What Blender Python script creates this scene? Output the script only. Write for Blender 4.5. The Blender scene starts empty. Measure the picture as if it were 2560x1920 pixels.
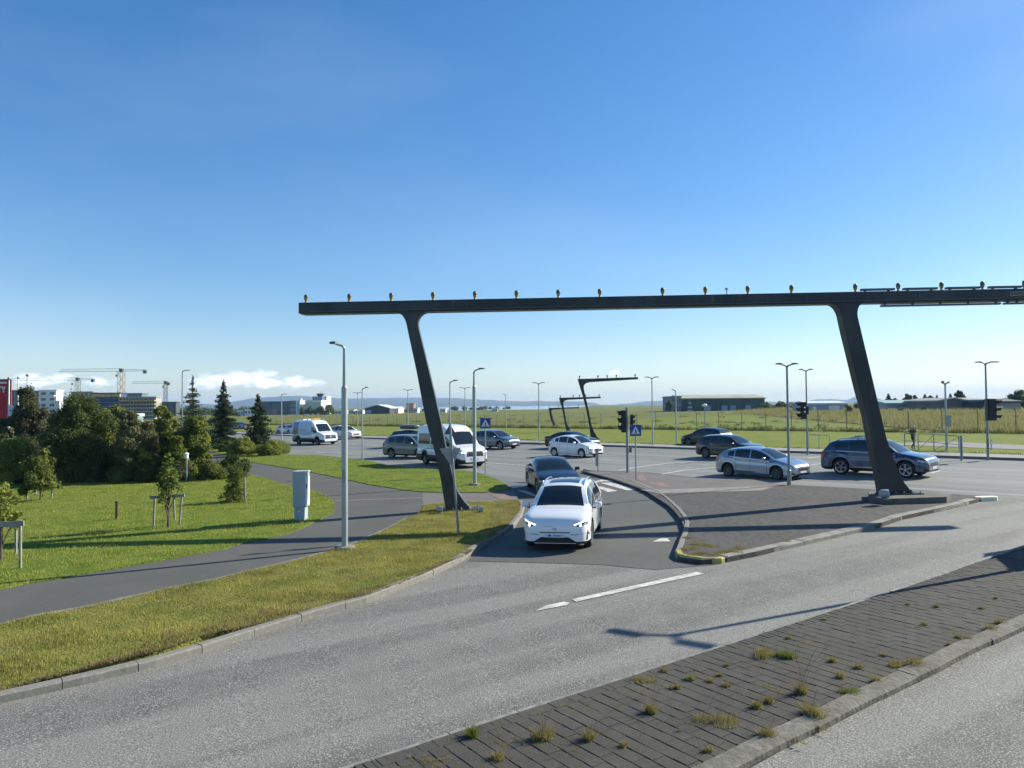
import bpy, bmesh, math, random
import numpy as np
from math import sin, cos, atan, tan, pi, radians, degrees, hypot, atan2, sqrt
from mathutils import Vector, Matrix
from mathutils.bvhtree import BVHTree
from mathutils.geometry import tessellate_polygon
R_ = random.Random(7)
SC = bpy.context.scene
COL = SC.collection

# ---------------------------------------------------------------- camera, light, exposure
EYE = 3.95; F = 1849.0; ROLL = radians(0.5); PITCH = atan(54/F)
SA, SB = 0.0157, 0.0049                     # the ground here climbs gently to the right and away
FW = Vector((0, cos(PITCH), sin(PITCH)))
_R0 = Vector((1,0,0)); _U0 = Vector((0,-sin(PITCH),cos(PITCH)))
RT = cos(ROLL)*_R0 - sin(ROLL)*_U0; UP = sin(ROLL)*_R0 + cos(ROLL)*_U0
cam_d = bpy.data.cameras.new("camera"); cam = bpy.data.objects.new("camera", cam_d); COL.objects.link(cam)
m = Matrix((RT, UP, -FW)).transposed().to_4x4(); m.translation = (0,0,EYE); cam.matrix_world = m
cam_d.sensor_width = 36; cam_d.lens = F/2560*36; cam_d.clip_start = 0.1; cam_d.clip_end = 30000
SC.camera = cam
SUN_AZ = atan2(5.3, 12.0); SUN_EL = radians(30.0)
W = bpy.data.worlds.new("World"); SC.world = W; W.use_nodes = True
nt = W.node_tree; nt.nodes.clear()
def N(t, ty, **k):
    n = t.nodes.new(ty)
    for a, b in k.items(): setattr(n, a, b)
    return n
sky = N(nt, 'ShaderNodeTexSky', sky_type='NISHITA', sun_disc=False, sun_elevation=SUN_EL, altitude=0)
sky.sun_rotation = pi/2 - SUN_AZ
sky.air_density = 1.0; sky.dust_density = 0.25; sky.ozone_density = 2.5
bg = N(nt, 'ShaderNodeBackground'); bg.inputs[1].default_value = 0.108
wo = N(nt, 'ShaderNodeOutputWorld')
# small fair-weather clouds low over the hills
tc = N(nt, 'ShaderNodeTexCoord'); sx = N(nt, 'ShaderNodeSeparateXYZ'); nt.links.new(tc.outputs['Generated'], sx.inputs[0])
def M(t, op, a, b=None, c=None, clamp=False):
    n = N(t, 'ShaderNodeMath', operation=op); n.use_clamp = clamp
    for i, v in enumerate((a, b, c)):
        if v is None: continue
        if isinstance(v, (int, float)): n.inputs[i].default_value = v
        else: t.links.new(v, n.inputs[i])
    return n.outputs[0]
az = M(nt, 'ARCTAN2', sx.outputs[0], sx.outputs[1]); el = sx.outputs[2]
def blob(a0, e0, ra, re):
    x = M(nt, 'DIVIDE', M(nt, 'SUBTRACT', az, a0), ra); y = M(nt, 'DIVIDE', M(nt, 'SUBTRACT', el, e0), re)
    return M(nt, 'SUBTRACT', 1.0, M(nt, 'SQRT', M(nt, 'ADD', M(nt, 'MULTIPLY', x, x), M(nt, 'MULTIPLY', y, y))))
def dirof(px, py):
    d = FW + RT*((px-1280)/F) + UP*((960-py)/F); d.normalize(); return atan2(d.x, d.y), d.z
cl = None
for px, py, rx, ry in ((560,950,58,15),(620,947,70,20),(670,957,50,14),(740,953,44,15),(770,958,36,12),(70,946,30,12),(100,955,26,12),(150,945,34,8),(250,955,40,10),(520,962,40,10),(1538,932,16,9),(700,957,16,7),(-180,940,80,22),(-420,930,120,30)):
    a0, e0 = dirof(px, py); b = blob(a0, e0, rx/F*1.25, ry/F*1.5)
    cl = b if cl is None else M(nt, 'MAXIMUM', cl, b)
mp = N(nt, 'ShaderNodeMapping'); mp.inputs['Scale'].default_value = (55,55,120); nt.links.new(tc.outputs['Generated'], mp.inputs[0])
nz = N(nt, 'ShaderNodeTexNoise'); nz.inputs['Scale'].default_value = 1.0; nz.inputs['Detail'].default_value = 6; nz.inputs['Roughness'].default_value = .6
nt.links.new(mp.outputs[0], nz.inputs[0])
dens = M(nt, 'ADD', cl, M(nt, 'MULTIPLY', M(nt, 'SUBTRACT', nz.outputs[0], 0.5), 2.2))
fac = M(nt, 'MULTIPLY', M(nt, 'SUBTRACT', dens, 0.12), 1.7, clamp=True)
fac = M(nt, 'MULTIPLY', fac, 0.85)
mx = N(nt, 'ShaderNodeMixRGB'); nt.links.new(fac, mx.inputs[0]); hs = N(nt, 'ShaderNodeHueSaturation'); hs.inputs['Saturation'].default_value = 1.36; gm = N(nt, 'ShaderNodeGamma'); gm.inputs[1].default_value = .84; nt.links.new(sky.outputs[0], gm.inputs[0]); tn = N(nt, 'ShaderNodeMixRGB', blend_type='MULTIPLY'); tn.inputs[0].default_value = 1; tn.inputs[2].default_value = (.965,.985,1.06,1); nt.links.new(gm.outputs[0], tn.inputs[1]); nt.links.new(tn.outputs[0], hs.inputs['Color']); nt.links.new(hs.outputs[0], mx.inputs[1])
mx2 = N(nt, 'ShaderNodeMixRGB'); mx2.inputs[1].default_value = (5.2,6.1,7.4,1); mx2.inputs[2].default_value = (8.6,8.8,8.9,1)
nt.links.new(M(nt, 'MULTIPLY', M(nt, 'SUBTRACT', dens, 0.25), 1.5, clamp=True), mx2.inputs[0]); nt.links.new(mx2.outputs[0], mx.inputs[2])
mpw = N(nt, 'ShaderNodeMapping'); mpw.inputs['Scale'].default_value = (1.6,3.2,7.); nt.links.new(tc.outputs['Generated'], mpw.inputs[0])
nw = N(nt, 'ShaderNodeTexNoise'); nw.inputs['Scale'].default_value = 1.; nw.inputs['Detail'].default_value = 5; nt.links.new(mpw.outputs[0], nw.inputs[0])
wf = M(nt, 'MULTIPLY', M(nt, 'MULTIPLY', M(nt, 'SUBTRACT', nw.outputs[0], .48), 3., clamp=True), .07)
mw = N(nt, 'ShaderNodeMixRGB'); nt.links.new(wf, mw.inputs[0]); nt.links.new(mx.outputs[0], mw.inputs[1]); mw.inputs[2].default_value = (6.5,7.0,7.4,1)
nt.links.new(mw.outputs[0], bg.inputs[0]); nt.links.new(bg.outputs[0], wo.inputs[0])
sd = bpy.data.lights.new("sun", 'SUN'); sd.energy = 5.0; sd.angle = radians(0.53); sd.color = (1.0, 0.945, 0.80)
so = bpy.data.objects.new("sun", sd); COL.objects.link(so)
SUNV = Vector((cos(SUN_EL)*cos(SUN_AZ), cos(SUN_EL)*sin(SUN_AZ), sin(SUN_EL)))
so.rotation_mode = 'QUATERNION'; so.rotation_quaternion = SUNV.to_track_quat('Z', 'Y'); so.location = SUNV*60
SC.view_settings.view_transform = 'Standard'; SC.view_settings.look = 'None'; SC.view_settings.gamma = 1
SC.view_settings.use_curve_mapping = False; SC.view_settings.exposure = 0.86
SC.render.engine = 'CYCLES'; SC.cycles.max_bounces = 5; SC.cycles.volume_bounces = 0; SC.cycles.use_denoising = True

# ---------------------------------------------------------------- ground shape and pixel-to-place helpers
def gz(x, y):
    d = hypot(x, y); k = 1.0 if d <= 170 else 170.0/d
    return k*(SA*x + SB*y)
def ray(px, py): return FW + RT*((px-1280)/F) + UP*((960-py)/F)
def G(px, py, dz=0.0):
    """where the sight line through a photo pixel meets the ground (plus dz)"""
    d = ray(px, py); t = (dz-EYE)/(d.z - SA*d.x - SB*d.y)
    p = Vector((0,0,EYE)) + d*t
    if hypot(p.x, p.y) > 170 or t < 0:
        zz = gz(p.x, p.y) if t > 0 else 0
        for _ in range(30):
            t = (zz+dz-EYE)/min(d.z, -1e-4); p = Vector((0,0,EYE)) + d*t; zz = gz(p.x, p.y)
    return p
def AT(px, py, Y):
    d = ray(px, py); return Vector((0,0,EYE)) + d*(Y/d.y)
NRM = Vector((-SA, -SB, 1)).normalized()

# ---------------------------------------------------------------- objects, tags, mesh helpers
def tag(o, label=None, cat=None, group=None, kind=None):
    if label: o['label'] = label
    if cat: o['category'] = cat
    if group: o['group'] = group
    if kind: o['kind'] = kind
    return o
def empty(name, loc=(0,0,0), rz=0, **k):
    o = bpy.data.objects.new(name, None); COL.objects.link(o); o.location = loc; o.rotation_euler = (0,0,rz)
    o.empty_display_size = .2
    return tag(o, **k)
def smooth(me, ang=None):
    me.polygons.foreach_set('use_smooth', [True]*len(me.polygons))
    if ang is not None: me.set_sharp_from_angle(angle=radians(ang))
def mobj(name, me, mats, parent=None, **k):
    o = bpy.data.objects.new(name, me); COL.objects.link(o)
    if mats is not None:
        for mt in (mats if isinstance(mats, (list, tuple)) else [mats]): me.materials.append(mt)
    if parent is not None: o.parent = parent
    return tag(o, **k)
def inst(name, me, parent=None, loc=(0,0,0), rot=None, **k):
    o = bpy.data.objects.new(name, me); COL.objects.link(o)
    if parent is not None: o.parent = parent
    o.location = loc
    if rot is not None: o.rotation_euler = rot
    return tag(o, **k)
def copy_tree(o, parent=None):
    c = o.copy(); COL.objects.link(c); c.parent = parent
    for ch in o.children: copy_tree(ch, c)
    return c
class MB:
    def __init__(s): s.v = []; s.f = []; s.mi = []
    def add(s, vs, fs, mi=0):
        b = len(s.v); s.v += [tuple(v) for v in vs]; s.f += [tuple(i+b for i in f) for f in fs]; s.mi += [mi]*len(fs); return s
    def box(s, c, d, rz=0, M_=None, mi=0):
        vs = []
        for x in (-.5,.5):
            for y in (-.5,.5):
                for z in (-.5,.5):
                    p = Vector((x*d[0], y*d[1], z*d[2]))
                    if M_ is not None: p = M_ @ p
                    elif rz: p = Matrix.Rotation(rz, 3, 'Z') @ p
                    vs.append(p + Vector(c))
        return s.add(vs, [(0,1,3,2),(4,6,7,5),(0,4,5,1),(2,3,7,6),(0,2,6,4),(1,5,7,3)], mi)
    def tube(s, pts, rad, n=8, cap=True, mi=0):
        pts = [Vector(p) for p in pts]
        rs = rad if isinstance(rad, (list, tuple)) else [rad]*len(pts)
        vs = []; fs = []
        ref = Vector((0,0,1)) if abs((pts[-1]-pts[0]).normalized().z) < .9 else Vector((1,0,0))
        for i, p in enumerate(pts):
            t = (pts[min(i+1,len(pts)-1)] - pts[max(i-1,0)]).normalized()
            a = t.cross(ref).normalized(); b = t.cross(a)
            for k in range(n):
                an = 2*pi*k/n; vs.append(p + a*cos(an)*rs[i] + b*sin(an)*rs[i])
        for i in range(len(pts)-1):
            for k in range(n): fs.append((i*n+k, i*n+(k+1)%n, (i+1)*n+(k+1)%n, (i+1)*n+k))
        if cap: fs += [tuple(range(n))[::-1], tuple(range((len(pts)-1)*n, len(pts)*n))]
        return s.add(vs, fs, mi)
    def lathe(s, prof, c, n=16, ax='Z', mi=0):
        vs = []; fs = []
        for r, h in prof:
            for k in range(n):
                an = 2*pi*k/n
                if ax == 'Z': p = (c[0]+r*cos(an), c[1]+r*sin(an), c[2]+h)
                elif ax == 'Y': p = (c[0]+r*cos(an), c[1]+h, c[2]+r*sin(an))
                else: p = (c[0]+h, c[1]+r*cos(an), c[2]+r*sin(an))
                vs.append(p)
        for i in range(len(prof)-1):
            for k in range(n): fs.append((i*n+k, i*n+(k+1)%n, (i+1)*n+(k+1)%n, (i+1)*n+k))
        return s.add(vs, fs, mi)
    def prism(s, poly, z0, z1, mi=0):
        """poly: list of Vector (with own z as base); extruded z0..z1 above it"""
        n = len(poly); P = [Vector(p) for p in poly]
        vs = [p + Vector((0,0,z0)) for p in P] + [p + Vector((0,0,z1)) for p in P]
        tri = tessellate_polygon([[Vector((p.x,p.y,0)) for p in P]])
        fs = [tuple(i+n for i in t) for t in tri] + [tuple(t)[::-1] for t in tri]
        fs += [(i, (i+1)%n, (i+1)%n+n, i+n) for i in range(n)]
        return s.add(vs, fs, mi)
    def me(s, name='m', fix=True):
        me = bpy.data.meshes.new(name); me.from_pydata(s.v, [], s.f)
        if any(s.mi): me.polygons.foreach_set('material_index', s.mi)
        if fix:
            bm = bmesh.new(); bm.from_mesh(me); bmesh.ops.recalc_face_normals(bm, faces=bm.faces); bm.to_mesh(me); bm.free()
        me.update(); return me
    def build(s, name, mats, parent=None, sm=None, **k):
        me = s.me(name)
        if sm: smooth(me, sm)
        return mobj(name, me, mats, parent, **k)
def bevel_me(me, w, seg=2):
    bm = bmesh.new(); bm.from_mesh(me)
    bmesh.ops.bevel(bm, geom=bm.edges[:], offset=w, segments=seg, profile=.5, affect='EDGES', clamp_overlap=True)
    bm.to_mesh(me); bm.free(); return me

# ---------------------------------------------------------------- materials
MAT = {}
def mat(name, col, rough=.6, metal=0., coat=0., spec=.5, emit=None, est=0., var=0., vs=3., bump=0., bs=20., col2=None, trans=0., ior=1.45, coords='Object', vdet=4):
    if name in MAT: return MAT[name]
    mt = bpy.data.materials.new(name); mt.use_nodes = True; t = mt.node_tree; b = t.nodes['Principled BSDF']
    b.inputs['Base Color'].default_value = (*col, 1); b.inputs['Roughness'].default_value = rough
    b.inputs['Metallic'].default_value = metal; b.inputs['Coat Weight'].default_value = coat; b.inputs['Coat Roughness'].default_value = .06
    b.inputs['Specular IOR Level'].default_value = spec; b.inputs['IOR'].default_value = ior
    b.inputs['Transmission Weight'].default_value = trans
    if emit: b.inputs['Emission Color'].default_value = (*emit, 1); b.inputs['Emission Strength'].default_value = est
    if var or col2 or bump: tcn = N(t, 'ShaderNodeTexCoord')
    if var or col2:
        n = N(t, 'ShaderNodeTexNoise'); n.inputs['Scale'].default_value = vs; n.inputs['Detail'].default_value = vdet
        t.links.new(tcn.outputs[coords], n.inputs[0])
        c2 = col2 or tuple(c*(1-var) for c in col); c1 = col if col2 else tuple(min(1, c*(1+var)) for c in col)
        r = N(t, 'ShaderNodeValToRGB'); r.color_ramp.elements[0].position = .35; r.color_ramp.elements[1].position = .65
        r.color_ramp.elements[0].color = (*c2, 1); r.color_ramp.elements[1].color = (*c1, 1)
        t.links.new(n.outputs[0], r.inputs[0]); t.links.new(r.outputs[0], b.inputs['Base Color'])
    if bump:
        n2 = N(t, 'ShaderNodeTexNoise'); n2.inputs['Scale'].default_value = bs; n2.inputs['Detail'].default_value = 3
        t.links.new(tcn.outputs[coords], n2.inputs[0])
        bp = N(t, 'ShaderNodeBump'); bp.inputs['Strength'].default_value = bump; bp.inputs['Distance'].default_value = .02
        t.links.new(n2.outputs[0], bp.inputs['Height']); t.links.new(bp.outputs[0], b.inputs['Normal'])
    MAT[name] = mt; return mt
def layered(name, layers, rough=.9, bump=None, spec=.3, streak=None):
    """layers: base colour then (noise scale xyz, lo, hi, colour, strength) mixed in world space"""
    mt = bpy.data.materials.new(name); mt.use_nodes = True; t = mt.node_tree; b = t.nodes['Principled BSDF']
    b.inputs['Roughness'].default_value = rough; b.inputs['Specular IOR Level'].default_value = spec
    g = N(t, 'ShaderNodeNewGeometry'); cur = None
    for i, L in enumerate(layers):
        if i == 0:
            rgb = N(t, 'ShaderNodeRGB'); rgb.outputs[0].default_value = (*L, 1); cur = rgb.outputs[0]; continue
        sc, lo, hi, colr, st = L[:5]; rot = L[5] if len(L) > 5 else 0; det = L[6] if len(L) > 6 else 3
        mp = N(t, 'ShaderNodeMapping', vector_type='TEXTURE')
        mp.inputs['Scale'].default_value = tuple(1/s for s in (sc if isinstance(sc, tuple) else (sc,)*3)); mp.inputs['Rotation'].default_value = (0,0,rot)
        mp.inputs['Location'].default_value = (i*3.1, i*7.7, 0)
        t.links.new(g.outputs['Position'], mp.inputs[0])
        n = N(t, 'ShaderNodeTexNoise'); n.inputs['Scale'].default_value = 1; n.inputs['Detail'].default_value = det; t.links.new(mp.outputs[0], n.inputs[0])
        r = N(t, 'ShaderNodeMapRange'); r.inputs[1].default_value = lo; r.inputs[2].default_value = hi; r.inputs[3].default_value = 0; r.inputs[4].default_value = st
        t.links.new(n.outputs[0], r.inputs[0])
        x = N(t, 'ShaderNodeMixRGB'); t.links.new(r.outputs[0], x.inputs[0]); t.links.new(cur, x.inputs[1]); x.inputs[2].default_value = (*colr, 1); cur = x.outputs[0]
    t.links.new(cur, b.inputs['Base Color'])
    if bump:
        n2 = N(t, 'ShaderNodeTexNoise'); n2.inputs['Scale'].default_value = bump[0]; n2.inputs['Detail'].default_value = 4
        t.links.new(g.outputs['Position'], n2.inputs[0])
        bp = N(t, 'ShaderNodeBump'); bp.inputs['Strength'].default_value = bump[1]; bp.inputs['Distance'].default_value = bump[2]
        t.links.new(n2.outputs[0], bp.inputs['Height']); t.links.new(bp.outputs[0], b.inputs['Normal'])
    MAT[name] = mt; return mt
RD = radians(-46)      # main road runs this way
KD = radians(33)       # near road runs this way
A_NEAR = layered('worn_asphalt', [(.182,.176,.155), ((.03,.55,1),.46,.54,(.092,.089,.08),.95,KD), ((.25,.5,1),.5,.68,(.135,.13,.118),.6,KD), ((2,2,2),.35,.7,(.215,.207,.19),.35), ((52,52,52),.50,.66,(.43,.42,.375),.75,0,2), ((56,56,56),.50,.34,(.06,.058,.053),.8,0,2), ((9,9,9),.6,.75,(.10,.10,.10),.3)], .82, (38,.55,.012), .35)
A_SLIP = layered('dark_asphalt', [(.084,.085,.075), ((.5,.5,1),.4,.7,(.115,.11,.10),.6), ((26,26,26),.56,.72,(.17,.17,.168),.5,0,2), ((24,24,24),.46,.32,(.04,.04,.04),.5,0,2)], .85, (38,.4,.01), .35)
A_MAIN = layered('main_asphalt', [(.148,.153,.138), ((.05,.9,1),.42,.58,(.215,.212,.196),.9,RD), ((.04,2.2,1),.5,.68,(.10,.102,.10),.6,RD), ((14,14,14),.5,.7,(.22,.22,.22),.35)], .8, (30,.3,.01), .35)
A_PATH = layered('path_asphalt', [(.084,.083,.073), ((.6,.6,1),.4,.7,(.108,.10,.09),.7), ((22,22,22),.55,.75,(.15,.15,.15),.4,0,2), ((3,3,3),.66,.72,(.13,.125,.12),.6)], .88, (40,.35,.008), .3)
CONC = layered('old_concrete', [(.20,.192,.165), ((1.2,1.2,1),.4,.65,(.18,.172,.155),.8), ((14,14,14),.5,.7,(.31,.30,.27),.5), ((5,5,5),.62,.72,(.12,.13,.07),.5)], .9, (30,.4,.01), .25)
CONCP = layered('grey_paving', [(.15,.135,.125), ((1,1,1),.4,.65,(.115,.105,.098),.8), ((18,18,18),.5,.7,(.2,.185,.17),.5)], .9, (30,.4,.01), .25)
ISL = layered('dark_paving', [(.072,.067,.062), ((.7,.2,1),.4,.66,(.095,.088,.08),.7,KD), ((7,2.5,1),.45,.62,(.05,.047,.044),.7,radians(-12)), ((16,16,16),.55,.72,(.13,.12,.11),.45), ((2.5,2.5,1),.64,.74,(.10,.10,.05),.35)], .92, (20,.6,.02), .25)
PAVM = layered('charcoal_paver', [(.058,.054,.047), ((1.1,1.1,1),.4,.65,(.082,.076,.065),.7), ((5,5,5),.45,.65,(.055,.051,.046),.6), ((.5,.5,.5),.55,.7,(.085,.078,.055),.5), ((30,30,30),.56,.74,(.13,.125,.12),.5)], .92, (45,.6,.008), .25)
DIRT = mat('joint_dirt', (.035,.032,.028), .95, var=.4, vs=20)
GR_V = layered('verge_grass', [(.20,.195,.045), ((1.6,1.6,1.6),.42,.62,(.10,.135,.02),.9), ((.45,.8,1),.48,.64,(.20,.165,.055),.75,KD), ((9,9,9),.5,.7,(.225,.235,.055),.55), ((16,16,16),.5,.34,(.045,.055,.012),.7)], .95, (26,1.0,.05), .1)
GR_L = layered('lawn_grass', [(.16,.20,.03), ((1.1,1.1,1.1),.4,.62,(.085,.14,.014),.9), ((.35,.35,.35),.5,.68,(.17,.19,.035),.7), ((8,8,8),.52,.7,(.19,.23,.04),.5), ((14,14,14),.5,.34,(.04,.06,.01),.6)], .95, (22,1.0,.05), .1)
GR_F = layered('field_grass', [(.135,.15,.032), ((.02,.2,.2),.4,.6,(.175,.165,.06),.8,RD), ((.012,.06,1),.46,.6,(.10,.125,.025),.7,radians(-30)), ((.35,.35,.35),.45,.7,(.19,.185,.06),.45), ((2,2,2),.5,.32,(.07,.08,.02),.5)], .95, (6,.8,.1), .1)
MOWN = layered('mown_grass', [(.17,.195,.035), ((.06,.6,.6),.42,.6,(.165,.19,.04),.8,RD), ((2,2,2),.5,.32,(.08,.11,.015),.55), ((.4,.4,.4),.5,.7,(.11,.15,.02),.5)], .95, (8,.8,.08), .1)
DRY = layered('dry_meadow', [(.26,.21,.09), ((.05,.3,.3),.4,.62,(.14,.115,.045),.85,RD), ((.6,.6,.6),.45,.66,(.23,.18,.08),.6), ((1.3,1.3,1.3),.58,.7,(.10,.11,.04),.6)], .95, (5,1.0,.2), .1)
PAINT = mat('road_paint', (.62,.60,.54), .7, col2=(.36,.35,.32), vs=6, vdet=6)
REDP = mat('red_paving', (.20,.135,.11), .85, var=.2, vs=5)
YEL = mat('yellow_paint', (.42,.36,.10), .8, col2=(.2,.19,.06), vs=5)
WPAINT = mat('cream_paint', (.72,.68,.50), .8, var=.1, vs=5)
GALV = mat('galvanised_steel', (.25,.29,.29), .5, .45, var=.12, vs=2)
GALVL = mat('pale_steel', (.36,.40,.39), .45, .4, var=.08, vs=1.5)
LAMPD = mat('lamp_grey', (.12,.13,.13), .5, .3)
GANT = layered('gantry_paint', [(.014,.019,.022), ((.6,.6,.6),.46,.60,(.036,.042,.045),.85), ((1.7,1.7,.5),.56,.68,(.055,.052,.047),.6), ((.25,.25,.25),.5,.6,(.010,.013,.017),.7), ((9,9,1.2),.6,.75,(.08,.08,.076),.5)], .42, (6,.15,.01), .5)
BLK = mat('black_plastic', (.012,.013,.015), .5)
RUB = mat('tyre_rubber', (.018,.018,.019), .8)
AMB = mat('amber_lamp_body', (.42,.30,.06), .45, var=.2)
AMBD = mat('olive_lamp_head', (.10,.10,.06), .4)
BLUE = mat('sign_blue', (.012,.07,.32), .35)
WHT = mat('white_paint', (.78,.78,.76), .4)
SGREY = mat('sign_back_grey', (.34,.335,.31), .5, .3, var=.1, vs=6)
BARK = mat('bark', (.10,.08,.06), .9, var=.3, vs=12)
WOOD = mat('weathered_wood', (.32,.31,.27), .85, col2=(.22,.22,.19), vs=9)
WOODB = mat('brown_wood', (.10,.06,.035), .85, var=.3, vs=8)
GLASS = mat('car_glass', (.012,.018,.022), .05, 0, 0, .8)
GLASSB = mat('window_glass', (.05,.08,.10), .1, 0, 0, .8)
CHR = mat('chrome', (.7,.72,.74), .18, 1.)
RIM = mat('alloy_rim', (.42,.43,.45), .32, .85)
RIMD = mat('dark_alloy_rim', (.13,.135,.145), .35, .7)
TAIL = mat('tail_lamp', (.45,.01,.012), .15, coat=.5)
HEAD = mat('headlamp_lens', (.45,.48,.5), .1, .3, 1.)
DRL = mat('lit_headlamp', (1,1,1), .2, emit=(1,.98,.94), est=1.1)
WARM = mat('lit_warm_headlamp', (1,.9,.7), .2, emit=(1,.84,.6), est=7)
PLATE = mat('number_plate', (.62,.64,.70), .4)
PLTXT = mat('plate_print', (.05,.08,.22), .5)

def leafmat(name, a, b, sat=1.):
    mt = bpy.data.materials.new(name); mt.use_nodes = True; t = mt.node_tree; bs = t.nodes['Principled BSDF']
    g = N(t, 'ShaderNodeNewGeometry'); r = N(t, 'ShaderNodeValToRGB')
    r.color_ramp.elements[0].color = (*a, 1); r.color_ramp.elements[1].color = (*b, 1)
    tcn = N(t, 'ShaderNodeTexCoord'); n = N(t, 'ShaderNodeTexNoise'); n.inputs['Scale'].default_value = 1.1; t.links.new(tcn.outputs['Object'], n.inputs[0])
    s = M(t, 'ADD', M(t, 'MULTIPLY', g.outputs['Random Per Island'], .5), M(t, 'SUBTRACT', M(t, 'MULTIPLY', n.outputs[0], 1.3), .4))
    t.links.new(s, r.inputs[0]); t.links.new(r.outputs[0], bs.inputs['Base Color'])
    bs.inputs['Roughness'].default_value = .65; bs.inputs['Specular IOR Level'].default_value = .25
    tr = N(t, 'ShaderNodeBsdfTranslucent'); t.links.new(r.outputs[0], tr.inputs[0]); mxs = N(t, 'ShaderNodeMixShader'); mxs.inputs[0].default_value = .38
    t.links.new(bs.outputs[0], mxs.inputs[1]); t.links.new(tr.outputs[0], mxs.inputs[2]); t.links.new(mxs.outputs[0], t.nodes['Material Output'].inputs[0])
    MAT[name] = mt; return mt
LF_DK = leafmat('dark_leaves', (.022,.04,.012), (.16,.19,.045))
LF_MD = leafmat('green_leaves', (.035,.06,.012), (.25,.28,.05))
LF_LT = leafmat('lime_leaves', (.07,.11,.016), (.38,.39,.075))
LF_OL = leafmat('olive_leaves', (.045,.055,.02), (.21,.21,.09))
LF_NE = leafmat('conifer_needles', (.014,.034,.014), (.06,.095,.035))
LF_BR = leafmat('brownish_leaves', (.05,.052,.022), (.17,.16,.075))
BLADE = leafmat('grass_blades', (.16,.15,.038), (.50,.45,.125))
DEADB = leafmat('dead_grass_blades', (.12,.085,.045), (.34,.27,.14))
BLADEL = leafmat('lawn_blades', (.15,.18,.028), (.46,.45,.09))
WEED = leafmat('weed_blades', (.17,.12,.06), (.36,.34,.11))
STALK = leafmat('dry_stalks', (.22,.17,.10), (.42,.35,.22))
LONGG = leafmat('tall_grass', (.05,.06,.015), (.16,.16,.05))
DRYG = leafmat('tall_dry_grass', (.15,.15,.05), (.38,.35,.14))
LONGL = leafmat('tall_lush_grass', (.09,.12,.015), (.22,.26,.05))

# ---------------------------------------------------------------- terrain
def terrain():
    rs = [0.5,3,6,10,15,20,27,35,45,60,80,100,125,150,170,200,240,300,380,500,700,1000,1500,2200,3200,4500,6500]
    na = 144; vs = []; fs = []
    for r in rs:
        for k in range(na):
            a = 2*pi*k/na; x = r*cos(a); y = r*sin(a)
            z = gz(x, y) - .06
            vs.append((x, y, z))
    for i in range(len(rs)-1):
        for k in range(na): fs.append((i*na+k, i*na+(k+1)%na, (i+1)*na+(k+1)%na, (i+1)*na+k))
    fs.append(tuple(range(na))[::-1])
    mb = MB(); mb.add(vs, fs); o = mb.build('ground', GR_F, sm=180, kind='structure'); return o
terrain()
def slab(name, px, dz, mt, depth=.25, world=None, parent=None, **k):
    P = [G(x, y, dz) for x, y in px] if world is None else world
    mb = MB(); mb.prism(P, -depth, 0.0); return mb.build(name, mt, parent, **k)
def sheet(name, P, mt, parent=None, **k):
    tri = tessellate_polygon([[Vector((p.x,p.y,0)) for p in P]]); mb = MB(); mb.add(P, [tuple(t) for t in tri])
    me = mb.me(name)
    for p in me.polygons[:1]:
        if p.normal.z < 0: me.flip_normals()
    return mobj(name, me, mt, parent, **k)
def WP(x, y, dz=0.): return Vector((x, y, gz(x, y)+dz))
# road surface: one planar sheet of the worn near asphalt, main road and slip road on top of it
near_poly = [WP(x, y, 0) for x, y in ((-40,-14),(-40,20),(-20,30),(0,40),(20,52),(34,52),(70,40),(70,-14))]
sheet('road', near_poly, A_NEAR, kind='structure')
KL = [(-140,218),(-75,148.5)]
def farkerb(px, py): return G(px, py, 0)
mk = [G(900,1096), G(1640,1122), G(2560,1152)]
dirv = (mk[2]-mk[0]); dirv.z = 0; dirv.normalize()
FK0 = mk[0] - dirv*85; FK1 = mk[0] + dirv*150      # far kerb line of the main road
FK0.z = gz(FK0.x, FK0.y); FK1.z = gz(FK1.x, FK1.y)
RDV = dirv.copy(); PERP = Vector((-RDV.y, RDV.x, 0))   # points away from camera
if PERP.y < 0: PERP = -PERP
def RD_(s, t, dz=0):
    """point on the main road: s metres along from mk[0], t metres beyond the far kerb"""
    p = mk[0] + RDV*s + PERP*t; return WP(p.x, p.y, dz)
# near edge of the main road along the wedge and island, then out to the right
main = [RD_(-85,0), RD_(0,0), RD_(40,0), RD_(150,0), WP(70,-14), WP(40,8), WP(24,19), G(2470,1243), G(2278,1231), G(2152,1222), G(2000,1214), G(1874,1197), G(1742,1194), G(1621,1181), G(1457,1178), G(1290,1212), G(1238,1197), G(1193,1182), G(1100,1175), G(1080,1173), G(969,1164), G(906,1150), G(788,1138), G(723,1137), G(640,1128), RD_(-85,-22)]
for p in main: p.z += .004
sheet('main_road', main, A_MAIN, kind='structure')
slip = [G(1278,1214), G(1457,1176), G(1531,1193), G(1611,1222), G(1674,1262), G(1704,1298), G(1707,1331), G(1687,1390), G(1712,1404), G(1790,1412), G(1640,1425), G(1500,1412), G(1170,1403), G(1204,1371), G(1285,1330), G(1312,1275), G(1300,1250), G(1283,1228)]
for p in slip: p.z += .008
sheet('slip_road', slip, A_SLIP, kind='structure')

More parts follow.
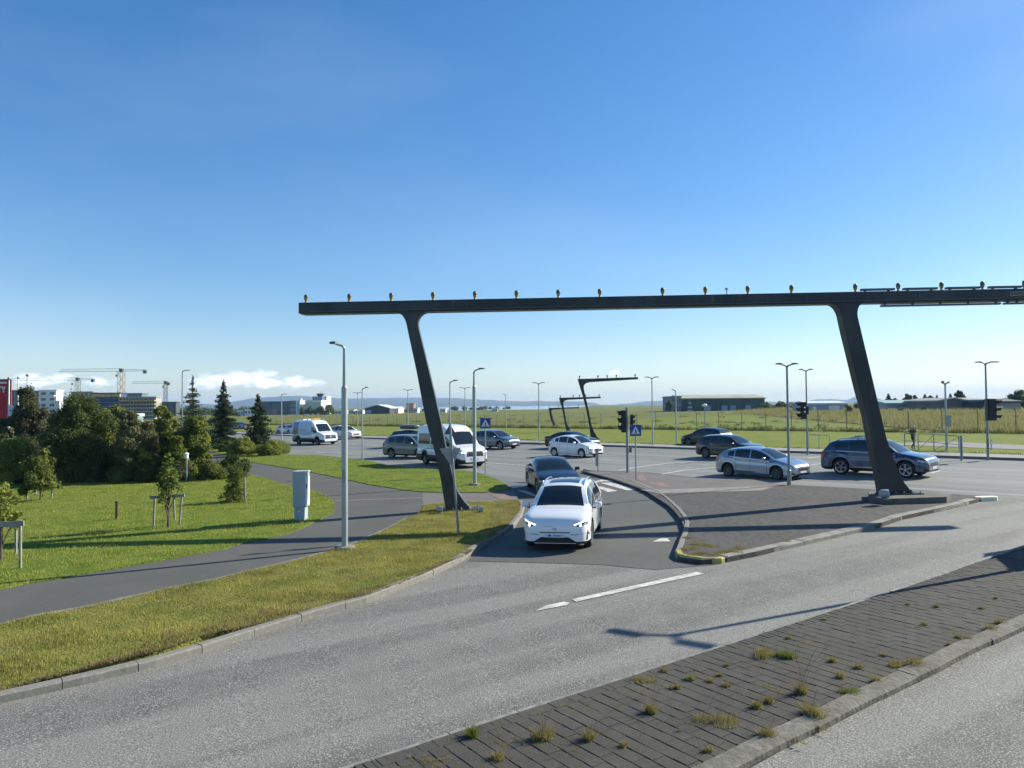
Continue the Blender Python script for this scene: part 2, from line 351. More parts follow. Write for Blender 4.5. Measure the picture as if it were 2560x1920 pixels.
# verges, lawn, paths
VG = .12
vergeB = [(-60,1743),(0,1728),(104,1698),(304,1649),(411,1621),(506,1588),(700,1548),(800,1518),(917,1488),(1000,1458),(1062,1432),(1110,1410),(1161,1387),(1204,1358),(1240,1336),(1275,1308),(1296,1278),(1300,1258),(1291,1250)]
vergeT = [(1175,1255),(1100,1257),(1064,1261),(1056,1272),(1046,1285),(1016,1296),(970,1321),(920,1343),(882,1360),(851,1371),(793,1386),(755,1396),(692,1411),(616,1429),(540,1447),(430,1469),(329,1492),(228,1515),(89,1539),(0,1561),(-60,1576)]
VE = [G(x, y, VG) for x, y in vergeB]; VT = [G(x, y, VG) for x, y in vergeT]
def wiggle(P, step, amp, seed):
    rr = random.Random(seed); out = [P[0]]
    for a, b in zip(P, P[1:]):
        n = max(1, int((b-a).length/step))
        for i in range(1, n+1):
            q = a.lerp(b, i/n)
            if i < n or True: q = q + Vector((rr.uniform(-amp,amp), rr.uniform(-amp,amp), 0))
            out.append(q)
    return out
slab('verge_grass', None, 0, GR_V, world=VE + wiggle(VT, .35, .035, 3), kind='structure')
lawnE = [(-60,1482),(0,1472),(68,1457),(142,1447),(228,1430),(337,1411),(430,1395),(560,1371),(616,1355),(682,1343),(722,1333),(793,1302),(831,1282),(839,1264),(829,1247),(793,1229),(775,1221),(727,1214),(697,1207),(672,1196),(621,1186),(560,1165),(500,1150)]
LE = [G(x, y, VG) for x, y in lawnE]
slab('lawn', None, 0, GR_L, world=wiggle(LE, .35, .03, 5) + [G(430,1118,VG), G(200,1118,VG), G(-60,1118,VG), WP(-34,30,VG), WP(-26,14,VG)], kind='structure')
PT = [G(x, y, VG) for x, y in ((500,1122),(560,1137),(603,1150),(621,1154),(697,1166),(748,1174),(856,1196),(920,1210),(1008,1224),(1054,1229))]
wedgeN = [(500,1100),(560,1112),(640,1127),(723,1136),(788,1137),(906,1149),(933,1154),(969,1163),(1080,1172),(1100,1174),(1157,1175),(1193,1181),(1238,1196),(1262,1208),(1276,1219)]
WN = [G(x, y, VG) for x, y in wedgeN]
slab('grass_wedge', None, 0, GR_L, world=WN + [G(1250,1228,VG), G(1212,1230,VG), G(1100,1230,VG)] + wiggle(PT[::-1], .4, .03, 8), kind='structure')
# footpath slab a little lower, under the grass edges
FPZ = .095
path_poly = [G(x, y, FPZ) for x, y in ((-60,1470),(430,1385),(560,1360),(722,1323),(820,1282),(815,1250),(760,1232),(600,1195),(480,1160),(440,1125),(500,1112),(603,1140),(748,1164),(920,1200),(1054,1222),(1054,1229),(1058,1262),(1040,1300),(970,1330),(851,1380),(692,1421),(430,1479),(89,1549),(-60,1590))]
slab('footpath', None, 0, A_PATH, world=path_poly, kind='structure')
pv = [G(x, y, FPZ-.004) for x, y in ((1054,1222),(1270,1222),(1292,1238),(1296,1252),(1290,1258),(1058,1268))]
slab('crossing_pavement', None, 0, CONCP, world=pv, kind='structure')
def strip(name, pq, mt, dz, parent=None, **k):
    P = [G(x, y, dz) for x, y in pq]; return sheet(name, P, mt, parent, **k)
slab('red_tactile_paving', [(1213,1230),(1258,1233),(1292,1250),(1253,1249)], FPZ+.004, REDP, .02, kind='structure')
strip('red_path_line', [(836,1251),(1054,1243),(1054,1245),(836,1253.5)], REDP, FPZ+.006, kind='structure')

def edging(name, pq, w, dz, mt):
    P = wiggle([G(x, y, dz) for x, y in pq], .5, .02, 12); L = []; Rr = []; rr = random.Random(4)
    for i, p in enumerate(P):
        t = P[min(i+1,len(P)-1)] - P[max(i-1,0)]; t.z = 0; t.normalize(); n = Vector((-t.y,t.x,0)); a = w*rr.uniform(.35,.6); L.append(p+n*a); Rr.append(p-n*a)
    mb = MB(); mb.add(L+Rr, [(i, i+1, i+1+len(L), i+len(L)) for i in range(len(L)-1)]); me = mb.me(name)
    if me.polygons[0].normal.z < 0: me.flip_normals()
    mobj(name, me, mt, kind='structure')
edging('path_edging', [(x, y-1) for x, y in vergeT[5:]], .16, FPZ+.006, mat('dusty_edging', (.20,.19,.16), .95, col2=(.12,.115,.095), vs=3, vdet=6))
edging('path_edging', [(x, y+1) for x, y in lawnE[:11]], .07, FPZ+.006, MAT['dusty_edging'])
# kerbs made of separate stones
def resample(P, step):
    out = [P[0].copy()]; acc = 0
    for a, b in zip(P, P[1:]):
        L = (b-a).length; d = step-acc
        while d <= L: out.append(a.lerp(b, d/L)); d += step
        acc = (acc + L) % step if L else acc
    return out
def kerb(name, P, w, top, mt, side=1, step=1.0, gap=.012, tips=None, tipmat=None, jit=.006):
    root = empty(name, P[len(P)//2], kind='structure'); rr = random.Random(len(P)*17+3); inv = Matrix.Translation(-root.location)
    Q = resample(P, step/4)
    nst = (len(Q)-1)//4
    for i in range(nst):
        seg = Q[i*4:i*4+5]; offs = []
        for j, p in enumerate(seg):
            k = i*4+j; t = (Q[min(k+1,len(Q)-1)]-Q[max(k-1,0)]); t.z = 0; t.normalize(); n = Vector((-t.y, t.x, 0))*side
            offs.append((p, n, t))
        dz = rr.uniform(-jit, jit); sh = rr.uniform(-jit, jit)
        vs = []; fs = []
        for j, (p, n, t) in enumerate(offs):
            q = p + (t*gap/2 if j == 0 else -t*gap/2 if j == 4 else Vector()) + n*sh
            for o_, z in ((0,-.25),(0,top-.025),(.025,top),(w-.01,top),(w,top-.01),(w,-.25)):
                vs.append(q + n*o_ + Vector((0,0,z+dz if z > 0 else z)))
        m6 = 6
        for j in range(4):
            for k in range(5): fs.append((j*m6+k, j*m6+k+1, (j+1)*m6+k+1, (j+1)*m6+k))
        fs += [(0,1,2,3,4,5)[::-1], tuple(4*m6+k for k in range(6))]
        mb = MB(); mb.add([inv @ v for v in vs], fs)
        mb.build('kerb_stone', tipmat if tips and i in tips else mt, root)
    return root
VEb = [G(x, y, 0) for x, y in ((-60,1772),(0,1759),(215,1711),(373,1673),(506,1634),(700,1571),(800,1541),(917,1508),(1000,1474),(1062,1449),(1110,1427),(1161,1400),(1204,1371),(1245,1347),(1283,1322),(1306,1292),(1312,1268),(1303,1252))]
kerb('verge_kerb', VEb, .17, VG+.012, CONC, side=1)
isl_L = [(1457,1178),(1531,1194),(1575,1207),(1611,1222),(1643,1237),(1674,1262),(1694,1283),(1706,1300),(1711,1316),(1708,1335),(1698,1360),(1687,1388)]
IL = [G(x, y, 0) for x, y in isl_L]
kerb('island_kerb', IL, .15, .13, CONC, side=1)
IT = [G(x, y, 0) for x, y in ((1687,1388),(1692,1398),(1712,1404),(1757,1410),(1803,1410),(1822,1404))]
kerb('island_tip_kerb', IT, .15, .135, YEL, side=1, step=.62, tipmat=WPAINT, tips=(4,))
IB = [G(x, y, 0) for x, y in ((1822,1404),(1889,1391),(1990,1368),(2120,1338),(2190,1322),(2253,1300),(2342,1281),(2405,1267),(2455,1252))]
kerb('island_road_kerb', IB, .30, .121, mat('pale_kerb', (.22,.21,.18), .9, var=.2, vs=2.5), side=1)
isl_top = [(2463,1240),(2400,1236),(2278,1230),(2152,1221),(2000,1213),(1978,1212),(1955,1212),(1874,1197),(1742,1194),(1621,1181),(1560,1178),(1457,1176)]
IS = .115
island = [G(x, y, IS) for x, y in [(1461,1179),(1531,1197),(1611,1225),(1674,1265),(1694,1287),(1704,1302),(1709,1316),(1706,1335),(1697,1359),(1691,1384),(1700,1392),(1757,1400),(1818,1394),(1889,1380),(1990,1356),(2120,1326),(2190,1312),(2253,1291),(2342,1272),(2405,1258),(2455,1245)] + isl_top]
slab('traffic_island', None, 0, ISL, world=island, kind='structure')
strip('island_pavement', [(1465,1179),(1531,1195),(1613,1222),(1645,1234),(1700,1233),(1902,1227),(1955,1213),(1874,1198),(1742,1195),(1621,1182),(1560,1179)], CONCP, IS+.004, kind='structure')
strip('red_tactile_patch', [(1592,1188),(1608,1188),(1618,1201),(1598,1201)], REDP, IS+.008, kind='structure')
strip('red_tactile_strip', [(1618,1205),(1650,1205),(1678,1217),(1655,1218)], REDP, IS+.008, kind='structure')
strip('pale_paving_band', [(1600,1224),(1640,1224),(1900,1215),(1945,1211),(1905,1226),(1645,1233)], mat('pale_paving', (.21,.195,.175), .9, var=.15, vs=3), IS+.0085, kind='structure')
mb = MB(); pt = G(2468,1250,.02)
mb.prism([pt + Vector((a, b, 0)) for a, b in ((-.55,-.16),(-.3,-.22),(.3,-.1),(.42,.05),(.3,.2),(-.4,.1))], -.1, .13); o = mb.build('kerb_end_stone', WPAINT); bevel_me(o.data, .03, 2)
tag(o, 'cream painted rounded kerb stone at the right hand point of the dark traffic island', 'kerb stone')

# foreground median
mat_kerb = layered('weathered_kerb', [(.165,.155,.13), ((2,2,1),.42,.62,(.12,.112,.09),.8), ((9,9,9),.5,.7,(.24,.225,.19),.55), ((4,4,4),.58,.7,(.085,.078,.055),.6)], .92, (14,.9,.02), .2)
medT = [G(x, y, 0) for x, y in ((700,1985),(873,1922),(1062,1861),(1170,1825),(1315,1778),(1500,1720),(1690,1656),(1847,1605),(2100,1523),(2253,1473),(2430,1409),(2560,1367),(2800,1289),(3000,1230))]
medB = [G(x, y+6, 0) for x, y in ((1700,2000),(1858,1925),(1960,1868),(2100,1798),(2218,1737),(2304,1697),(2421,1634),(2560,1571),(2800,1462),(3050,1350))]
kerb('median_kerb', medT, .10, .06, mat('thin_kerb', (.2,.195,.18), .9, var=.3, vs=6), side=-1, step=1.0)
kerb('median_side_kerb', wiggle(medB, .35, .022, 4), .27, .095, mat_kerb, side=1, step=2.4, jit=.006, gap=.006)
med = [p + Vector((.0,-.0,0)) for p in medT] + medB[::-1]
sheet('median_bed', [Vector((p.x, p.y, p.z+.015)) for p in med], DIRT, kind='structure')
def inside(poly, x, y):
    c = False; n = len(poly)
    for i in range(n):
        a = poly[i]; b = poly[(i+1) % n]
        if (a.y > y) != (b.y > y) and x < (b.x-a.x)*(y-a.y)/(b.y-a.y)+a.x: c = not c
    return c
def pavers():
    root = empty('median_paving', WP(4,10,0), kind='structure')
    k0 = medT[1]; kd = (medT[8]-medT[1]); kd.z = 0; kd.normalize(); pd = Vector((kd.y, -kd.x, 0))
    # border course then rows running away from the kerb
    tl, tw = .20, .20
    tiles = []
    inner = []
    for i in range(-20, 240):
        c = k0 + kd*(i*.1+.05) + pd*(.10+.1); tiles.append((c, pd, kd, .2, .1))
    for i in range(-10, 120):
        for j in range(0, 36):
            off = (i % 2)*tl*.5
            u = i*tw; v = .30 + j*tl + off - (tl*.5 if i % 2 and j == 0 else 0)*0
            c = k0 + kd*(u+tw/2) + pd*(v+tl/2)
            tiles.append((c, pd, kd, tl, tw))
        if i % 2: c = k0 + kd*(i*tw+tw/2) + pd*(.30+.05); tiles.append((c, pd, kd, .1, tw))
    rr = random.Random(11); good = []
    for c, a, b, l, w in tiles:
        if not inside(med, c.x, c.y): continue
        # keep clear of the side kerb band
        pr_x = (c-Vector((0,0,EYE))).dot(RT)/max(.1, (c-Vector((0,0,EYE))).dot(FW))
        if pr_x < -.28 or pr_x > .80: continue
        q = c + a*(l*.35)
        if not inside(med, q.x, q.y): continue
        q = c + pd*(l*.5+.12)
        if not inside(med, q.x, q.y): continue
        good.append((hypot(c.x, c.y), c, a, b, l, w))
    good.sort(key=lambda t: t[0])
    def tile(c, a, b, l, w, dz, th=.07, g=.006):
        l -= g; w -= g*2; t = .005
        vs = []
        n = NRM; sa = a*1.0; sa = (a - n*a.dot(n)).normalized(); sb = (b - n*b.dot(n)).normalized()
        for lv, ins in ((-.05,0),(th-t,0),(th,t)):
            for x, y in ((-1,-1),(1,-1),(1,1),(-1,1)):
                vs.append(c + sa*x*(l/2-ins) + sb*y*(w/2-ins) + Vector((0,0,lv+dz)))
        fs = [(8,9,10,11)]
        for k in (0, 4):
            for i in range(4): fs.append((k+i, k+(i+1)%4, k+4+(i+1)%4, k+4+i))
        return vs, fs
    rest = MB(); shared = {}
    vis = [g for g in good if abs((g[1].x)/max(g[1].y,.1)) < .71 and ((g[1]-Vector((0,0,EYE))).dot(UP)/(g[1]-Vector((0,0,EYE))).dot(FW)) > -.52]
    chosen = set(id(g) for g in vis[:300])
    for gq in good:
        _, c, a, b, l, w = gq
        cc = Vector((c.x, c.y, gz(c.x, c.y))); dz = rr.uniform(-.004, .004); g_ = rr.choice((.0025,.004,.006))
        if id(gq) in chosen:
            key = (round(l,3), g_)
            if key not in shared:
                vs, fs = tile(Vector(), a, b, l, w, 0, g=g_); mb = MB(); mb.add(vs, fs); me = mb.me('paver'); me.materials.append(PAVM); shared[key] = me
            o = inst('paver', shared[key], root, cc + Vector((0,0,dz)) - root.location, (rr.uniform(-.012,.012), rr.uniform(-.012,.012), rr.uniform(-.012,.012)))
        else:
            vs, fs = tile(cc, a, b, l, w, dz, g=g_); rest.add([v-root.location for v in vs], fs)
    me = rest.me('pavers', fix=False); o = mobj('paver_field', me, PAVM, root, kind='stuff')
pavers()

# painted markings
mk_i = [0]
def paint(px, dz=.012, name='road_marking'):
    P = [G(x, y, dz) for x, y in px]; sheet(name, P, PAINT, kind='structure')
paint([(1430,1498),(1440,1504),(1760,1434),(1742,1429)]); paint([(1338,1527),(1366,1513),(1410,1504),(1425,1507),(1415,1513)])
paint([(1631,1354),(1650,1346),(1668,1345),(1676,1353)])
for q in ([(1278,1217),(1310,1213),(1313,1216),(1281,1220)], [(1292,1226),(1313,1226),(1347,1240),(1336,1241)], [(1500,1207),(1528,1206),(1600,1223),(1568,1226)], [(1487,1217),(1502,1216),(1545,1227),(1520,1230)], [(1480,1205),(1503,1199),(1546,1201),(1538,1204),(1507,1203),(1486,1208)], [(1336,1245),(1346,1240),(1350,1250)]):
    paint(q, .016)
def line_px(pts, w=.12, dz=.012, name='lane_line'):
    P = [G(x, y, dz) for x, y in pts]; L = []; Rr = []
    for i, p in enumerate(P):
        t = P[min(i+1,len(P)-1)] - P[max(i-1,0)]; t.z = 0; t.normalize(); n = Vector((-t.y,t.x,0))*w/2; L.append(p+n); Rr.append(p-n)
    mb = MB(); mb.add(L+Rr, [(i, i+1, i+1+len(L), i+len(L)) for i in range(len(L)-1)]); me = mb.me(name)
    if me.polygons[0].normal.z < 0: me.flip_normals()
    mobj(name, me, PAINT, kind='structure')
line_px([(1190,1155),(1312,1163.5),(1460,1174)], .16)
line_px([(1504,1143),(1560,1145),(1697,1149.5)], .14)
line_px([(1547,1176),(1600,1167),(1661,1159),(1700,1156),(1735,1153)], .16); line_px([(1643,1187),(1712,1175),(1793,1168)], .16)
line_px([(2020,1146),(2030,1144),(2066,1138)], .14); line_px([(2026,1163),(2060,1158)], .14); line_px([(2325,1183),(2350,1177)], .14)
for x0, x1, y in ((729,760,1128.5),(789,815,1131),(845,877,1134),(868,890,1110),(917,942,1113),(960,980,1116),(1010,1050,1147),(1100,1125,1160)):
    line_px([(x0, y-.6), (x1, y+.8)], .18)
for x0, x1, y0, y1 in ((1650,1702,1129.5,1130.5),(1652,1678,1176.3,1176),(1712,1732,1170,1169),(1758,1780,1163,1162.5),(1280,1300,1128,1129),(1350,1366,1137,1138),(1500,1530,1148.5,1149.5),(1560,1600,1136,1136.5),(1620,1655,1123.5,1124),(1230,1262,1131,1132)):
    line_px([(x0, y0), (x1, y1)], .16)

# far pavement, kerb and grass beyond the main road
def band(name, s0, s1, t0, t1, dz, th, mt, n=24, **k):
    vs = []; fs = []
    for i in range(n+1):
        s = s0+(s1-s0)*i/n
        for t, z in ((t0,dz-th),(t0,dz),(t1,dz),(t1,dz-th)): vs.append(RD_(s, t, z))
    for i in range(n):
        for j in range(3): fs.append((i*4+j, i*4+j+1, i*4+j+5, i*4+j+4))
    mb = MB(); mb.add(vs, fs); return mb.build(name, mt, sm=None, **k)
tline = {}
def tof(px, py):
    p = G(px, py) - mk[0]; return p.dot(RDV), p.dot(PERP)
band('far_kerb', -85, 120, 0, .15, .15, .2, CONC, kind='structure')
band('far_pavement', -85, 120, .15, 2.6, .14, .2, mat('far_paving', (.25,.24,.23), .9, var=.12, vs=1.), kind='structure')
TF = (tof(1640,1070)[1]+tof(2560,1103)[1]+tof(900,1065)[1])/3
band('mown_strip', -85, 120, 2.6, TF, .13, .2, MOWN, kind='structure')
# mown stretch of field and dry meadow beyond the fence (right)
dm = [G(x, y, .0) for x, y in ((1825,1033),(1900,1037),(2040,1050),(2200,1064),(2300,1072),(2420,1082),(2560,1091),(2760,1105))] + [G(x, y) for x, y in ((2760,1028),(2560,1028),(2300,1028),(2100,1028),(1960,1027))]
for p in dm: p.z = gz(p.x, p.y) + .0
sheet('dry_meadow', dm, DRY, kind='structure')
mwn = [G(x, y) for x, y in ((1560,1050),(1825,1038),(1900,1042),(2040,1055),(2200,1069),(2300,1077),(2560,1095),(2760,1108))] + [RD_(100,TF+.6), RD_(60,TF+.6), RD_(20,TF+.6), RD_(0,TF+.6)]
for p in mwn: p.z = gz(p.x, p.y) - .015
sheet('mown_field', mwn, MOWN, kind='structure')
pth = [G(x, y, .15) for x, y in ((2380,1104),(2460,1108),(2560,1113),(2760,1122),(2760,1132),(2560,1124),(2460,1120),(2300,1114),(2100,1107),(2100,1104),(2260,1107))]
sheet('far_footpath', pth, mat('far_path', (.2,.185,.175), .9, var=.1), kind='structure')

# hills, water, far woods
def ridge(name, pts, dist, depth, mt, seed, base=0):
    rr = random.Random(seed); P = []
    for i in range(len(pts)-1):
        (x0,y0),(x1,y1) = pts[i], pts[i+1]; n = max(1, int((x1-x0)/14))
        for k in range(n): P.append((x0+(x1-x0)*k/n, y0+(y1-y0)*k/n + rr.uniform(-.8,.8)))
    P.append(pts[-1]); vs = []; rows = 9
    for px, py in P:
        d = ray(px, py); q = Vector((d.x, d.y, 0)).normalized(); top = EYE + d.z/hypot(d.x, d.y)*dist
        for r in range(rows):
            f = r/(rows-1); rad = dist - depth*(1-f); z = base + (top-base)*(f**.62)*(1 - (0 if r in (0, rows-1) else rr.uniform(0,.10)))
            if r == 0: z = base-6
            vs.append((q.x*rad, q.y*rad, z))
        vs.append((q.x*(dist+400), q.y*(dist+400), base-6))
    m = rows+1; fs = [(i*m+j, (i+1)*m+j, (i+1)*m+j+1, i*m+j+1) for i in range(len(P)-1) for j in range(m-1)]
    mb = MB(); mb.add(vs, fs); return mb.build(name, mt, sm=40, kind='structure')
HILL = layered('hill_ground', [(.075,.085,.055), ((.002,.002,.006),.4,.6,(.10,.10,.075),.8), ((.008,.008,.02),.45,.65,(.05,.06,.04),.6)], .95)
ridge('hills', [(-500,1012),(300,1012),(540,1010),(590,1003),(640,994),(700,991),(745,990),(800,993),(860,996),(940,995),(1010,994),(1060,994),(1130,995),(1200,999),(1290,1003),(1400,1003),(1450,1004),(1490,1008),(1500,1012)], 5200, 1100, HILL, 3, base=-4)
ridge('far_hills', [(1440,1014),(1520,1012),(1570,1009),(1620,1003),(1660,1001),(1700,1005),(1900,1004),(1960,1005),(2010,1005),(2045,998),(2090,998),(2120,1000),(2140,990),(2160,993),(2185,991),(2205,999),(2260,1001),(2320,1000),(2420,1003),(2600,1003),(3200,1003)], 5600, 900, HILL, 9, base=-4)
wt = [Vector((0,0,EYE)) + ray(px, py)*t for px, py, t in ()]
def polar(px, dist):
    d = ray(px, 1000); q = Vector((d.x, d.y, 0)).normalized(); return Vector((q.x*dist, q.y*dist, gz(q.x*dist, q.y*dist)+.1))
wat = mat('water', (.10,.16,.22), .12, spec=.6, bump=.3, bs=.5)
P = [polar(x, 520 + (x % 3)*6) for x in range(1000, 1480, 60)] + [polar(x, 3900) for x in range(1480, 1000, -60)]
sheet('bay_water', P, wat, kind='structure')

haze_me = None
# haze: one closed box round everything below
mb = MB(); zlo, zhi = -14, 110
mb.add([(x,y,z) for x in (-7000,7000) for y in (-7000,7200) for z in (zlo,zhi)], [(0,1,3,2),(4,6,7,5),(0,4,5,1),(2,3,7,6),(0,2,6,4),(1,5,7,3)])
hz = bpy.data.materials.new('haze_air'); hz.use_nodes = True; t = hz.node_tree; t.nodes.clear()
pv_ = N(t, 'ShaderNodeVolumePrincipled'); pv_.inputs['Color'].default_value = (.42,.66,1,1); pv_.inputs['Density'].default_value = .00013; pv_.inputs['Anisotropy'].default_value = 0.1
ou = N(t, 'ShaderNodeOutputMaterial'); t.links.new(pv_.outputs[0], ou.inputs['Volume'])
mb.build('haze', hz, kind='stuff')

# ---------------------------------------------------------------- vehicles
def pchip(pts):
    xs = [p[0] for p in pts]; ys = [p[1] for p in pts]; n = len(xs)
    h = [xs[i+1]-xs[i] for i in range(n-1)]; d = [(ys[i+1]-ys[i])/h[i] for i in range(n-1)]
    mm = [d[0]] + [0 if d[i-1]*d[i] <= 0 else 2*d[i-1]*d[i]/(d[i-1]+d[i]) for i in range(1, n-1)] + [d[-1]]
    def f(x):
        if x <= xs[0]: return ys[0]
        if x >= xs[-1]: return ys[-1]
        i = max(j for j in range(n) if xs[j] <= x); i = min(i, n-2); t = (x-xs[i])/h[i]
        return (ys[i]*(1+2*t)*(1-t)**2 + mm[i]*h[i]*t*(1-t)**2 + ys[i+1]*t*t*(3-2*t) + mm[i+1]*h[i]*t*t*(t-1))
    return f
WHEELS = {}
def wheel_meshes(r, w, style):
    key = (round(r,3), round(w,3), style)
    if key in WHEELS: return WHEELS[key]
    ir = r*(.70 if style != 'van' else .62)
    mb = MB(); mb.lathe([(ir,-w*.46),(ir+.012,-w/2),(r-.035,-w/2),(r-.006,-w*.40),(r,-w*.25),(r,w*.25),(r-.006,w*.40),(r-.035,w/2),(ir+.012,w/2),(ir,w*.46),(ir,-w*.46)], (0,0,0), 28, 'Y')
    ty = mb.me('wheel'); smooth(ty, 40); ty.materials.append(RUB)
    mb = MB(); yo = -w*.40   # outer face at -y
    mb.lathe([(ir+.002,-w*.47),(ir-.02,-w*.45),(ir-.03,-w*.2),(ir-.03,w*.4)], (0,0,0), 28, 'Y')
    ns = {'five':5,'multi':10,'steel':8,'van':6}[style]
    for k in range(ns):
        a = 2*pi*k/ns
        for off in ((-.035,.035) if style == 'five' else (0,)):
            wd = .03 if style == 'five' else (.022 if style == 'multi' else .05)
            p0 = Vector((.05*cos(a),0,.05*sin(a))); p1 = Vector(((ir-.015)*cos(a+off*2),0,(ir-.015)*sin(a+off*2)))
            n_ = Vector((-sin(a),0,cos(a)))*wd
            vs = []
            for p, y in ((p0,yo+.005),(p1,yo-.0)):
                for s_, yy in ((-1,y),(1,y),(1,y+.03),(-1,y+.03)): vs.append(p + n_*s_ + Vector((0,yy,0)))
            mb.add(vs, [(0,1,5,4),(1,2,6,5),(2,3,7,6),(3,0,4,7),(0,3,2,1),(4,5,6,7)])
    mb.lathe([(0,yo-.012),(.05,yo-.008),(.06,yo+.02)], (0,0,0), 14, 'Y')
    ri = mb.me('rim'); smooth(ri, 30); ri.materials.append(RIMD if style in ('multi','van') else RIM)
    mb = MB(); mb.lathe([(0,w*.02),(ir-.03,w*.02)], (0,0,0), 20, 'Y'); dk = mb.me('brake_disc'); dk.materials.append(BLK)
    WHEELS[key] = (ty, ri, dk); return WHEELS[key]

def vehicle(name, cfg, paint, P, heading, label, cat, group, det=2, pitchfix=True):
    """P = ground point under the wheel base centre; heading in degrees, car points along +x local"""
    L, Wd, H, wb, fo, r, gc = cfg['L'], cfg['W'], cfg['H'], cfg['wb'], cfg['fo'], cfg['r'], cfg['gc']
    root = empty(name, P, label=label, cat=cat, group=group)
    hd = radians(heading); fx = Vector((cos(hd), sin(hd), 0)); fx.z = SA*fx.x+SB*fx.y; fx.normalize(); fz = NRM; fy = fz.cross(fx).normalized(); fz = fx.cross(fy)
    root.rotation_euler = Matrix((fx, fy, fz)).transposed().to_euler()
    xf = wb/2+fo                                     # front end, local x
    top = pchip(cfg['top']); belt0 = pchip(cfg['belt'])
    ws0, ws1 = cfg['ws']; rw1, rw0 = cfg['rw']
    st = set([0,.004,.012,.025,.045,.07,.10,.14,.19,.25,.32]); st |= set(L-s for s in (0,.004,.012,.025,.045,.07,.10,.14,.19,.25))
    n = int(L/.11); st |= set(.32+(L-.57)*i/n for i in range(1, n))
    ra = r+.055; keep = set([ws0, ws1, rw1, rw0])
    for wx in (fo, fo+wb):
        for k in range(13): keep.add(wx + ra*cos(pi*k/12))
    for a, b, v0, v1 in cfg['win']: keep |= {a, b}
    for s in keep:
        st = set(q for q in st if abs(q-s) > .028 or q in keep)
        st.add(s)
    S = sorted(q for q in st if 0 <= q <= L)
    endw = cfg.get('endw', .62); ea, eb = cfg.get('enda', (.55,.40))
    def halfw(s):
        w = Wd/2
        if s < ea: t = 1-s/ea; w *= endw + (1-endw)*sqrt(max(0, 1-t**2.3))
        if s > L-eb: t = 1-(L-s)/eb; w *= .80 + .20*sqrt(max(0, 1-t**2.6))
        return w
    rise = cfg.get('rise', (.14,.12))
    def zbot(s):
        z = gc
        if s < .3: z = gc + rise[0]*(1-s/.3)**1.8
        if s > L-.3: z = gc + rise[1]*(1-(L-s)/.3)**1.8
        for wx in (fo, fo+wb):
            if abs(s-wx) < ra-1e-6: z = max(z, r + sqrt(ra*ra-(s-wx)**2)*1.0)
        return z
    nl, ng, ntp = 8, 8, 6
    gv = cfg.get('gv', [0,.07,.22,.40,.58,.76,.90,1.0])
    rwid = cfg.get('roofw', .71)*Wd/2; zmaxb = cfg['belt'][-1][1]
    rows = []
    for s in S:
        T = top(s); w = halfw(s); b = min(belt0(s), T-.045 if s < ws0 else T-.03); zb = min(zbot(s), b-.03)
        cab = max(0, min(1, (T-b-.05)/(H-zmaxb-.10)))
        E = T - (.035+.03*cab); E = max(E, b+.008)
        yb = w*.965; yr = (yb-.05)*(1-cab) + min(rwid, yb-.03)*cab
        col = []
        for i in range(nl):
            u = i/(nl-1); zz = zb + (b-zb)*u
            y = w*(.945 + .055*sin(pi*min(1, .15+u*1.0))**.7) if i < nl-1 else yb
            if cfg.get('waist') and 0 < i < nl-1: y -= cfg['waist']*exp_(-((u-.42)/.16)**2)
            col.append((y if i else w*.90, zz))
        for v in gv[1:]:
            y = yb + (yr-yb)*v + .035*cab*sin(pi*v); zz = b + (E-b)*v; col.append((y, zz))
        for i in range(1, ntp+1):
            u = i/ntp; y = yr*(1-u); zz = E + (T-E)*(1-(1-u)**2.4); col.append((y, zz))
        rows.append(col)
    nc = len(rows[0]); gi0 = nl-1; gi1 = nl-1+len(gv)-1
    V = []; idx = {}
    for si, (s, col) in enumerate(zip(S, rows)):
        for j, (y, z) in enumerate(col):
            idx[si, j, 1] = len(V); V.append((xf-s, y, z))
            if j == nc-1: idx[si, j, -1] = idx[si, j, 1]
            else: idx[si, j, -1] = len(V); V.append((xf-s, -y, z))
    body = []; glass = {}; allf = []
    wincfg = cfg['win']
    for si in range(len(S)-1):
        a, b_ = S[si], S[si+1]; mid = (a+b_)/2
        for j in range(nc-1):
            for sd_ in (1, -1):
                q = [idx[si,j,sd_], idx[si+1,j,sd_], idx[si+1,j+1,sd_], idx[si,j+1,sd_]]
                if sd_ < 0: q = q[::-1]
                key = None
                if gi0 <= j < gi1:
                    v = (gv[j-gi0]+gv[j-gi0+1])/2
                    for wi, (x0, x1, v0, v1) in enumerate(wincfg):
                        hgt = rows[si][gi1][1]-rows[si][gi0][1]; hgt2 = rows[si+1][gi1][1]-rows[si+1][gi0][1]
                        if x0-1e-4 <= a and b_ <= x1+1e-4 and v0 < v < v1 and min(hgt, hgt2) > .16: key = ('side_window', wi, sd_)
                elif j >= gi1:
                    jj = j-gi1
                    if ws0-1e-4 <= a and b_ <= ws1+1e-4 and jj >= 1-0 and (jj >= 1): key = ('windshield', 0, 0)
                    elif rw1-1e-4 <= a and b_ <= rw0+1e-4 and jj >= 1 and cfg.get('rearglass', True): key = ('rear_window', 0, 0)
                    elif cfg.get('sunroof') and cfg['sunroof'][0] <= a and b_ <= cfg['sunroof'][1] and jj >= 2: key = ('sunroof', 0, 0)
                if j < cfg.get('clad_rows', 0): key = ('lower_cladding', 0, 0)
                allf.append(q)
                if key: glass.setdefault(key, []).append(q)
                else: body.append(q)
    for si in (0, len(S)-1):
        loop = [idx[si,j,1] for j in range(nc)] + [idx[si,j,-1] for j in range(nc-2,-1,-1)]
        if si == 0: loop = loop[::-1]
        body.append(loop); allf.append(loop)
    me = bpy.data.meshes.new('body'); me.from_pydata(V, [], body); me.validate()
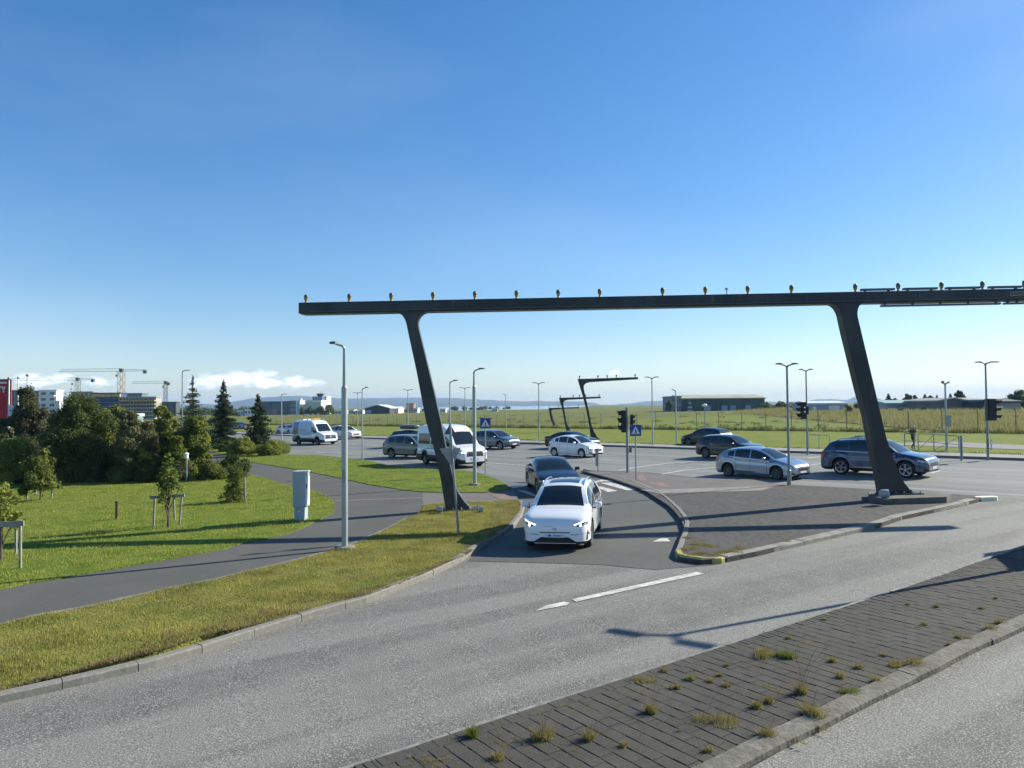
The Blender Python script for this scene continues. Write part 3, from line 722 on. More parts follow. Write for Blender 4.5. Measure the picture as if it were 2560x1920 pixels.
    bm = bmesh.new(); bm.from_mesh(me); bmesh.ops.delete(bm, geom=[v for v in bm.verts if not v.link_faces], context='VERTS'); bmesh.ops.recalc_face_normals(bm, faces=bm.faces); bm.to_mesh(me); bm.free()
    smooth(me, 38); me.materials.append(paint)
    bobj = mobj('body', me, None, root)
    bvh = BVHTree.FromPolygons([Vector(v) for v in V], allf)
    for key, fs in glass.items():
        used = sorted(set(i for f in fs for i in f)); mp_ = {u: k for k, u in enumerate(used)}
        me = bpy.data.meshes.new(key[0]); me.from_pydata([V[u] for u in used], [], [tuple(mp_[i] for i in f) for f in fs]); smooth(me)
        bm = bmesh.new(); bm.from_mesh(me); bmesh.ops.recalc_face_normals(bm, faces=bm.faces); bm.to_mesh(me); bm.free()
        mobj(key[0], me, BLK if key[0] == 'lower_cladding' else cfg.get('glassmat', GLASS), root)
    # dark underside with wheel housings
    mb = MB(); iw = Wd/2-.30; sh = [s for s in S if .12 < s < L-.12]; vs = []; fs = []
    for s in sh:
        zb = zbot(s)+.012; zt = max(zb+.05, .72*min(belt0(s), top(s)))
        yy = halfw(s)*.90-.02 if not any(abs(s-wx) < ra+.01 for wx in (fo, fo+wb)) else iw
        z_ = gc+.02 if yy == iw else zb
        vs += [(xf-s, yy, z_), (xf-s, yy, zt), (xf-s, -yy, zt), (xf-s, -yy, z_)]
    for i in range(len(sh)-1):
        for j in range(4): fs.append((i*4+j, i*4+(j+1)%4, (i+1)*4+(j+1)%4, (i+1)*4+j))
    fs += [(0,1,2,3), tuple(len(vs)-4+k for k in range(4))]
    mb.add(vs, fs)
    for wx in (fo, fo+wb):
        for sd_ in (1,-1):
            vs = []; yo = Wd/2*.925; 
            for k in range(13):
                a = pi*k/12; vs += [(xf-wx+ra*cos(a), sd_*yo, r+ra*sin(a)), (xf-wx+ra*cos(a), sd_*iw, r+ra*sin(a))]
            mb.add(vs, [(2*k, 2*k+1, 2*k+3, 2*k+2) for k in range(12)])
    mb.build('underbody', BLK, root)
    ww = cfg.get('ww', .215); ty, ri, dk = wheel_meshes(r, ww, cfg.get('rim', 'five'))
    for wx in (fo, fo+wb):
        for sd_ in (1,-1):
            rz = 0 if sd_ < 0 else pi
            o = inst('wheel', ty, root, (xf-wx, sd_*(Wd/2-ww/2-.02), r), (0, R_.uniform(0,1), rz))
            inst('rim', ri, o); inst('brake_disc', dk, o)
    # patches laid on the body surface
    def patch(nm, quad, axis, mt, off=.006, nu=8, nv=3, both=False, parent=None):
        """quad: four (u,v) corners; axis 'front'/'rear': u=y, v=z ; 'side': u=s (from front), v=z, on the +y or both sides"""
        for sg in ((1,-1) if both else (1,)):
            rowsP = []; ok = True
            for j in range(nv+1):
                rr_ = []
                for i in range(nu+1):
                    u, v = i/nu, j/nv
                    a = Vector(quad[0]).lerp(Vector(quad[1]), u); b = Vector(quad[3]).lerp(Vector(quad[2]), u); q = a.lerp(b, v)
                    if axis == 'front': o_, d_ = Vector((xf+2, q.x*sg, q.y)), Vector((-1,0,0))
                    elif axis == 'rear': o_, d_ = Vector((xf-L-2, q.x*sg, q.y)), Vector((1,0,0))
                    elif axis == 'top': o_, d_ = Vector((xf-q.x, q.y*sg, H+2)), Vector((0,0,-1))
                    else: o_, d_ = Vector((xf-q.x, sg*(Wd+1), q.y)), Vector((0,-sg,0))
                    h, nn, _, _ = bvh.ray_cast(o_, d_, 6)
                    if h is None: ok = False; break
                    rr_.append(h - d_*off)
                if not ok: break
                rowsP.append(rr_)
            if not ok: continue
            vs = [p for rr_ in rowsP for p in rr_]; m_ = nu+1
            fs = [(j*m_+i, j*m_+i+1, (j+1)*m_+i+1, (j+1)*m_+i) for j in range(nv) for i in range(nu)]
            d2 = {'front':Vector((-1,0,0)),'rear':Vector((1,0,0)),'top':Vector((0,0,-1))}.get(axis, Vector((0,-sg,0)))
            nV = len(vs); vs2 = [p + d2*(off+.004) for p in vs]
            rim_ = [i for i in range(m_)] + [j*m_+nu for j in range(1,nv+1)] + [nv*m_+i for i in range(nu-1,-1,-1)] + [j*m_ for j in range(nv-1,0,-1)]
            fs += [(rim_[i], rim_[(i+1)%len(rim_)], rim_[(i+1)%len(rim_)]+nV, rim_[i]+nV) for i in range(len(rim_))]
            mb = MB(); mb.add(vs+vs2, fs); mb.build(nm, mt, parent or root, sm=50)
    for p in cfg['patches']:
        patch(p[0], p[1], p[2], p[3], p[4] if len(p) > 4 else .006, both=(p[5] if len(p) > 5 else False), nu=(p[6] if len(p) > 6 else 8), nv=(p[7] if len(p) > 7 else 3))
    # door shut lines and handles
    if det >= 1:
        seam = mat('panel_gap', (.02,.02,.022), .7)
        for s in cfg['seams']:
            b = belt0(s)-.01; patch('door_seam', [(s-.007, gc+.14), (s+.007, gc+.14), (s+.007, b), (s-.007, b)], 'side', seam, .002, both=True, nu=1, nv=8)
        for s in cfg['handles']:
            patch('door_handle', [(s-.09, belt0(s)-.13), (s+.09, belt0(s)-.12), (s+.09, belt0(s)-.085), (s-.09, belt0(s)-.095)], 'side', cfg.get('handlemat', paint), .022, both=True, nu=3, nv=1)
    # mirrors
    ms = cfg['mirror']
    for sg in (1,-1):
        y0 = halfw(ms[0])*.93; me = MB(); me.box((0,0,0), (ms[2],.22 if cfg['L']<5.2 else .2,ms[3])); mm = me.me('mirror'); bevel_me(mm, .045, 3); smooth(mm)
        o = mobj('mirror', mm, ms[4] or paint, root); o.location = (xf-ms[0], sg*(y0+.17), ms[1])
        mb = MB(); mb.box((0,0,0), (.05,.14,.035)); a = mb.build('mirror_arm', BLK, o); a.location = (0.01, -sg*.12, -ms[3]/2-.005)
    for f in cfg.get('extra', []): f(root, xf, cfg, patch)
    return root
def exp_(x): return math.exp(x)

def sc(pts, L, H, L0, H0): return [(s*L/L0, z*H/H0) for s, z in pts]
def roof_rails(mt=CHR, s0=1.9, s1=3.7, yk=.60, z=0.02):
    def f(root, xf, c, patch):
        T = pchip(c['top'])
        for sg in (1,-1):
            pts = [Vector((xf-(s0+(s1-s0)*i/8), sg*yk*c['W']/2, T(s0+(s1-s0)*i/8)-.055+ (z+.035 if 0 < i < 8 else -.01))) for i in range(9)]
            mb = MB(); mb.tube(pts, .02, 6); mb.build('roof_rail', mt, root, sm=60)
    return f
def plate_text(y0, z0, rear=False):
    def f(root, xf, c, patch): pass
    return f

def cfg_suv(L=4.32, W_=1.81, H=1.64, wb=2.585, fo=.87, r=.345, gc=.20, style='ev', rim='five', gl=GLASS):
    T0 = [(0,.52),(.008,.62),(.03,.72),(.08,.82),(.2,.90),(.5,.98),(.8,1.03),(1.05,1.075),(1.4,1.33),(1.72,1.53),(2.0,1.60),(2.5,1.64),(3.1,1.625),(3.6,1.58),(3.82,1.53),(4.08,1.22),(4.17,1.08),(4.25,.98),(4.30,.82),(4.315,.7),(4.32,.55)]
    B0 = [(0,.6),(.3,.84),(.8,.93),(1.3,.965),(2.5,.99),(3.5,1.04),(4.0,1.07),(4.32,1.07)]
    k, h = L/4.32, H/1.64
    c = dict(L=L, W=W_, H=H, wb=wb, fo=fo, r=r, gc=gc, top=sc(T0, L, H, 4.32, 1.64), belt=sc(B0, L, H, 4.32, 1.64), ws=(1.05*k,1.74*k), rw=(3.80*k,4.12*k), rim=rim, glassmat=gl,
        win=[(1.15*k,2.16*k,.07,.90),(2.22*k,3.02*k,.07,.90),(3.08*k,3.66*k,.07,.82)], seams=[1.33*k,2.19*k,3.05*k], handles=[2.02*k,2.88*k], mirror=(1.36*k,1.05*h,.13,.15,None), waist=.018)
    return c
def lower_cladding(c):
    c['clad_rows'] = 1; return []
    k = c['L']; g = c['gc']; P = []
    fo, wb, r = c['fo'], c['wb'], c['r']
    P.append(('sill_cladding', [(fo+r+.07,g+.02),(fo+wb-r-.07,g+.02),(fo+wb-r-.07,g+.14),(fo+r+.07,g+.14)], 'side', BLK, .008, True, 10, 2))
    return P
def side_print(root): pass
group_main = 'cars and vans crossing on the main road'

# 1 white electric suv, close up
c = cfg_suv(gc=.19, rim='five'); c['extra'] = [roof_rails(CHR, 1.85, 3.55, .64)]; c['sunroof'] = (1.9, 3.3); c['enda'] = (.5,.4); c['endw'] = .66; c['rise'] = (.03,.10)
c['patches'] = lower_cladding(c) + [
 ('headlight', [(.50,.735),(.83,.80),(.845,.70),(.60,.655)], 'front', mat('dark_lens', (.06,.075,.085), .12, coat=1.), .004, True, 8, 4),
 ('running_light', [(.50,.712),(.84,.825),(.845,.80),(.52,.68)], 'front', DRL, .010, True, 8, 2),
 ('headlamp_bulb', [(.655,.705),(.70,.712),(.70,.675),(.655,.67)], 'front', WARM, .013, True, 2, 2),
 ('grille_slot', [(-.42,.515),(.42,.515),(.38,.49),(-.38,.49)], 'front', BLK, .004, False, 12, 1),
 ('air_intake', [(-.36,.385),(.36,.385),(.58,.26),(-.58,.26)], 'front', BLK, .004, False, 14, 3),
 ('bumper_lip', [(-.74,.272),(.74,.272),(.72,.235),(-.72,.235)], 'front', BLK, .006, False, 14, 1),
 ('air_curtain', [(.835,.55),(.875,.55),(.875,.30),(.80,.30)], 'front', BLK, .004, True, 2, 4),
 ('bumper_crease', [(.42,.455),(.80,.475),(.80,.462),(.42,.44)], 'front', mat('panel_gap', (.02,.02,.022), .7), .002, True, 6, 1),
 ('emblem', [(-.055,.625),(.055,.625),(.055,.555),(-.055,.555)], 'front', mat('grey_emblem', (.38,.40,.42), .3, .4), .006, False, 3, 3),
 ('charge_flap_seam', [(-.30,.655),(-.05,.655),(-.05,.65),(-.30,.65)], 'front', mat('panel_gap', (.02,.02,.022), .7), .001, False, 3, 1),
 ('number_plate', [(-.26,.465),(.26,.465),(.26,.375),(-.26,.375)], 'front', PLATE, .012, False, 6, 2),
 ('plate_print', [(-.17,.445),(-.10,.445),(-.10,.40),(-.17,.40)], 'front', PLTXT, .016, False, 2, 1),
 ('plate_print', [(-.04,.44),(.16,.44),(.16,.405),(-.04,.405)], 'front', mat('plate_grey', (.25,.27,.38), .5), .016, False, 2, 1),
 ('bonnet_seam', [(.53,.845),(.56,.845),(.75,.93),(.73,.93)], 'front', mat('panel_gap', (.02,.02,.022), .7), .001, True, 2, 2),
 ('tail_lamp', [(.55,.86),(.86,.86),(.86,.98),(.60,.95)], 'rear', TAIL, .008, True)]
WPNT = mat('white_car_paint', (.78,.79,.80), .22, coat=1., spec=.5)
def wheelbase_mid(f, rr_, side, Wd, wb):
    """f, rr_: ground points under the outer faces of the near front and rear wheels; returns centre, heading; side=+1 if they are the car's left wheels"""
    d = (f-rr_); d.z = 0; hd = atan2(d.y, d.x); d.normalize(); left = Vector((-d.y, d.x, 0)); mid = (f+rr_)/2 - left*side*(Wd/2-.02)
    return Vector((mid.x, mid.y, gz(mid.x, mid.y)+.004)), degrees(hd)
P, h = wheelbase_mid(G(1480,1357), G(1500,1319), 1, 1.81, 2.585)
P.z += .006; P += Vector((-.03,-.45,0))
vehicle('suv_car', c, WPNT, P, h, 'white suv with chrome roof rails and lit headlamps turning out of the slip road', 'car', None)

def car_front_std(c, lit=None, grille='wide', W_=1.8):
    h = c['H']/1.64; hw = c['W']/2; z = c['top'][3][1]
    lamp = lit or HEAD
    return [('headlight', [(hw*.58,z*.90),(hw*.93,z*.96),(hw*.95,z*.84),(hw*.62,z*.79)], 'front', lamp, .006, True),
     ('grille', [(-hw*.5,z*.80),(hw*.5,z*.80),(hw*.42,z*.60),(-hw*.42,z*.60)], 'front', BLK, .005, False, 10, 3),
     ('air_intake', [(-hw*.6,z*.48),(hw*.6,z*.48),(hw*.66,z*.34),(-hw*.66,z*.34)], 'front', BLK, .005, False, 12, 2),
     ('number_plate', [(-.26,z*.60),(.26,z*.60),(.26,z*.47),(-.26,z*.47)], 'front', PLATE, .014, False, 6, 2),
     ('fog_lamp', [(hw*.72,z*.50),(hw*.90,z*.52),(hw*.90,z*.38),(hw*.76,z*.37)], 'front', BLK, .006, True, 4, 2),
     ('tail_lamp', [(hw*.60,c['H']*.60),(hw*.93,c['H']*.60),(hw*.93,c['H']*.48),(hw*.66,c['H']*.50)], 'rear', TAIL, .008, True),
     ('side_tail_lamp', [(c['L']-.30,c['H']*.60),(c['L']-.10,c['H']*.60),(c['L']-.12,c['H']*.49),(c['L']-.22,c['H']*.49)], 'side', TAIL, .006, True, 4, 3),
     ('side_headlight', [(.16,z*.93),(.42,z*.99),(.36,z*.90),(.16,z*.84)], 'side', lamp, .006, True, 4, 3),
     ('rear_plate', [(-.26,.62),(.26,.62),(.26,.50),(-.26,.50)], 'rear', PLATE, .012, False, 4, 2)]
def cfg_hatch(L=4.31, W_=1.78, H=1.47, wb=2.65, fo=.87, r=.315, gc=.16, rim='multi'):
    T0 = [(0,.48),(.008,.56),(.03,.63),(.08,.69),(.2,.76),(.5,.86),(.8,.93),(1.02,.975),(1.4,1.19),(1.85,1.385),(2.1,1.435),(2.5,1.47),(3.0,1.45),(3.5,1.38),(3.78,1.31),(4.06,1.06),(4.16,.95),(4.24,.86),(4.29,.74),(4.305,.62),(4.31,.5)]
    B0 = [(0,.5),(.3,.72),(.8,.84),(1.3,.885),(2.5,.935),(3.5,1.01),(4.0,1.03),(4.31,1.03)]
    k, h = L/4.31, H/1.47
    return dict(L=L, W=W_, H=H, wb=wb, fo=fo, r=r, gc=gc, top=sc(T0, L, H, 4.31, 1.47), belt=sc(B0, L, H, 4.31, 1.47), ws=(1.02*k,1.90*k), rw=(3.76*k,4.10*k), rim=rim,
        win=[(1.2*k,2.24*k,.07,.90),(2.30*k,3.10*k,.07,.90),(3.16*k,3.5*k,.07,.76)], seams=[1.36*k,2.27*k,3.05*k], handles=[2.1*k,2.92*k], mirror=(1.42*k,.98*h,.12,.14,None), waist=.02)
def cfg_sedan(L=4.7, W_=1.82, H=1.44, wb=2.75, fo=.9, r=.33, gc=.15, rim='five'):
    T0 = [(0,.48),(.008,.56),(.03,.63),(.08,.69),(.2,.75),(.6,.86),(1.0,.93),(1.2,.965),(1.6,1.17),(2.0,1.345),(2.3,1.41),(2.7,1.44),(3.1,1.42),(3.5,1.34),(4.0,1.12),(4.15,1.07),(4.45,1.05),(4.6,1.0),(4.67,.86),(4.69,.7),(4.7,.55)]
    B0 = [(0,.5),(.3,.72),(.8,.84),(1.3,.90),(2.5,.94),(3.5,.99),(4.2,1.0),(4.7,.98)]
    k, h = L/4.7, H/1.44
    return dict(L=L, W=W_, H=H, wb=wb, fo=fo, r=r, gc=gc, top=sc(T0, L, H, 4.7, 1.44), belt=sc(B0, L, H, 4.7, 1.44), ws=(1.2*k,2.04*k), rw=(3.45*k,4.06*k), rim=rim,
        win=[(1.34*k,2.42*k,.07,.90),(2.48*k,3.35*k,.07,.90),(3.40*k,3.8*k,.07,.82)], seams=[1.5*k,2.45*k,3.3*k], handles=[2.28*k,3.12*k], mirror=(1.56*k,.98*h,.12,.14,None), waist=.018)
def cfg_van(L=5.53, W_=2.0, H=2.55, wb=3.3, fo=1.02, r=.35, gc=.24, rim='van', mini=False, ws=(.95,1.62)):
    T0 = [(0,.66),(.008,.80),(.03,.93),(.08,1.05),(.2,1.15),(.5,1.25),(.80,1.32),(.95,1.37),(1.28,1.76),(1.62,2.12),(1.95,2.38),(2.35,2.51),(2.9,2.55),(4.2,2.55),(5.0,2.53),(5.3,2.49),(5.43,2.40),(5.49,2.2),(5.515,1.9),(5.525,1.2),(5.53,.6)]
    B0 = [(0,.7),(.3,1.02),(.8,1.18),(1.2,1.22),(2.2,1.25),(5.53,1.25)]
    k, h = L/5.53, H/2.55
    gv = [0,.06,.20,.34,.48,.60,.80,1.0]
    win = [(1.08*k,2.02*k,.06,.62)]
    if mini: win += [(2.14*k,3.62*k,.06,.62),(3.72*k,5.22*k,.06,.62)]
    return dict(L=L, W=W_, H=H, wb=wb, fo=fo, r=r, gc=gc, top=sc(T0, L, H, 5.53, 2.55), belt=sc(B0, L, H, 5.53, 2.55), ws=(.95*k,1.62*k), rw=(5.46*k,5.5*k), rearglass=False, rim=rim, gv=gv, roofw=.80, clad_rows=3,
        win=win, seams=[1.2*k,2.08*k,3.5*k], handles=[1.98*k,2.25*k], mirror=(1.28*k,1.42*h,.14,.32,BLK), waist=.01, enda=(.5,.22), endw=.70, ww=.22)

# 2 black car behind the white one
c = cfg_sedan(L=4.55, H=1.46, r=.33); hw = c['W']/2
c['patches'] = [p for p in car_front_std(c) if p[0] not in ('side_headlight',)] + [('headlamp_bulb', [(hw*.64,.665),(hw*.80,.665),(hw*.80,.58),(hw*.64,.58)], 'front', DRL, .012, True, 2, 2)]
DKB = mat('black_blue_paint', (.008,.011,.017), .28, coat=.6)
P = G(1372,1222); P.z = gz(P.x, P.y)+.01
vehicle('sedan_car', c, DKB, WP(1.72,32.9,.01), -83, 'black car with round lit headlamps waiting right behind the white suv at the crossing', 'car', None)

# 3 white minibus
c = cfg_van(L=5.98, H=2.62, wb=3.75, fo=1.02, mini=True, rim='van'); k = c['L']/5.53; hw = 1.0
c['patches'] = [('headlight', [(.62,1.06),(.93,1.12),(.955,.86),(.78,.84)], 'front', HEAD, .006, True, 6, 3),
 ('headlamp_bulb', [(.80,1.0),(.88,1.0),(.88,.93),(.80,.93)], 'front', WARM, .012, True, 2, 2), ('headlamp_bulb', [(.69,1.0),(.76,1.0),(.76,.94),(.69,.94)], 'front', WARM, .012, True, 2, 2),
 ('grille', [(-.52,1.0),(.52,1.0),(.60,.72),(-.60,.72)], 'front', BLK, .008, False, 10, 3), ('bumper', [(-.86,.62),(.86,.62),(.84,.34),(-.84,.34)], 'front', BLK, .012, False, 14, 3),
 ('number_plate', [(-.26,.64),(.26,.64),(.26,.53),(-.26,.53)], 'front', PLATE, .02, False, 4, 1),
 ('sill_cladding', [(c['fo']+.42,.28),(c['fo']+c['wb']-.42,.28),(c['fo']+c['wb']-.42,.58),(c['fo']+.42,.58)], 'side', BLK, .01, True, 12, 2),
 ('rear_cladding', [(c['fo']+c['wb']+.42,.30),(c['L']-.06,.36),(c['L']-.06,.60),(c['fo']+c['wb']+.42,.58)], 'side', BLK, .01, True, 6, 2),
 ('door_rail', [(3.4,1.10),(5.0,1.10),(5.0,1.07),(3.4,1.07)], 'side', mat('panel_gap', (.02,.02,.022), .7), .004, True, 8, 1),
 ('fuel_flap', [(4.15,.88),(4.27,.88),(4.27,.68),(4.15,.68)], 'side', BLK, .005, False, 2, 2), ('tail_lamp', [(.80,1.7),(.93,1.7),(.94,1.1),(.82,1.1)], 'rear', TAIL, .01, True, 2, 4),
 ('rear_glass', [(-.72,1.85),(.72,1.85),(.74,1.28),(-.74,1.28)], 'rear', GLASS, .006, False, 6, 3)]
hd = radians(-56); fv = Vector((cos(hd), sin(hd), 0)); P = G(1062,1162) + fv*1.875 + Vector((-fv.y, fv.x, 0))*.98; P.z = gz(P.x, P.y)+.006
vehicle('minibus', c, WPNT, P, -56, 'white high roof minibus with dark passenger windows and two warm lit headlamps', 'minibus', None)

# main road cars: near side wheels are the right hand ones
def near(cfg, fpx, rpx, paint, label, name='hatchback_car', cat='car', head=None, **k):
    P, h = wheelbase_mid(G(*fpx), G(*rpx), -1, cfg['W'], cfg['wb'])
    return vehicle(name, cfg, paint, P, head if head is not None else h, label, cat, group_main, **k)
SILV = mat('silver_paint', (.36,.40,.47), .28, .75, 1.); NAVY = mat('blue_grey_paint', (.045,.065,.11), .26, .55, 1.)
GREYC = mat('grey_car_paint', (.12,.15,.19), .28, .6, 1.); CHAR = mat('charcoal_paint', (.028,.031,.038), .28, .3, 1.)
GBRN = mat('grey_brown_paint', (.15,.16,.16), .32, .4, 1.); PURP = mat('plum_paint', (.035,.02,.035), .3, .3, 1.); LBLUE = mat('pale_blue_paint', (.30,.36,.44), .3, .6, 1.)
c = cfg_suv(L=4.95, W_=1.93, H=1.77, wb=2.98, fo=.92, r=.385, gc=.23, rim='multi')
c['rim'] = 'five'; c['patches'] = lower_cladding(c) + car_front_std(c) + [('window_trim', [(1.35,1.10),(4.1,1.15),(4.1,1.17),(1.35,1.12)], 'side', CHR, .008, True, 12, 1), ('sill_trim', [(1.5,.40),(3.3,.40),(3.3,.425),(1.5,.425)], 'side', CHR, .014, True, 8, 1)]
def roof_bars(root, xf, c, patch):
    roof_rails(CHR, 1.9*1.146, 3.7*1.146, .64, .03)(root, xf, c, patch)
    for s in (2.45, 3.25):
        mb = MB(); mb.box((xf-s, 0, 1.84), (.08, 1.34, .035)); mb.build('roof_bar', BLK, root)
    mb = MB(); mb.box((xf-2.9, -.35, 1.885), (1.0, .12, .06)); me = mb.me('ski_holder'); bevel_me(me, .02); mobj('ski_holder', me, CHR, root)
c['extra'] = [roof_bars]
near(c, (2263,1196), (2103,1187), NAVY, 'large dark blue suv with roof bars partly hidden by the right gantry leg', 'suv_car')
c = cfg_hatch(L=4.31); c['patches'] = car_front_std(c); near(c, (1942,1201), (1816,1191), SILV, 'silver blue hatchback at the near edge of the main road left of the blue suv', head=-51)
c = cfg_hatch(L=3.95, W_=1.70, H=1.52, wb=2.51, fo=.80, r=.30, rim='steel'); c['patches'] = [p for p in car_front_std(c)] + [('headlamp_bulb', [(.60,.70),(.70,.70),(.70,.65),(.60,.65)], 'front', WARM, .012, True, 2, 2)]
near(c, (1448,1148), (1377,1137), WPNT, 'small white hatchback in the middle of the main road behind the black car', head=-45)
c = cfg_suv(L=4.25, W_=1.80, H=1.53, wb=2.6, fo=.84, r=.33, rim='multi'); c['patches'] = lower_cladding(c) + car_front_std(c) + [('side_patch', [(1.3,.9),(1.4,.9),(1.4,.95),(1.3,.95)], 'side', CHAR, .004, True, 1, 1)]  # small side patch in the same charcoal paint as the body
near(c, (1849,1150), (1762,1145), CHAR, 'charcoal suv directly behind the silver blue hatchback', 'suv_car', head=-48)
c = cfg_suv(L=4.5, W_=1.84, H=1.62, wb=2.69, fo=.88, r=.35, rim='five'); c['patches'] = lower_cladding(c) + car_front_std(c)
near(c, (1250,1126), (1183,1120), GREYC, 'blue grey suv right of the minibus under the pedestrian crossing sign', 'suv_car', head=-42)
c = cfg_sedan(); c['patches'] = car_front_std(c)
P = G(1430,1124); vehicle('sedan_car', c, DKB, WP(P.x+.2, P.y+1.3, .01), -44, 'dark blue saloon mostly hidden behind the small white hatchback', 'car', group_main, det=0)
c = cfg_hatch(L=4.05, H=1.5); c['patches'] = car_front_std(c)
P = G(1778,1116); vehicle('hatchback_car', c, DKB, WP(P.x, P.y+.9, .01), 133, 'dark hatchback facing left beyond the charcoal suv', 'car', group_main, det=0)
# cars on the left
c = cfg_suv(L=4.55, W_=1.84, H=1.72, wb=2.7, fo=.88, r=.34); c['patches'] = car_front_std(c) + lower_cladding(c)
P, h = wheelbase_mid(G(1062,1146), G(981,1154), -1, 1.84, 2.7); P = G(1008,1144); vehicle('suv_car', c, GBRN, WP(P.x+.75, P.y-.2, .01), -34, 'grey brown suv close behind the white minibus', 'car', group_main)
c = cfg_suv(L=4.5, W_=1.84, H=1.6, wb=2.7, fo=.88, r=.34); c['patches'] = car_front_std(c)
def roof_box(root, xf, c, patch):
    mb = MB(); mb.box((xf-2.45,0,1.86), (2.0,.85,.38)); me = mb.me('roof_box'); bevel_me(me, .14, 4); smooth(me); mobj('roof_box', me, CHAR, root)
c['extra'] = [roof_box]
P = G(1024,1118); vehicle('suv_car', c, PURP, WP(P.x+.2, P.y, .01), -42, 'plum car with a dark roof box behind the grey brown suv', 'car', group_main, det=0)
# blue and white panel van with an amber beacon
c = cfg_van(L=5.93, W_=2.02, H=2.6, wb=3.665, fo=1.0, rim='van')
c['patches'] = [('headlight', [(.60,1.02),(.93,1.06),(.955,.88),(.70,.86)], 'front', HEAD, .006, True, 6, 3),
 ('grille', [(-.58,1.04),(.58,1.04),(.66,.66),(-.66,.66)], 'front', BLK, .01, False, 10, 3), ('bumper', [(-.86,.62),(.86,.62),(.84,.34),(-.84,.34)], 'front', BLK, .012, False, 14, 3),
 ('emblem', [(-.12,.95),(.12,.95),(.12,.75),(-.12,.75)], 'front', CHR, .018, False, 2, 2), ('roof_print', [(-.45,2.33),(.45,2.33),(.48,2.25),(-.48,2.25)], 'front', mat('grey_print', (.35,.38,.38), .5), .006, False, 10, 2),
 ('blue_panel', [(4.6,2.35),(5.7,2.35),(5.7,1.75),(4.6,1.75)], 'side', mat('van_blue', (.02,.09,.42), .3, coat=.6), .005, True, 6, 4),
 ('green_panel', [(4.6,1.1),(5.82,1.1),(5.82,.5),(5.05,.5)], 'side', mat('van_green', (.05,.16,.10), .3, coat=.6), .0052, True, 6, 4),
 ('picture_panel', [(4.6,1.75),(5.75,1.75),(5.8,1.1),(4.6,1.1)], 'side', mat('van_picture', (.28,.22,.14), .35, col2=(.06,.14,.14), vs=3.), .005, True, 6, 4),
 ('blue_stripe', [(2.1,.95),(4.55,.95),(4.5,.55),(2.5,.55)], 'side', mat('van_deep_blue', (.03,.08,.36), .3, coat=.6), .005, True, 8, 3),
 ('pale_panel', [(2.15,2.35),(4.55,2.35),(4.55,.98),(2.15,.98)], 'side', mat('van_pale_blue', (.42,.52,.68), .3, coat=.6), .0045, True, 8, 5),
 ('tail_lamp', [(.80,1.6),(.93,1.6),(.94,1.0),(.82,1.0)], 'rear', TAIL, .01, True, 2, 4)]
for i, (a, b, z0, z1) in enumerate(((4.20,4.08,1.68,1.40),(4.0,3.82,1.56,1.40),(3.74,3.62,1.62,1.40),(3.54,3.42,1.62,1.40),(3.34,3.2,1.56,1.40),(3.12,2.95,1.56,1.40))):
    c['patches'].append(('side_print', [(b,z0),(a,z0),(a,z0-.05),(b,z0-.05)], 'side', mat('dark_print', (.05,.10,.16), .5), .009, True, 2, 1))
    c['patches'].append(('side_print', [(a-.04,z0),(a,z0),(a,z1),(a-.04,z1)], 'side', mat('dark_print', (.05,.10,.16), .5), .0095, True, 1, 2))
def beacon(root, xf, c, patch):
    mb = MB(); mb.box((xf-2.75,0,2.66), (.22,1.0,.12)); me = mb.me('amber_light_bar'); bevel_me(me, .03); mobj('amber_light_bar', me, mat('amber_plastic', (.7,.32,.03), .3, coat=.5), root)
    for s in (3.6, 4.6):
        mb = MB(); mb.box((xf-s,0,2.62), (.3,.9,.08)); mb.build('roof_vent', WHT, root)
c['extra'] = [beacon]
P, h = wheelbase_mid(G(793,1113), G(745,1111), -1, 2.02, 3.665)
vehicle('panel_van', c, WPNT, P, -43, 'blue and white panel van with an amber light bar on its roof at far left', 'van', None)
c = cfg_suv(L=4.6, W_=1.85, H=1.66, wb=2.7, fo=.88, r=.35); c['patches'] = car_front_std(c)
P = G(868,1098); vehicle('suv_car', c, mat('cream_car_paint', (.70,.68,.62), .25, coat=1.), WP(P.x-.4, P.y+.8, .01), -42, 'white suv just right of the panel van behind the tall lamp post', 'car', group_main, det=0)
c = cfg_sedan(); c['patches'] = car_front_std(c)
P = G(722,1086); vehicle('sedan_car', c, LBLUE, WP(P.x, P.y, .01), -42, 'pale blue car just showing behind the back of the panel van', 'car', group_main, det=0)
c = cfg_sedan(); c['patches'] = car_front_std(c)
P = G(600,1074); vehicle('sedan_car', c, CHAR, WP(P.x, P.y, .01), -42, 'dark car glimpsed between the conifers at the left', 'car', group_main, det=0)

# ---------------------------------------------------------------- approach light gantries
YB = 26.8
def gpt(px, py, Y=YB): return AT(px, py, Y)
def plate_from_px(pts, Y, thick, name, mt, parent, rel, bev=.012):
    P = [AT(x, y, Y) for x, y in pts]; n = len(P)
    vs = [Vector((p.x, Y-thick/2, p.z))-rel for p in P] + [Vector((p.x, Y+thick/2, p.z))-rel for p in P]
    tri = tessellate_polygon([[Vector((p.x, p.z, 0)) for p in P]])
    fs = [tuple(t) for t in tri] + [tuple(i+n for i in t)[::-1] for t in tri] + [(i, (i+1)%n, (i+1)%n+n, i+n) for i in range(n)]
    mb = MB(); mb.add(vs, fs); return mb.build(name, mt, parent)
def arc_px(a, b, c, n=7):
    """smooth corner from a to c bending at b (quadratic)"""
    return [((1-t)**2*a[0]+2*t*(1-t)*b[0]+t*t*c[0], (1-t)**2*a[1]+2*t*(1-t)*b[1]+t*t*c[1]) for t in [i/n for i in range(n+1)]]
gy0 = AT(750.6, 758.5, YB); g0 = Vector((gy0.x, YB, gz(gy0.x, YB)))
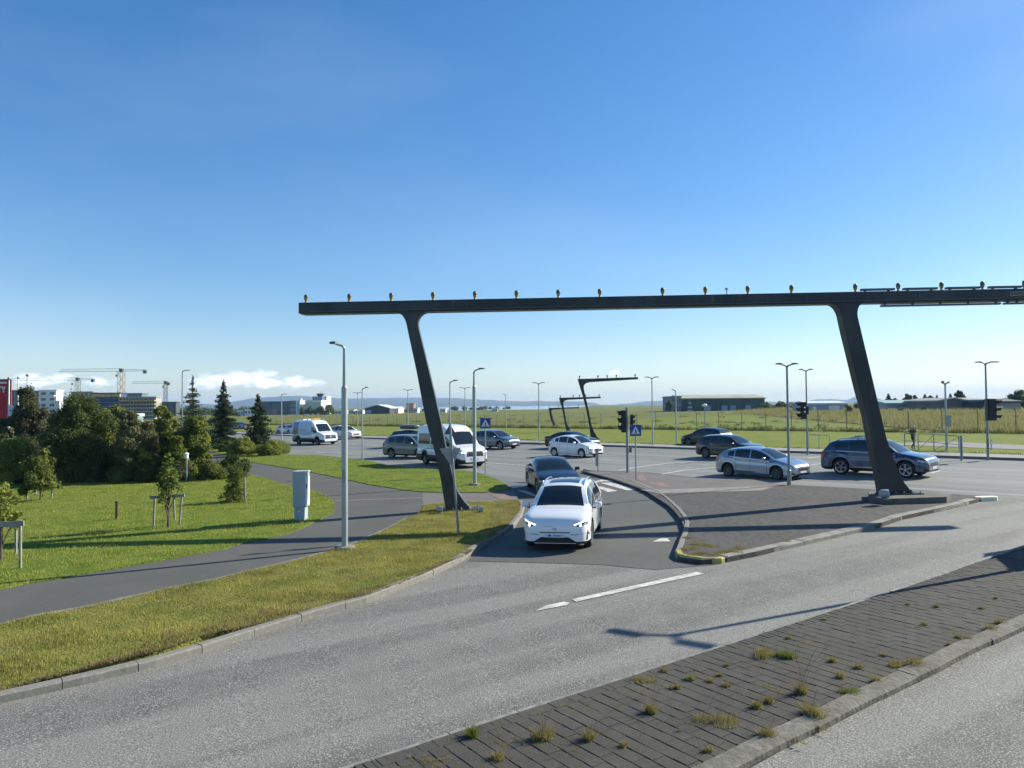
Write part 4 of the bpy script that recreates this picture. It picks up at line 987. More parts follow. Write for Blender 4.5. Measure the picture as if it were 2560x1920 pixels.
rootg = empty('approach_light_gantry', WP(3.0, YB), label='long black steel gantry on two leaning legs with a row of amber lamps', cat='gantry')
rel = rootg.location.copy()
def beam_box(xL, xR, topf, botf, Y, th, name, mt, parent, rel, n=12):
    pass
TL = AT(750.6, 758.5, YB); TR_ = AT(2560, 723, YB); BLp = AT(750.6, 785.5, YB); BR = AT(2480, 757, YB)
sl = (TR_.z-TL.z)/(TR_.x-TL.x); XR = 24.6
zt = lambda x: TL.z + sl*(x-TL.x); zb_ = lambda x: zt(x) - .395
mb = MB(); vs = []
for x in (TL.x, XR):
    for y in (YB-.23, YB+.23):
        for z in (zb_(x), zt(x)): vs.append(Vector((x,y,z))-rel)
mb.add(vs, [(0,1,3,2),(4,6,7,5),(0,4,5,1),(2,3,7,6),(0,2,6,4),(1,5,7,3)])
me = mb.me('beam'); bevel_me(me, .015, 1); me.materials.append(GANT); mobj('beam', me, None, rootg)
mb = MB(); vs = []
for x in (TL.x+.12, XR-.1):
    for y in (YB-.26, YB+.26):
        for z in (zb_(x)-.028, zb_(x)-.001): vs.append(Vector((x,y,z))-rel)
mb.add(vs, [(0,1,3,2),(4,6,7,5),(0,4,5,1),(2,3,7,6),(0,2,6,4),(1,5,7,3)]); mb.build('bottom_flange', GANT, rootg)
bz = lambda px: (AT(px, 770, YB).x)
def pyat(px, up=.0):
    x = AT(px, 770, YB).x; z = zb_(x)-.01+up
    # pixel row of that point
    v = Vector((x, YB, z)) - Vector((0,0,EYE)); return 960 - F*v.dot(UP)/v.dot(FW)
legL = arc_px((988,pyat(988)),(1012,pyat(1012)+1),(1019,815)) + [(1021,826),(1043,928),(1066,1050),(1090,1135),(1104,1200),(1117,1283)] + [(1194,1286),(1178,1270),(1161,1252),(1146,1230),(1136,1205),(1127,1165),(1115,1115),(1104,1058),(1090,996),(1068,905),(1048,822)] + arc_px((1046,812),(1046,pyat(1060)+3),(1077,pyat(1077)))
legR = arc_px((2066,pyat(2066)),(2094,pyat(2094)+1),(2100,803)) + [(2106,830),(2142,977),(2160,1040),(2177,1130),(2192,1196),(2201,1252)] + [(2296,1252),(2291,1243),(2270,1226),(2253,1205),(2237,1170),(2222,1135),(2208,1092),(2196,1040),(2187,1003),(2162,896),(2138,795)] + arc_px((2137,785),(2138,pyat(2150)+3),(2154,pyat(2154)))
def seat(pts, zoff): return pts
plate_from_px(legL, YB, .42, 'leg', GANT, rootg, rel); plate_from_px(legR, YB-.1, .42, 'leg', GANT, rootg, rel)
for k, (a, b) in enumerate(((2150,2233),(2256,2340),(2362,2447),(2469,2551),(2573,2655))):
    xa, xb = AT(a, 720, YB).x, AT(b, 720, YB).x; z = zt((xa+xb)/2)
    mb = MB(); mb.box(Vector(((xa+xb)/2, YB-.05, z+.085))-rel, (xb-xa, .16, .07), M_=Matrix.Rotation(-atan(sl), 3, 'Y')); mb.box(Vector((xa+.18, YB, z+.03))-rel, (.05,.1,.07)); mb.box(Vector((xb-.18, YB, z+.03))-rel, (.05,.1,.07)); mb.build('top_rail_box', LAMPD, rootg)
for a, b in ((2200,2498),(2507,2620)):
    xa, xb = AT(a, 760, YB).x, AT(b, 760, YB).x; z = zb_((xa+xb)/2)
    mb = MB(); TM = Matrix.Rotation(-atan(sl), 3, 'Y'); mb.box(Vector(((xa+xb)/2, YB-.05, z-.125))-rel, (xb-xa, .14, .06), M_=TM); mb.box(Vector(((xa+xb)/2, YB-.05, z-.07))-rel, (xb-xa, .03, .015), M_=TM)
    for i in range(5): mb.box(Vector((xa+.15+(xb-xa-.3)*i/4, YB-.04, zb_(xa+.15+(xb-xa-.3)*i/4)-.06))-rel, (.05,.08,.09))
    mb.build('underslung_rail', LAMPD, rootg)
for x in (TL.x+6.2, TL.x+14.8, TL.x+22.5):
    for sx_ in (-.16,.16): pass
    mb = MB(); mb.box(Vector((x, YB-.236, (zt(x)+zb_(x))/2))-rel, (.34,.014,.34), M_=Matrix.Rotation(-atan(sl), 3, 'Y')); mb.build('splice_plate', GANT, rootg)
    mb = MB()
    for i in range(3):
        for j in (-.12,.12): mb.lathe([(0,-.02),(.016,-.018),(.016,0)], Vector((x+j, YB-.243, (zt(x)+zb_(x))/2-.12+.12*i))-rel, 6, 'Y')
    mb.build('bolts', LAMPD, rootg)
mb = MB(); mb.tube([Vector((TL.x+.4+i*1.5, YB-.25, zb_(TL.x+.4+i*1.5)+.05))-rel for i in range(20)], .018, 6); mb.build('cable_conduit', LAMPD, rootg)
for (xx, yy, zz) in ((AT(1155,1284,YB).x, YB, VG), (AT(2246,1243,YB).x, YB-.1, .315)):
    zb0 = gz(xx, yy)+zz; mb = MB(); mb.box(Vector((xx, yy, zb0+.02))-rel, (1.35,.75,.05)); mb.build('base_plate', GANT, rootg); mb = MB()
    for i in range(5):
        for j in (-.3,.3): mb.lathe([(.028,0),(.028,.09),(0,.1)], Vector((xx-.58+i*.29, yy+j, zb0+.02))-rel, 6)
    mb.build('anchor_bolts', GALV, rootg)
# lamps along the beam are parts of the gantry
def lamp_mesh(sc_=1.):
    mb = MB(); mb.lathe([(.0,0),(.05*sc_,0),(.05*sc_,.05*sc_),(.035*sc_,.07*sc_),(.06*sc_,.12*sc_)], (0,0,0), 10)
    mb.lathe([(.06*sc_,.12*sc_),(.075*sc_,.17*sc_),(.075*sc_,.24*sc_),(.07*sc_,.28*sc_),(.045*sc_,.315*sc_),(0,.32*sc_)], (0,0,0), 10)
    me = mb.me('approach_lamp', fix=True); smooth(me, 50); me.materials.append(AMBD); me.materials.append(AMB)
    for p in me.polygons: p.material_index = 1 if p.center.z < .20*sc_ else 0
    return me
LMP = lamp_mesh()
for px in (765,873,978,1083,1187,1291,1396,1500,1657,1764,1870,1979,2139,2246,2354,2457,2562,2670,2780):
    x = AT(px, 740, YB).x; inst('approach_lamp', LMP, rootg, Vector((x, YB, zt(x)))-rel, (0, R_.uniform(-.04,.04), R_.uniform(-.3,.3)))
x = AT(1817, 735, YB).x; mb = MB(); mb.tube([Vector((x,YB,zt(x)))-rel, Vector((x,YB,zt(x)+.22))-rel], .018, 6); mb.lathe([(0,.2),(.07,.2),(.05,.26),(0,.27)], Vector((x,YB,zt(x)))-rel, 8); mb.build('wind_sensor', GALV, rootg)
mat_plinth = layered('plinth_concrete', [(.15,.145,.125), ((1.5,1.5,1.5),.4,.62,(.105,.10,.085),.8), ((12,12,12),.5,.7,(.20,.19,.165),.5)], .92, (20,.6,.01), .2)
# plinth and small spot lights
p = G(2243,1258,.0); P0 = [WP(12.55,26.15,IS),WP(13.0,25.5,IS),WP(14.95,25.6,IS),WP(15.45,26.2,IS),WP(15.2,27.6,IS),WP(13.2,27.6,IS)]
mb = MB(); c0 = WP(14.2,26.6,IS); mb.prism([q-c0 for q in P0], -.1, .20); o = mb.build('gantry_plinth', mat_plinth, None); o.location = c0
tag(o, 'angular low concrete plinth carrying the right gantry leg on the dark island', 'plinth')
def spot(px, py, dz, lab, r=.11):
    q = G(px, py, dz); root = empty('ground_spotlight', q, label=lab, cat='spotlight'); mb = MB()
    mb.lathe([(0,-r*1.0),(r*.8,-r*.95),(r,-r*.4),(r,r*.8),(r*.92,r*.82),(r*.9,r*.6),(0,r*.6)], (0,0,r*1.25), 14, 'X'); mb.build('lamp_housing', GALVL, root, sm=40)
    mb = MB(); mb.box((0,0,.02), (r*1.2, r*2.4, .04)); mb.box((0,r*1.12,r*.7), (.03,.02,r*1.3)); mb.box((0,-r*1.12,r*.7), (.03,.02,r*1.3)); mb.build('bracket', GALV, root)
spot(2211,1248,.315,'round pale spotlight standing on the concrete plinth of the right gantry leg',.15)
spot(1100,1283,VG,'small ring shaped spotlight in the grass left of the left gantry leg')
spot(1203,1281,VG,'small spotlight in the grass right of the left gantry leg foot',.09)
def small_gantry(px_pts, Y, lamps, lab, topy, xl, xr, thick=.3):
    pL = AT(xl, topy[0], Y); q = WP(AT(px_pts[0][0], px_pts[0][1], Y).x, Y); root = empty('distant_gantry', q, label=lab, cat='gantry', group='smaller gantries lined up on the airfield')
    plate_from_px(px_pts, Y, thick, 'frame', GANT, root, q)
    for px in lamps:
        f = (px-xl)/(xr-xl); py = topy[0]+(topy[1]-topy[0])*f; w = AT(px, py, Y); inst('approach_lamp', LMP, root, w-q, None)
def gfit(pts, Y): return pts
small_gantry([(1444,947.5),(1594.5,943),(1594.5,948),(1475,955.5),(1465,958),(1459,964),(1459,972),(1472,1030),(1478,1062),(1484,1078),(1492,1092),(1503,1102),(1478,1102),(1474,1070),(1467,1030),(1457,990)], 71.6, [1449,1495,1518,1541,1588], 'nearest and tallest of the three distant one legged gantries right of centre', (947.5,943), 1444, 1594.5, .4)
small_gantry([(1397.5,994.5),(1501.5,991.5),(1501.5,995.5),(1420,999.5),(1411,1002),(1408,1008),(1413,1040),(1418,1062),(1424,1074),(1432,1083),(1417,1083),(1412,1058),(1406,1025)], 92., [1401,1433,1449,1464,1498], 'middle one of the three distant one legged gantries crossing the leg of the tallest', (994.5,991.5), 1397.5, 1501.5, .35)
small_gantry([(1371,1020),(1448,1017.5),(1448,1020.5),(1384,1023.5),(1378,1026),(1378,1030),(1382,1046),(1389,1062),(1383,1064),(1377,1050),(1374,1036)], 120., [1373,1396,1407,1420,1446], 'smallest and farthest of the three distant one legged gantries', (1020,1017.5), 1371, 1448, .3)

# ---------------------------------------------------------------- street lamps
def px_height(basep, topx, topy):
    w = AT(topx, topy, basep.y); return w.z - basep.z, w.x - basep.x
def lamp(base, top, arms, label, r=.075, thick=None, dz=0., light=GALVL, headsz=1., group='street lamps', foot=True, yb=None):
    b = G(base[0], base[1], dz) if yb is None else Vector((AT(base[0], base[1], yb).x, yb, gz(AT(base[0], base[1], yb).x, yb)+dz))
    h, _ = px_height(b, *top); ppm = F/b.y
    root = empty('street_lamp', b, label=label, cat='street lamp', group=group)
    mb = MB(); hc = h*.0
    if thick: mb.tube([(0,0,-.1),(0,0,thick)], r*1.45, 12); mb.tube([(0,0,thick),(0,0,thick+.05)], [r*1.45,r*.95], 12); mb.tube([(0,0,thick),(0,0,h-.1)], [r*.95,r*.7], 12)
    else: mb.tube([(0,0,-.1),(0,0,h-.1)], [r,r*.65], 10)
    mb.build('pole', light, root, sm=40)
    if thick and foot:
        mb = MB(); mb.lathe([(0,-.1),(.27,-.1),(.27,.05),(.24,.07),(0,.07)], (0,0,0), 16); mb.build('foot_ring', CONC, root, sm=30)
        mb = MB(); mb.box((.0,-r*1.4,thick*.45),(.09,.012,.34)); mb.build('service_hatch', GALV, root)
    for a in arms:
        L = a/ppm; sg = 1 if L > 0 else -1; aL = abs(L)
        mb = MB(); mb.tube([(0,0,h-.3),(0,0,h-.12),(sg*.05,0,h-.04),(sg*.18,0,h-.0),(sg*max(.25,aL*.35),0,h+.02)], [r*.75,r*.7,r*.6,r*.5,r*.45], 8); mb.build('arm', LAMPD if not thick else light, root, sm=50)
        mb = MB(); x0 = sg*max(.2, aL*.3); x1 = sg*aL; z = h+.02
        vs = []
        for x, w_, t_ in ((x0,.05,.035),(x0+(x1-x0)*.15,.09,.05),(x0+(x1-x0)*.6,.11,.045),(x0+(x1-x0)*.95,.08,.03),(x1,.04,.02)):
            for y_, z_ in ((-w_,-.02),(w_,-.02),(w_*.7,t_),(-w_*.7,t_)): vs.append((x, y_, z+z_+.02*abs(x/(x1 or 1))))
        fs = [(i*4+j, i*4+(j+1)%4, (i+1)*4+(j+1)%4, (i+1)*4+j) for i in range(4) for j in range(4)] + [(0,1,2,3)[::-1], (16,17,18,19)]
        mb.add(vs, fs); mb.build('lamp_head', LAMPD, root)
    return root
lamp((862,1371),(862,861), [-37], 'tall pale steel lamp post with a thicker lower half on the near verge', r=.058, thick=4.33, dz=VG)
lamp((1187,1212),(1187,924), [27], 'steel lamp post with right arm on the wedge beside the yield sign', r=.058, thick=4.6, dz=VG)
lamp((1126,1176),(1124,953), [20], 'thin lamp post rising behind the yield sign by the minibus', r=.05, dz=VG)
lamp((906,1151),(906,970), [16], 'lamp post with right arm at the kerb left of the grey brown suv', r=.05, dz=VG)
lamp((455,1132),(452.5,927), [20], 'lamp post rising out of the shrubs beside the left conifer', r=.07, light=GALV)
lamp((704,1101),(698,986), [14], 'lamp post in front of the rear of the blue and white panel van', r=.08)
lamp((1265,1077),(1265,986), [-9], 'slim lamp post with a short left arm above the blue grey suv', r=.07)
lamp((1691,1106),(1684,975), [-10], 'lamp post with short left arm at the left end of the green hangar', r=.065, dz=.12)
lamp((2367,1126),(2362,957), [11,-2], 'lamp post with a grey box on it beyond the railing at the right', r=.08, dz=.12)
lamp((894,1084),(891,982), [12,-12], 'distant double armed lamp left of the gantry leg', r=.07)
lamp((1020,1086),(1016,975), [14,-14], 'double armed lamp directly left of the left gantry leg above the roof box', r=.07)
lamp((1163,1084),(1161,970), [14,-14], 'double armed lamp over the bonnet of the white minibus', r=.07)
lamp((1348,1106),(1343,958), [16,-16], 'double armed lamp between the blue grey suv and the distant gantries', r=.065, dz=.12)
lamp((1632,1114),(1628.5,944), [18,-18], 'double armed lamp right of the blue crossing sign and traffic light', r=.065, dz=.12)
lamp((1973,1212),(1968.5,912), [28,-28], 'tall double armed lamp post in front of the silver blue hatchback bonnet', r=.06, thick=.6, dz=IS, light=GALV, foot=False)
lamp((2019,1133),(2017,925), [18,-18], 'double armed lamp post carrying a traffic light, between silver and blue cars', r=.065, dz=.12, light=GALV)
lamp((2470,1146),(2467,907), [34,-26], 'double armed lamp post carrying a traffic light near the right edge', r=.07, dz=.12, light=GALV)
# a lamp on the near median just outside the frame; its shadow falls across the near road
bq = WP(12.45, 16.75, .06); rl = empty('street_lamp', bq, label='double armed lamp post on the foreground median', cat='street lamp', group='street lamps')
mb = MB(); mb.tube([(0,0,-.1),(0,0,6.0)], [.09,.055], 10); mb.build('pole', GALVL, rl, sm=40)
for sg in (1,-1):
    mb = MB(); mb.tube([(0,0,5.8),(sg*.08,-sg*.05,6.0),(sg*.3,-sg*.2,6.1)], .045, 8); mb.build('arm', GALV, rl, sm=50)
    mb = MB(); mb.box((sg*.50,-sg*.34,6.12), (.62,.26,.07), rz=radians(-34)); me = mb.me('lamp_head'); bevel_me(me, .03); mobj('lamp_head', me, LAMPD, rl)

# globe lamp in the field
q = G(1762,1073); h, _ = px_height(q, 1760, 1013); r_ = empty('globe_lamp', q, label='thin post with a pale oval lamp globe in front of the green hangar', cat='lamp')
mb = MB(); mb.tube([(0,0,0),(0,0,h)], .05, 6); mb.build('pole', GALV, r_); mb = MB(); mb.lathe([(0,-.22),(.3,-.12),(.36,0),(.28,.12),(0,.2)], (0,0,h), 12); mb.build('lamp_globe', WHT, r_, sm=60)

# ---------------------------------------------------------------- signs, signals, boxes
def panel(poly, y, th, name, mt, parent, off=(0,0,0)):
    n = len(poly); vs = [(x+off[0], y-th/2, z+off[2]) for x, z in poly] + [(x+off[0], y+th/2, z+off[2]) for x, z in poly]
    tri = tessellate_polygon([[Vector((x,z,0)) for x, z in poly]])
    fs = [tuple(t) for t in tri] + [tuple(i+n for i in t)[::-1] for t in tri] + [(i,(i+1)%n,(i+1)%n+n,i+n) for i in range(n)]
    mb = MB(); mb.add(vs, fs); return mb.build(name, mt, parent)
def rounded(w, h, r, n=4):
    out = []
    for cx, cz, a0 in ((w/2-r,h/2-r,0),(-w/2+r,h/2-r,90),(-w/2+r,-h/2+r,180),(w/2-r,-h/2+r,270)):
        for k in range(n+1): a = radians(a0+90*k/n); out.append((cx+r*cos(a), cz+r*sin(a)))
    return out
def crossing_sign(base, cx, y0, y1, dz, label, bracket=False):
    b = G(*base, dz); ctr = AT(cx, (y0+y1)/2, b.y); sz = abs(AT(cx, y0, b.y).z-AT(cx, y1, b.y).z); ctr = ctr - b
    root = empty('crossing_sign', b, label=label, cat='road sign', group='blue pedestrian crossing signs')
    mb = MB(); mb.tube([(0,0,-.1),(ctr.x*.98,0,ctr.z+sz*.45)], .032, 8); mb.build('pole', GALVL, root, sm=40)
    s = sz; pl = panel(rounded(s,s,s*.06), -.045, .02, 'sign_plate', BLUE, root, (ctr.x,0,ctr.z))
    t = [(-.40*s,-.33*s),(.40*s,-.33*s),(0,.38*s)]
    panel(t, -.060, .006, 'white_triangle', WHT, root, (ctr.x,0,ctr.z))
    k = s*.034   # walking figure in blue-black on the triangle
    fig = mat('sign_figure', (.01,.02,.05), .5)
    mb = MB()
    def bar(x0, z0, x1, z1, w):
        d = Vector((x1-x0, z1-z0)); d.normalize(); n_ = Vector((-d.y, d.x))*w/2
        vs = [(ctr.x+a, yy, ctr.z+c_) for yy in (-.069,-.0645) for a, c_ in ((x0+n_.x,z0+n_.y),(x0-n_.x,z0-n_.y),(x1-n_.x,z1-n_.y),(x1+n_.x,z1+n_.y))]
        mb.add(vs, [(0,1,2,3),(7,6,5,4),(0,4,5,1),(1,5,6,2),(2,6,7,3),(3,7,4,0)])
    bar(0,.06*s,0,-.10*s,.085*s); bar(0,-.08*s,-.07*s,-.24*s,.045*s); bar(0,-.08*s,.08*s,-.24*s,.045*s); bar(.0,.03*s,.09*s,-.06*s,.03*s); bar(0,.03*s,-.08*s,-.05*s,.03*s); bar(0,.07*s,0,.13*s,.06*s)
    mb.build('walking_figure', fig, root)
    mb = MB()
    for i in range(5):
        x = (-.26+.13*i)*s; bar_ = [(x-.03*s,-.31*s),(x+.03*s,-.31*s),(x+.02*s,-.25*s),(x-.02*s,-.25*s)]
        mb.add([(ctr.x+a,-.0655,ctr.z+b_) for a, b_ in bar_], [(0,1,2,3)])
    mb.build('crossing_stripes', fig, root); return root
crossing_sign((1213,1186), 1213.5, 1045, 1071, VG, 'larger blue pedestrian crossing sign on the grass wedge in front of the blue grey suv')
crossing_sign((1590,1200), 1588.5, 1062, 1090, IS, 'blue pedestrian crossing sign on the island next to the traffic light')

# yield sign seen from behind
b = G(1147,1334,VG); root = empty('yield_sign', b, label='dark upright triangle above the grey back of an inverted yield triangle on one leaning pole', cat='road sign')
t1 = AT(1125,1058,b.y)-b; mb = MB(); mb.tube([(0,0,-.1),(t1.x*.55,0,t1.z*.5),(t1.x,0,t1.z)], .034, 8); mb.build('pole', GALV, root, sm=40)
def tri_px(pts, y, name, mt, r=.03):
    P = [AT(x, z, b.y)-b for x, z in pts]; poly = []
    for i in range(3):
        p0 = Vector((P[i].x,P[i].z)); pa = Vector((P[i-1].x,P[i-1].z)); pb = Vector((P[(i+1)%3].x,P[(i+1)%3].z))
        for k in range(4):
            u = k/3; a_ = p0.lerp(pa, .07); c_ = p0.lerp(pb, .07); q = a_*(1-u)**2+p0*2*u*(1-u)+c_*u*u; poly.append((q.x,q.y))
    return panel(poly, y, .018, name, mt, root)
tri_px([(1124.5,1059),(1140,1086),(1110,1086)], .045, 'upper_triangle', mat('dark_triangle', (.10,.11,.115), .5, .2), .03)  # dark upright triangle plate near the top of the pole
tri_px([(1098,1121),(1152,1120),(1130,1168)], .045, 'yield_sign_back', SGREY)
q1 = AT(1104,1133,b.y)-b; q2 = AT(1146,1132,b.y)-b; mb = MB(); mb.box(((q1.x+q2.x)/2,.03,(q1.z+q2.z)/2), (abs(q2.x-q1.x),.02,.035)); mb.build('sign_bracket', GALV, root)

def signal(px0, py0, px1, py1, Y, side, parent_root, face=-1, nlamp=3):
    """traffic light head; side = direction its visors point along x"""
    a = AT(px0, py0, Y); c_ = AT(px1, py1, Y); x0, x1 = sorted((a.x, c_.x)); zt_, zb2 = a.z, c_.z; h = zt_-zb2; w = x1-x0
    root = parent_root; base = root.location
    bw = w*.50; bx = (x1-bw/2) if side < 0 else (x0+bw/2)
    mb = MB(); mb.box((0,0,0), (bw,.28,h)); me = mb.me('signal_head'); bevel_me(me, .03, 2)
    o = mobj('signal_head', me, BLK, root); o.location = Vector((bx, Y, (zt_+zb2)/2))-base
    for i in range(nlamp):
        z = h/2 - h*(i+.5)/nlamp; x_ = side*bw/2; mb = MB(); r1 = h/nlamp*.44; L = w-bw
        vs = []
        for k in range(9):
            an = pi*(-.12) + pi*1.24*k/8; vs += [(x_, -cos(an)*r1, z+sin(an)*r1), (x_+side*L*(.45+.55*max(0,sin(an))), -cos(an)*r1, z+sin(an)*r1*1.02)]
        mb.add(vs, [(2*k,2*k+1,2*k+3,2*k+2) for k in range(8)]); mb.build('visor', BLK, o)
        mb = MB(); mb.lathe([(0,side*.012),(r1*.9,side*.006),(r1*.95,0)], (x_,0,z), 14, 'X'); mb.build('signal_lens', mat('dark_lens_%s' % ('red','amber','green')[i], ((.12,.01,.01),(.12,.06,.01),(.01,.09,.05))[i], .2), o)
    return o
b = G(1569,1182,IS); root = empty('traffic_light', b, label='traffic light with two dark heads on a steel post at the tip of the island', cat='traffic light', group='traffic lights')
tp = AT(1567,1019,b.y)-b; mb = MB(); mb.tube([(0,0,-.1),(tp.x,0,tp.z)], .07, 10); mb.build('pole', GALV, root, sm=40)
signal(1542,1026,1564,1081,b.y,-1,root); signal(1575,1037,1590,1062,b.y,1,root,nlamp=2)
qb = AT(1576,1125,b.y)-b; mb = MB(); mb.box((0,0,0), (.13,.12,.26)); me = mb.me('push_button_box'); bevel_me(me, .03); o = mobj('push_button_box', me, LAMPD, root); o.location = (qb.x,-.0,qb.z)
b = G(2019,1133,.12); root = empty('traffic_light', b+Vector((0,-.12,0)), label='dark three lamp traffic light on the double lamp post left of the blue suv', cat='traffic light', group='traffic lights')
signal(1989,1005,2015,1047,b.y-.1,-1,root)
mb = MB(); q = AT(2017,1026,b.y)-root.location; mb.box((q.x,0,q.z), (.14,.06,.5)); mb.build('mounting_bracket', BLK, root)
for yy in (1019,1030):
    q = AT(2012,yy,b.y-.3)-root.location; mb = MB(); mb.lathe([(0,-.03),(.06,-.02),(.07,.02),(0,.02)], (q.x,-.16,q.z), 10, 'Y'); mb.build('small_signal_lens', CHR, root)
b = G(2470,1146,.12); root = empty('traffic_light', b+Vector((0,-.12,0)), label='large dark traffic light pointing right on the lamp post at the right edge', cat='traffic light', group='traffic lights')
signal(2468,997,2508,1051,b.y-.1,1,root)
mb = MB(); q = AT(2467,1024,b.y)-root.location; mb.box((q.x,.02,q.z), (.30,.1,1.2)); mb.build('backing_board', LAMPD, root)
# blue round keep sign on that post
q = AT(2479,1111,b.y-.12); root = empty('round_sign', q, label='round blue sign with a white arrow low on the right hand lamp post', cat='road sign'); root.rotation_euler = (0,0,radians(50))
mb = MB(); mb.lathe([(0,-.012),(.30,-.012),(.30,.012),(0,.012)], (0,0,0), 28, 'Y'); mb.build('sign_disc', BLUE, root, sm=40)
mb = MB()
for x0,z0,x1,z1,w in ((-.14,.16,.12,-.12,.05),(.13,-.13,-.02,-.13,.05),(.13,-.13,.13,.02,.05)):
    d = Vector((x1-x0, z1-z0)).normalized(); n_ = Vector((-d.y,d.x))*w/2
    mb.add([(a,-.016,c_) for a, c_ in ((x0+n_.x,z0+n_.y),(x0-n_.x,z0-n_.y),(x1-n_.x,z1-n_.y),(x1+n_.x,z1+n_.y))], [(0,1,2,3)])
mb.build('white_arrow', WHT, root)
# low grey marker on its thin stake at the island tip
b = G(1495,1177,IS); root = empty('marker_post', b, label='narrow grey marker board on a thin stake in front of the small white hatchback', cat='marker')
mb = MB(); mb.tube([(0,0,-.1),(0,0,.75)], .025, 6); mb.build('stake', GALV, root); a = AT(1492,1120,b.y)-b; z0 = (AT(1492,1165,b.y)-b).z
mb = MB(); mb.box((a.x*.9,0,(a.z+z0)/2), (.16,.10,a.z-z0)); me = mb.me('marker_board'); bevel_me(me, .02); mobj('marker_board', me, SGREY, root)
# traffic info box on lamp at the right, small dark board
b = AT(2366,1052,G(2367,1126,.12).y-.12); mb = MB(); mb.box((.12,0,0), (.30,.16,.75)); me = mb.me('m'); bevel_me(me, .03); o = mobj('control_box', me, SGREY, None); o.location = b
tag(o, 'dark grey tapered box mounted on the lamp post beyond the railing', 'control box')

# utility cabinet
b = G(753,1299,VG); ppm = F/b.y; root = empty('utility_cabinet', b, rz=radians(-8), label='tall grey utility cabinet on the lawn left of the tall lamp post', cat='cabinet')
hh = (AT(753,1178,b.y)-b).z; mb = MB(); mb.box((0,0,hh*.13), (.34,.36,hh*.27+.1)); me = mb.me('cabinet_base'); bevel_me(me, .012, 1); mobj('cabinet_base', me, mat('cabinet_grey', (.36,.42,.45), .5, col2=(.32,.375,.40), vs=3), root)
mb = MB(); mb.box((0,0,hh*.63), (.43,.43,hh*.72)); me = mb.me('cabinet_body'); bevel_me(me, .02, 2); mobj('cabinet_body', me, MAT['cabinet_grey'], root)
mb = MB(); mb.box((0,0,hh*.995), (.47,.47,.035)); me = mb.me('cabinet_lid'); bevel_me(me, .012, 2); mobj('cabinet_lid', me, mat('cabinet_lid_grey', (.55,.6,.6), .5), root)
mb = MB(); mb.box((.225,0,hh*.60), (.012,.36,hh*.6)); mb.build('cabinet_door', mat('cabinet_lid_grey', (.55,.6,.6), .5), root); mb = MB(); mb.box((.24,-.1,hh*.7), (.02,.03,.14)); mb.build('door_handle', BLK, root)
mb = MB(); mb.box((0,-.182,hh*.18), (.05,.006,.03)); mb.build('maker_plate', WHT, root)

# railings and fences
def rail(name, pts, h, dz, label, midrails=(.5,), mt=GALVL, r=.03, top=True, diag=False, post_every=None):
    P = [G(x, y, dz) for x, y in pts]; root = empty(name, P[0], label=label, cat='railing'); o0 = P[0]
    for p in P:
        mb = MB(); mb.tube([p-o0-Vector((0,0,.1)), p-o0+Vector((0,0,h))], r, 6); mb.build('post', mt, root, sm=40)
    for f in ((1.0,) if top else ()) + tuple(midrails):
        for a, b_ in zip(P, P[1:]):
            mb = MB(); mb.tube([a-o0+Vector((0,0,h*f)), b_-o0+Vector((0,0,h*f))], r*(1 if f == 1. else .7), 6); mb.build('rail', mt, root, sm=40)
    if diag:
        for a, b_ in zip(P, P[1:]): mb = MB(); mb.tube([a-o0, b_-o0+Vector((0,0,h*.96))], r*.5, 6); mb.build('brace', mt, root, sm=40)
rail('guard_rail', [(2022,1120),(2048,1121),(2074,1122)], .95, .12, 'white topped guard rail beyond the main road left of the blue suv', midrails=())
rail('pedestrian_railing', [(2296,1124),(2335,1126),(2398,1133)], 1.05, .12, 'grey railing beyond the main road at right, in front of the footpath', midrails=(.5,), diag=True, mt=GALV)
rail('path_barrier', [(2262,1125),(2286,1125)], 1.1, .12, 'short grey barrier beside the walking person', midrails=(.55,), mt=GALV)
b = G(2404,1146,.12); mb = MB(); mb.tube([(0,0,-.1),(0,0,1.25)], .07, 10); mb.lathe([(.07,1.25),(.05,1.30),(0,1.31)], (0,0,0), 10); o = mb.build('bollard', GALV, sm=40); o.location = b; tag(o, 'grey steel bollard at the kerb between the railing and the right traffic light', 'bollard')
# airfield fence
def chain_fence(t, s0, s1, step, h, label):
    o0 = RD_(s0, t); root = empty('airfield_fence', o0, label=label, cat='fence'); n = int((s1-s0)/step)
    mb = MB(); mb.tube([(0,0,-.1),(0,0,h),(-PERP.x*.25,-PERP.y*.25,h+.28)], .035, 5); me = mb.me('fence_post'); me.materials.append(LAMPD)
    for i in range(n+1): inst('fence_post', me, root, RD_(s0+i*step, t)-o0)
    for z in (.1, h*.5, h-.02):
        mb = MB(); mb.tube([RD_(s0+i*step, t, z)-o0 for i in range(n+1)], .008, 4); mb.build('tension_wire', GALV, root)
    mb = MB(); st_ = .30; nn = int((s1-s0)/st_)
    for i in range(nn):
        a = RD_(s0+i*st_, t)-o0; c_ = RD_(s0+(i+1)*st_, t)-o0
        for k in range(int(h/st_)):
            z = k*st_+.05
            for p, q in ((a+Vector((0,0,z)), c_+Vector((0,0,z+st_))), (a+Vector((0,0,z+st_)), c_+Vector((0,0,z)))):
                w = Vector((0,0,.004)); mb.add([p-w, q-w, q+w, p+w], [(0,1,2,3)])
    me = mb.me('mesh_wire', fix=False); mobj('mesh_wire', me, GALV, root, kind='stuff')
chain_fence(TF+.3, -78, 96, 2.9, 2.0, 'long chain link airfield fence with thin leaning top posts beyond the mown strip')

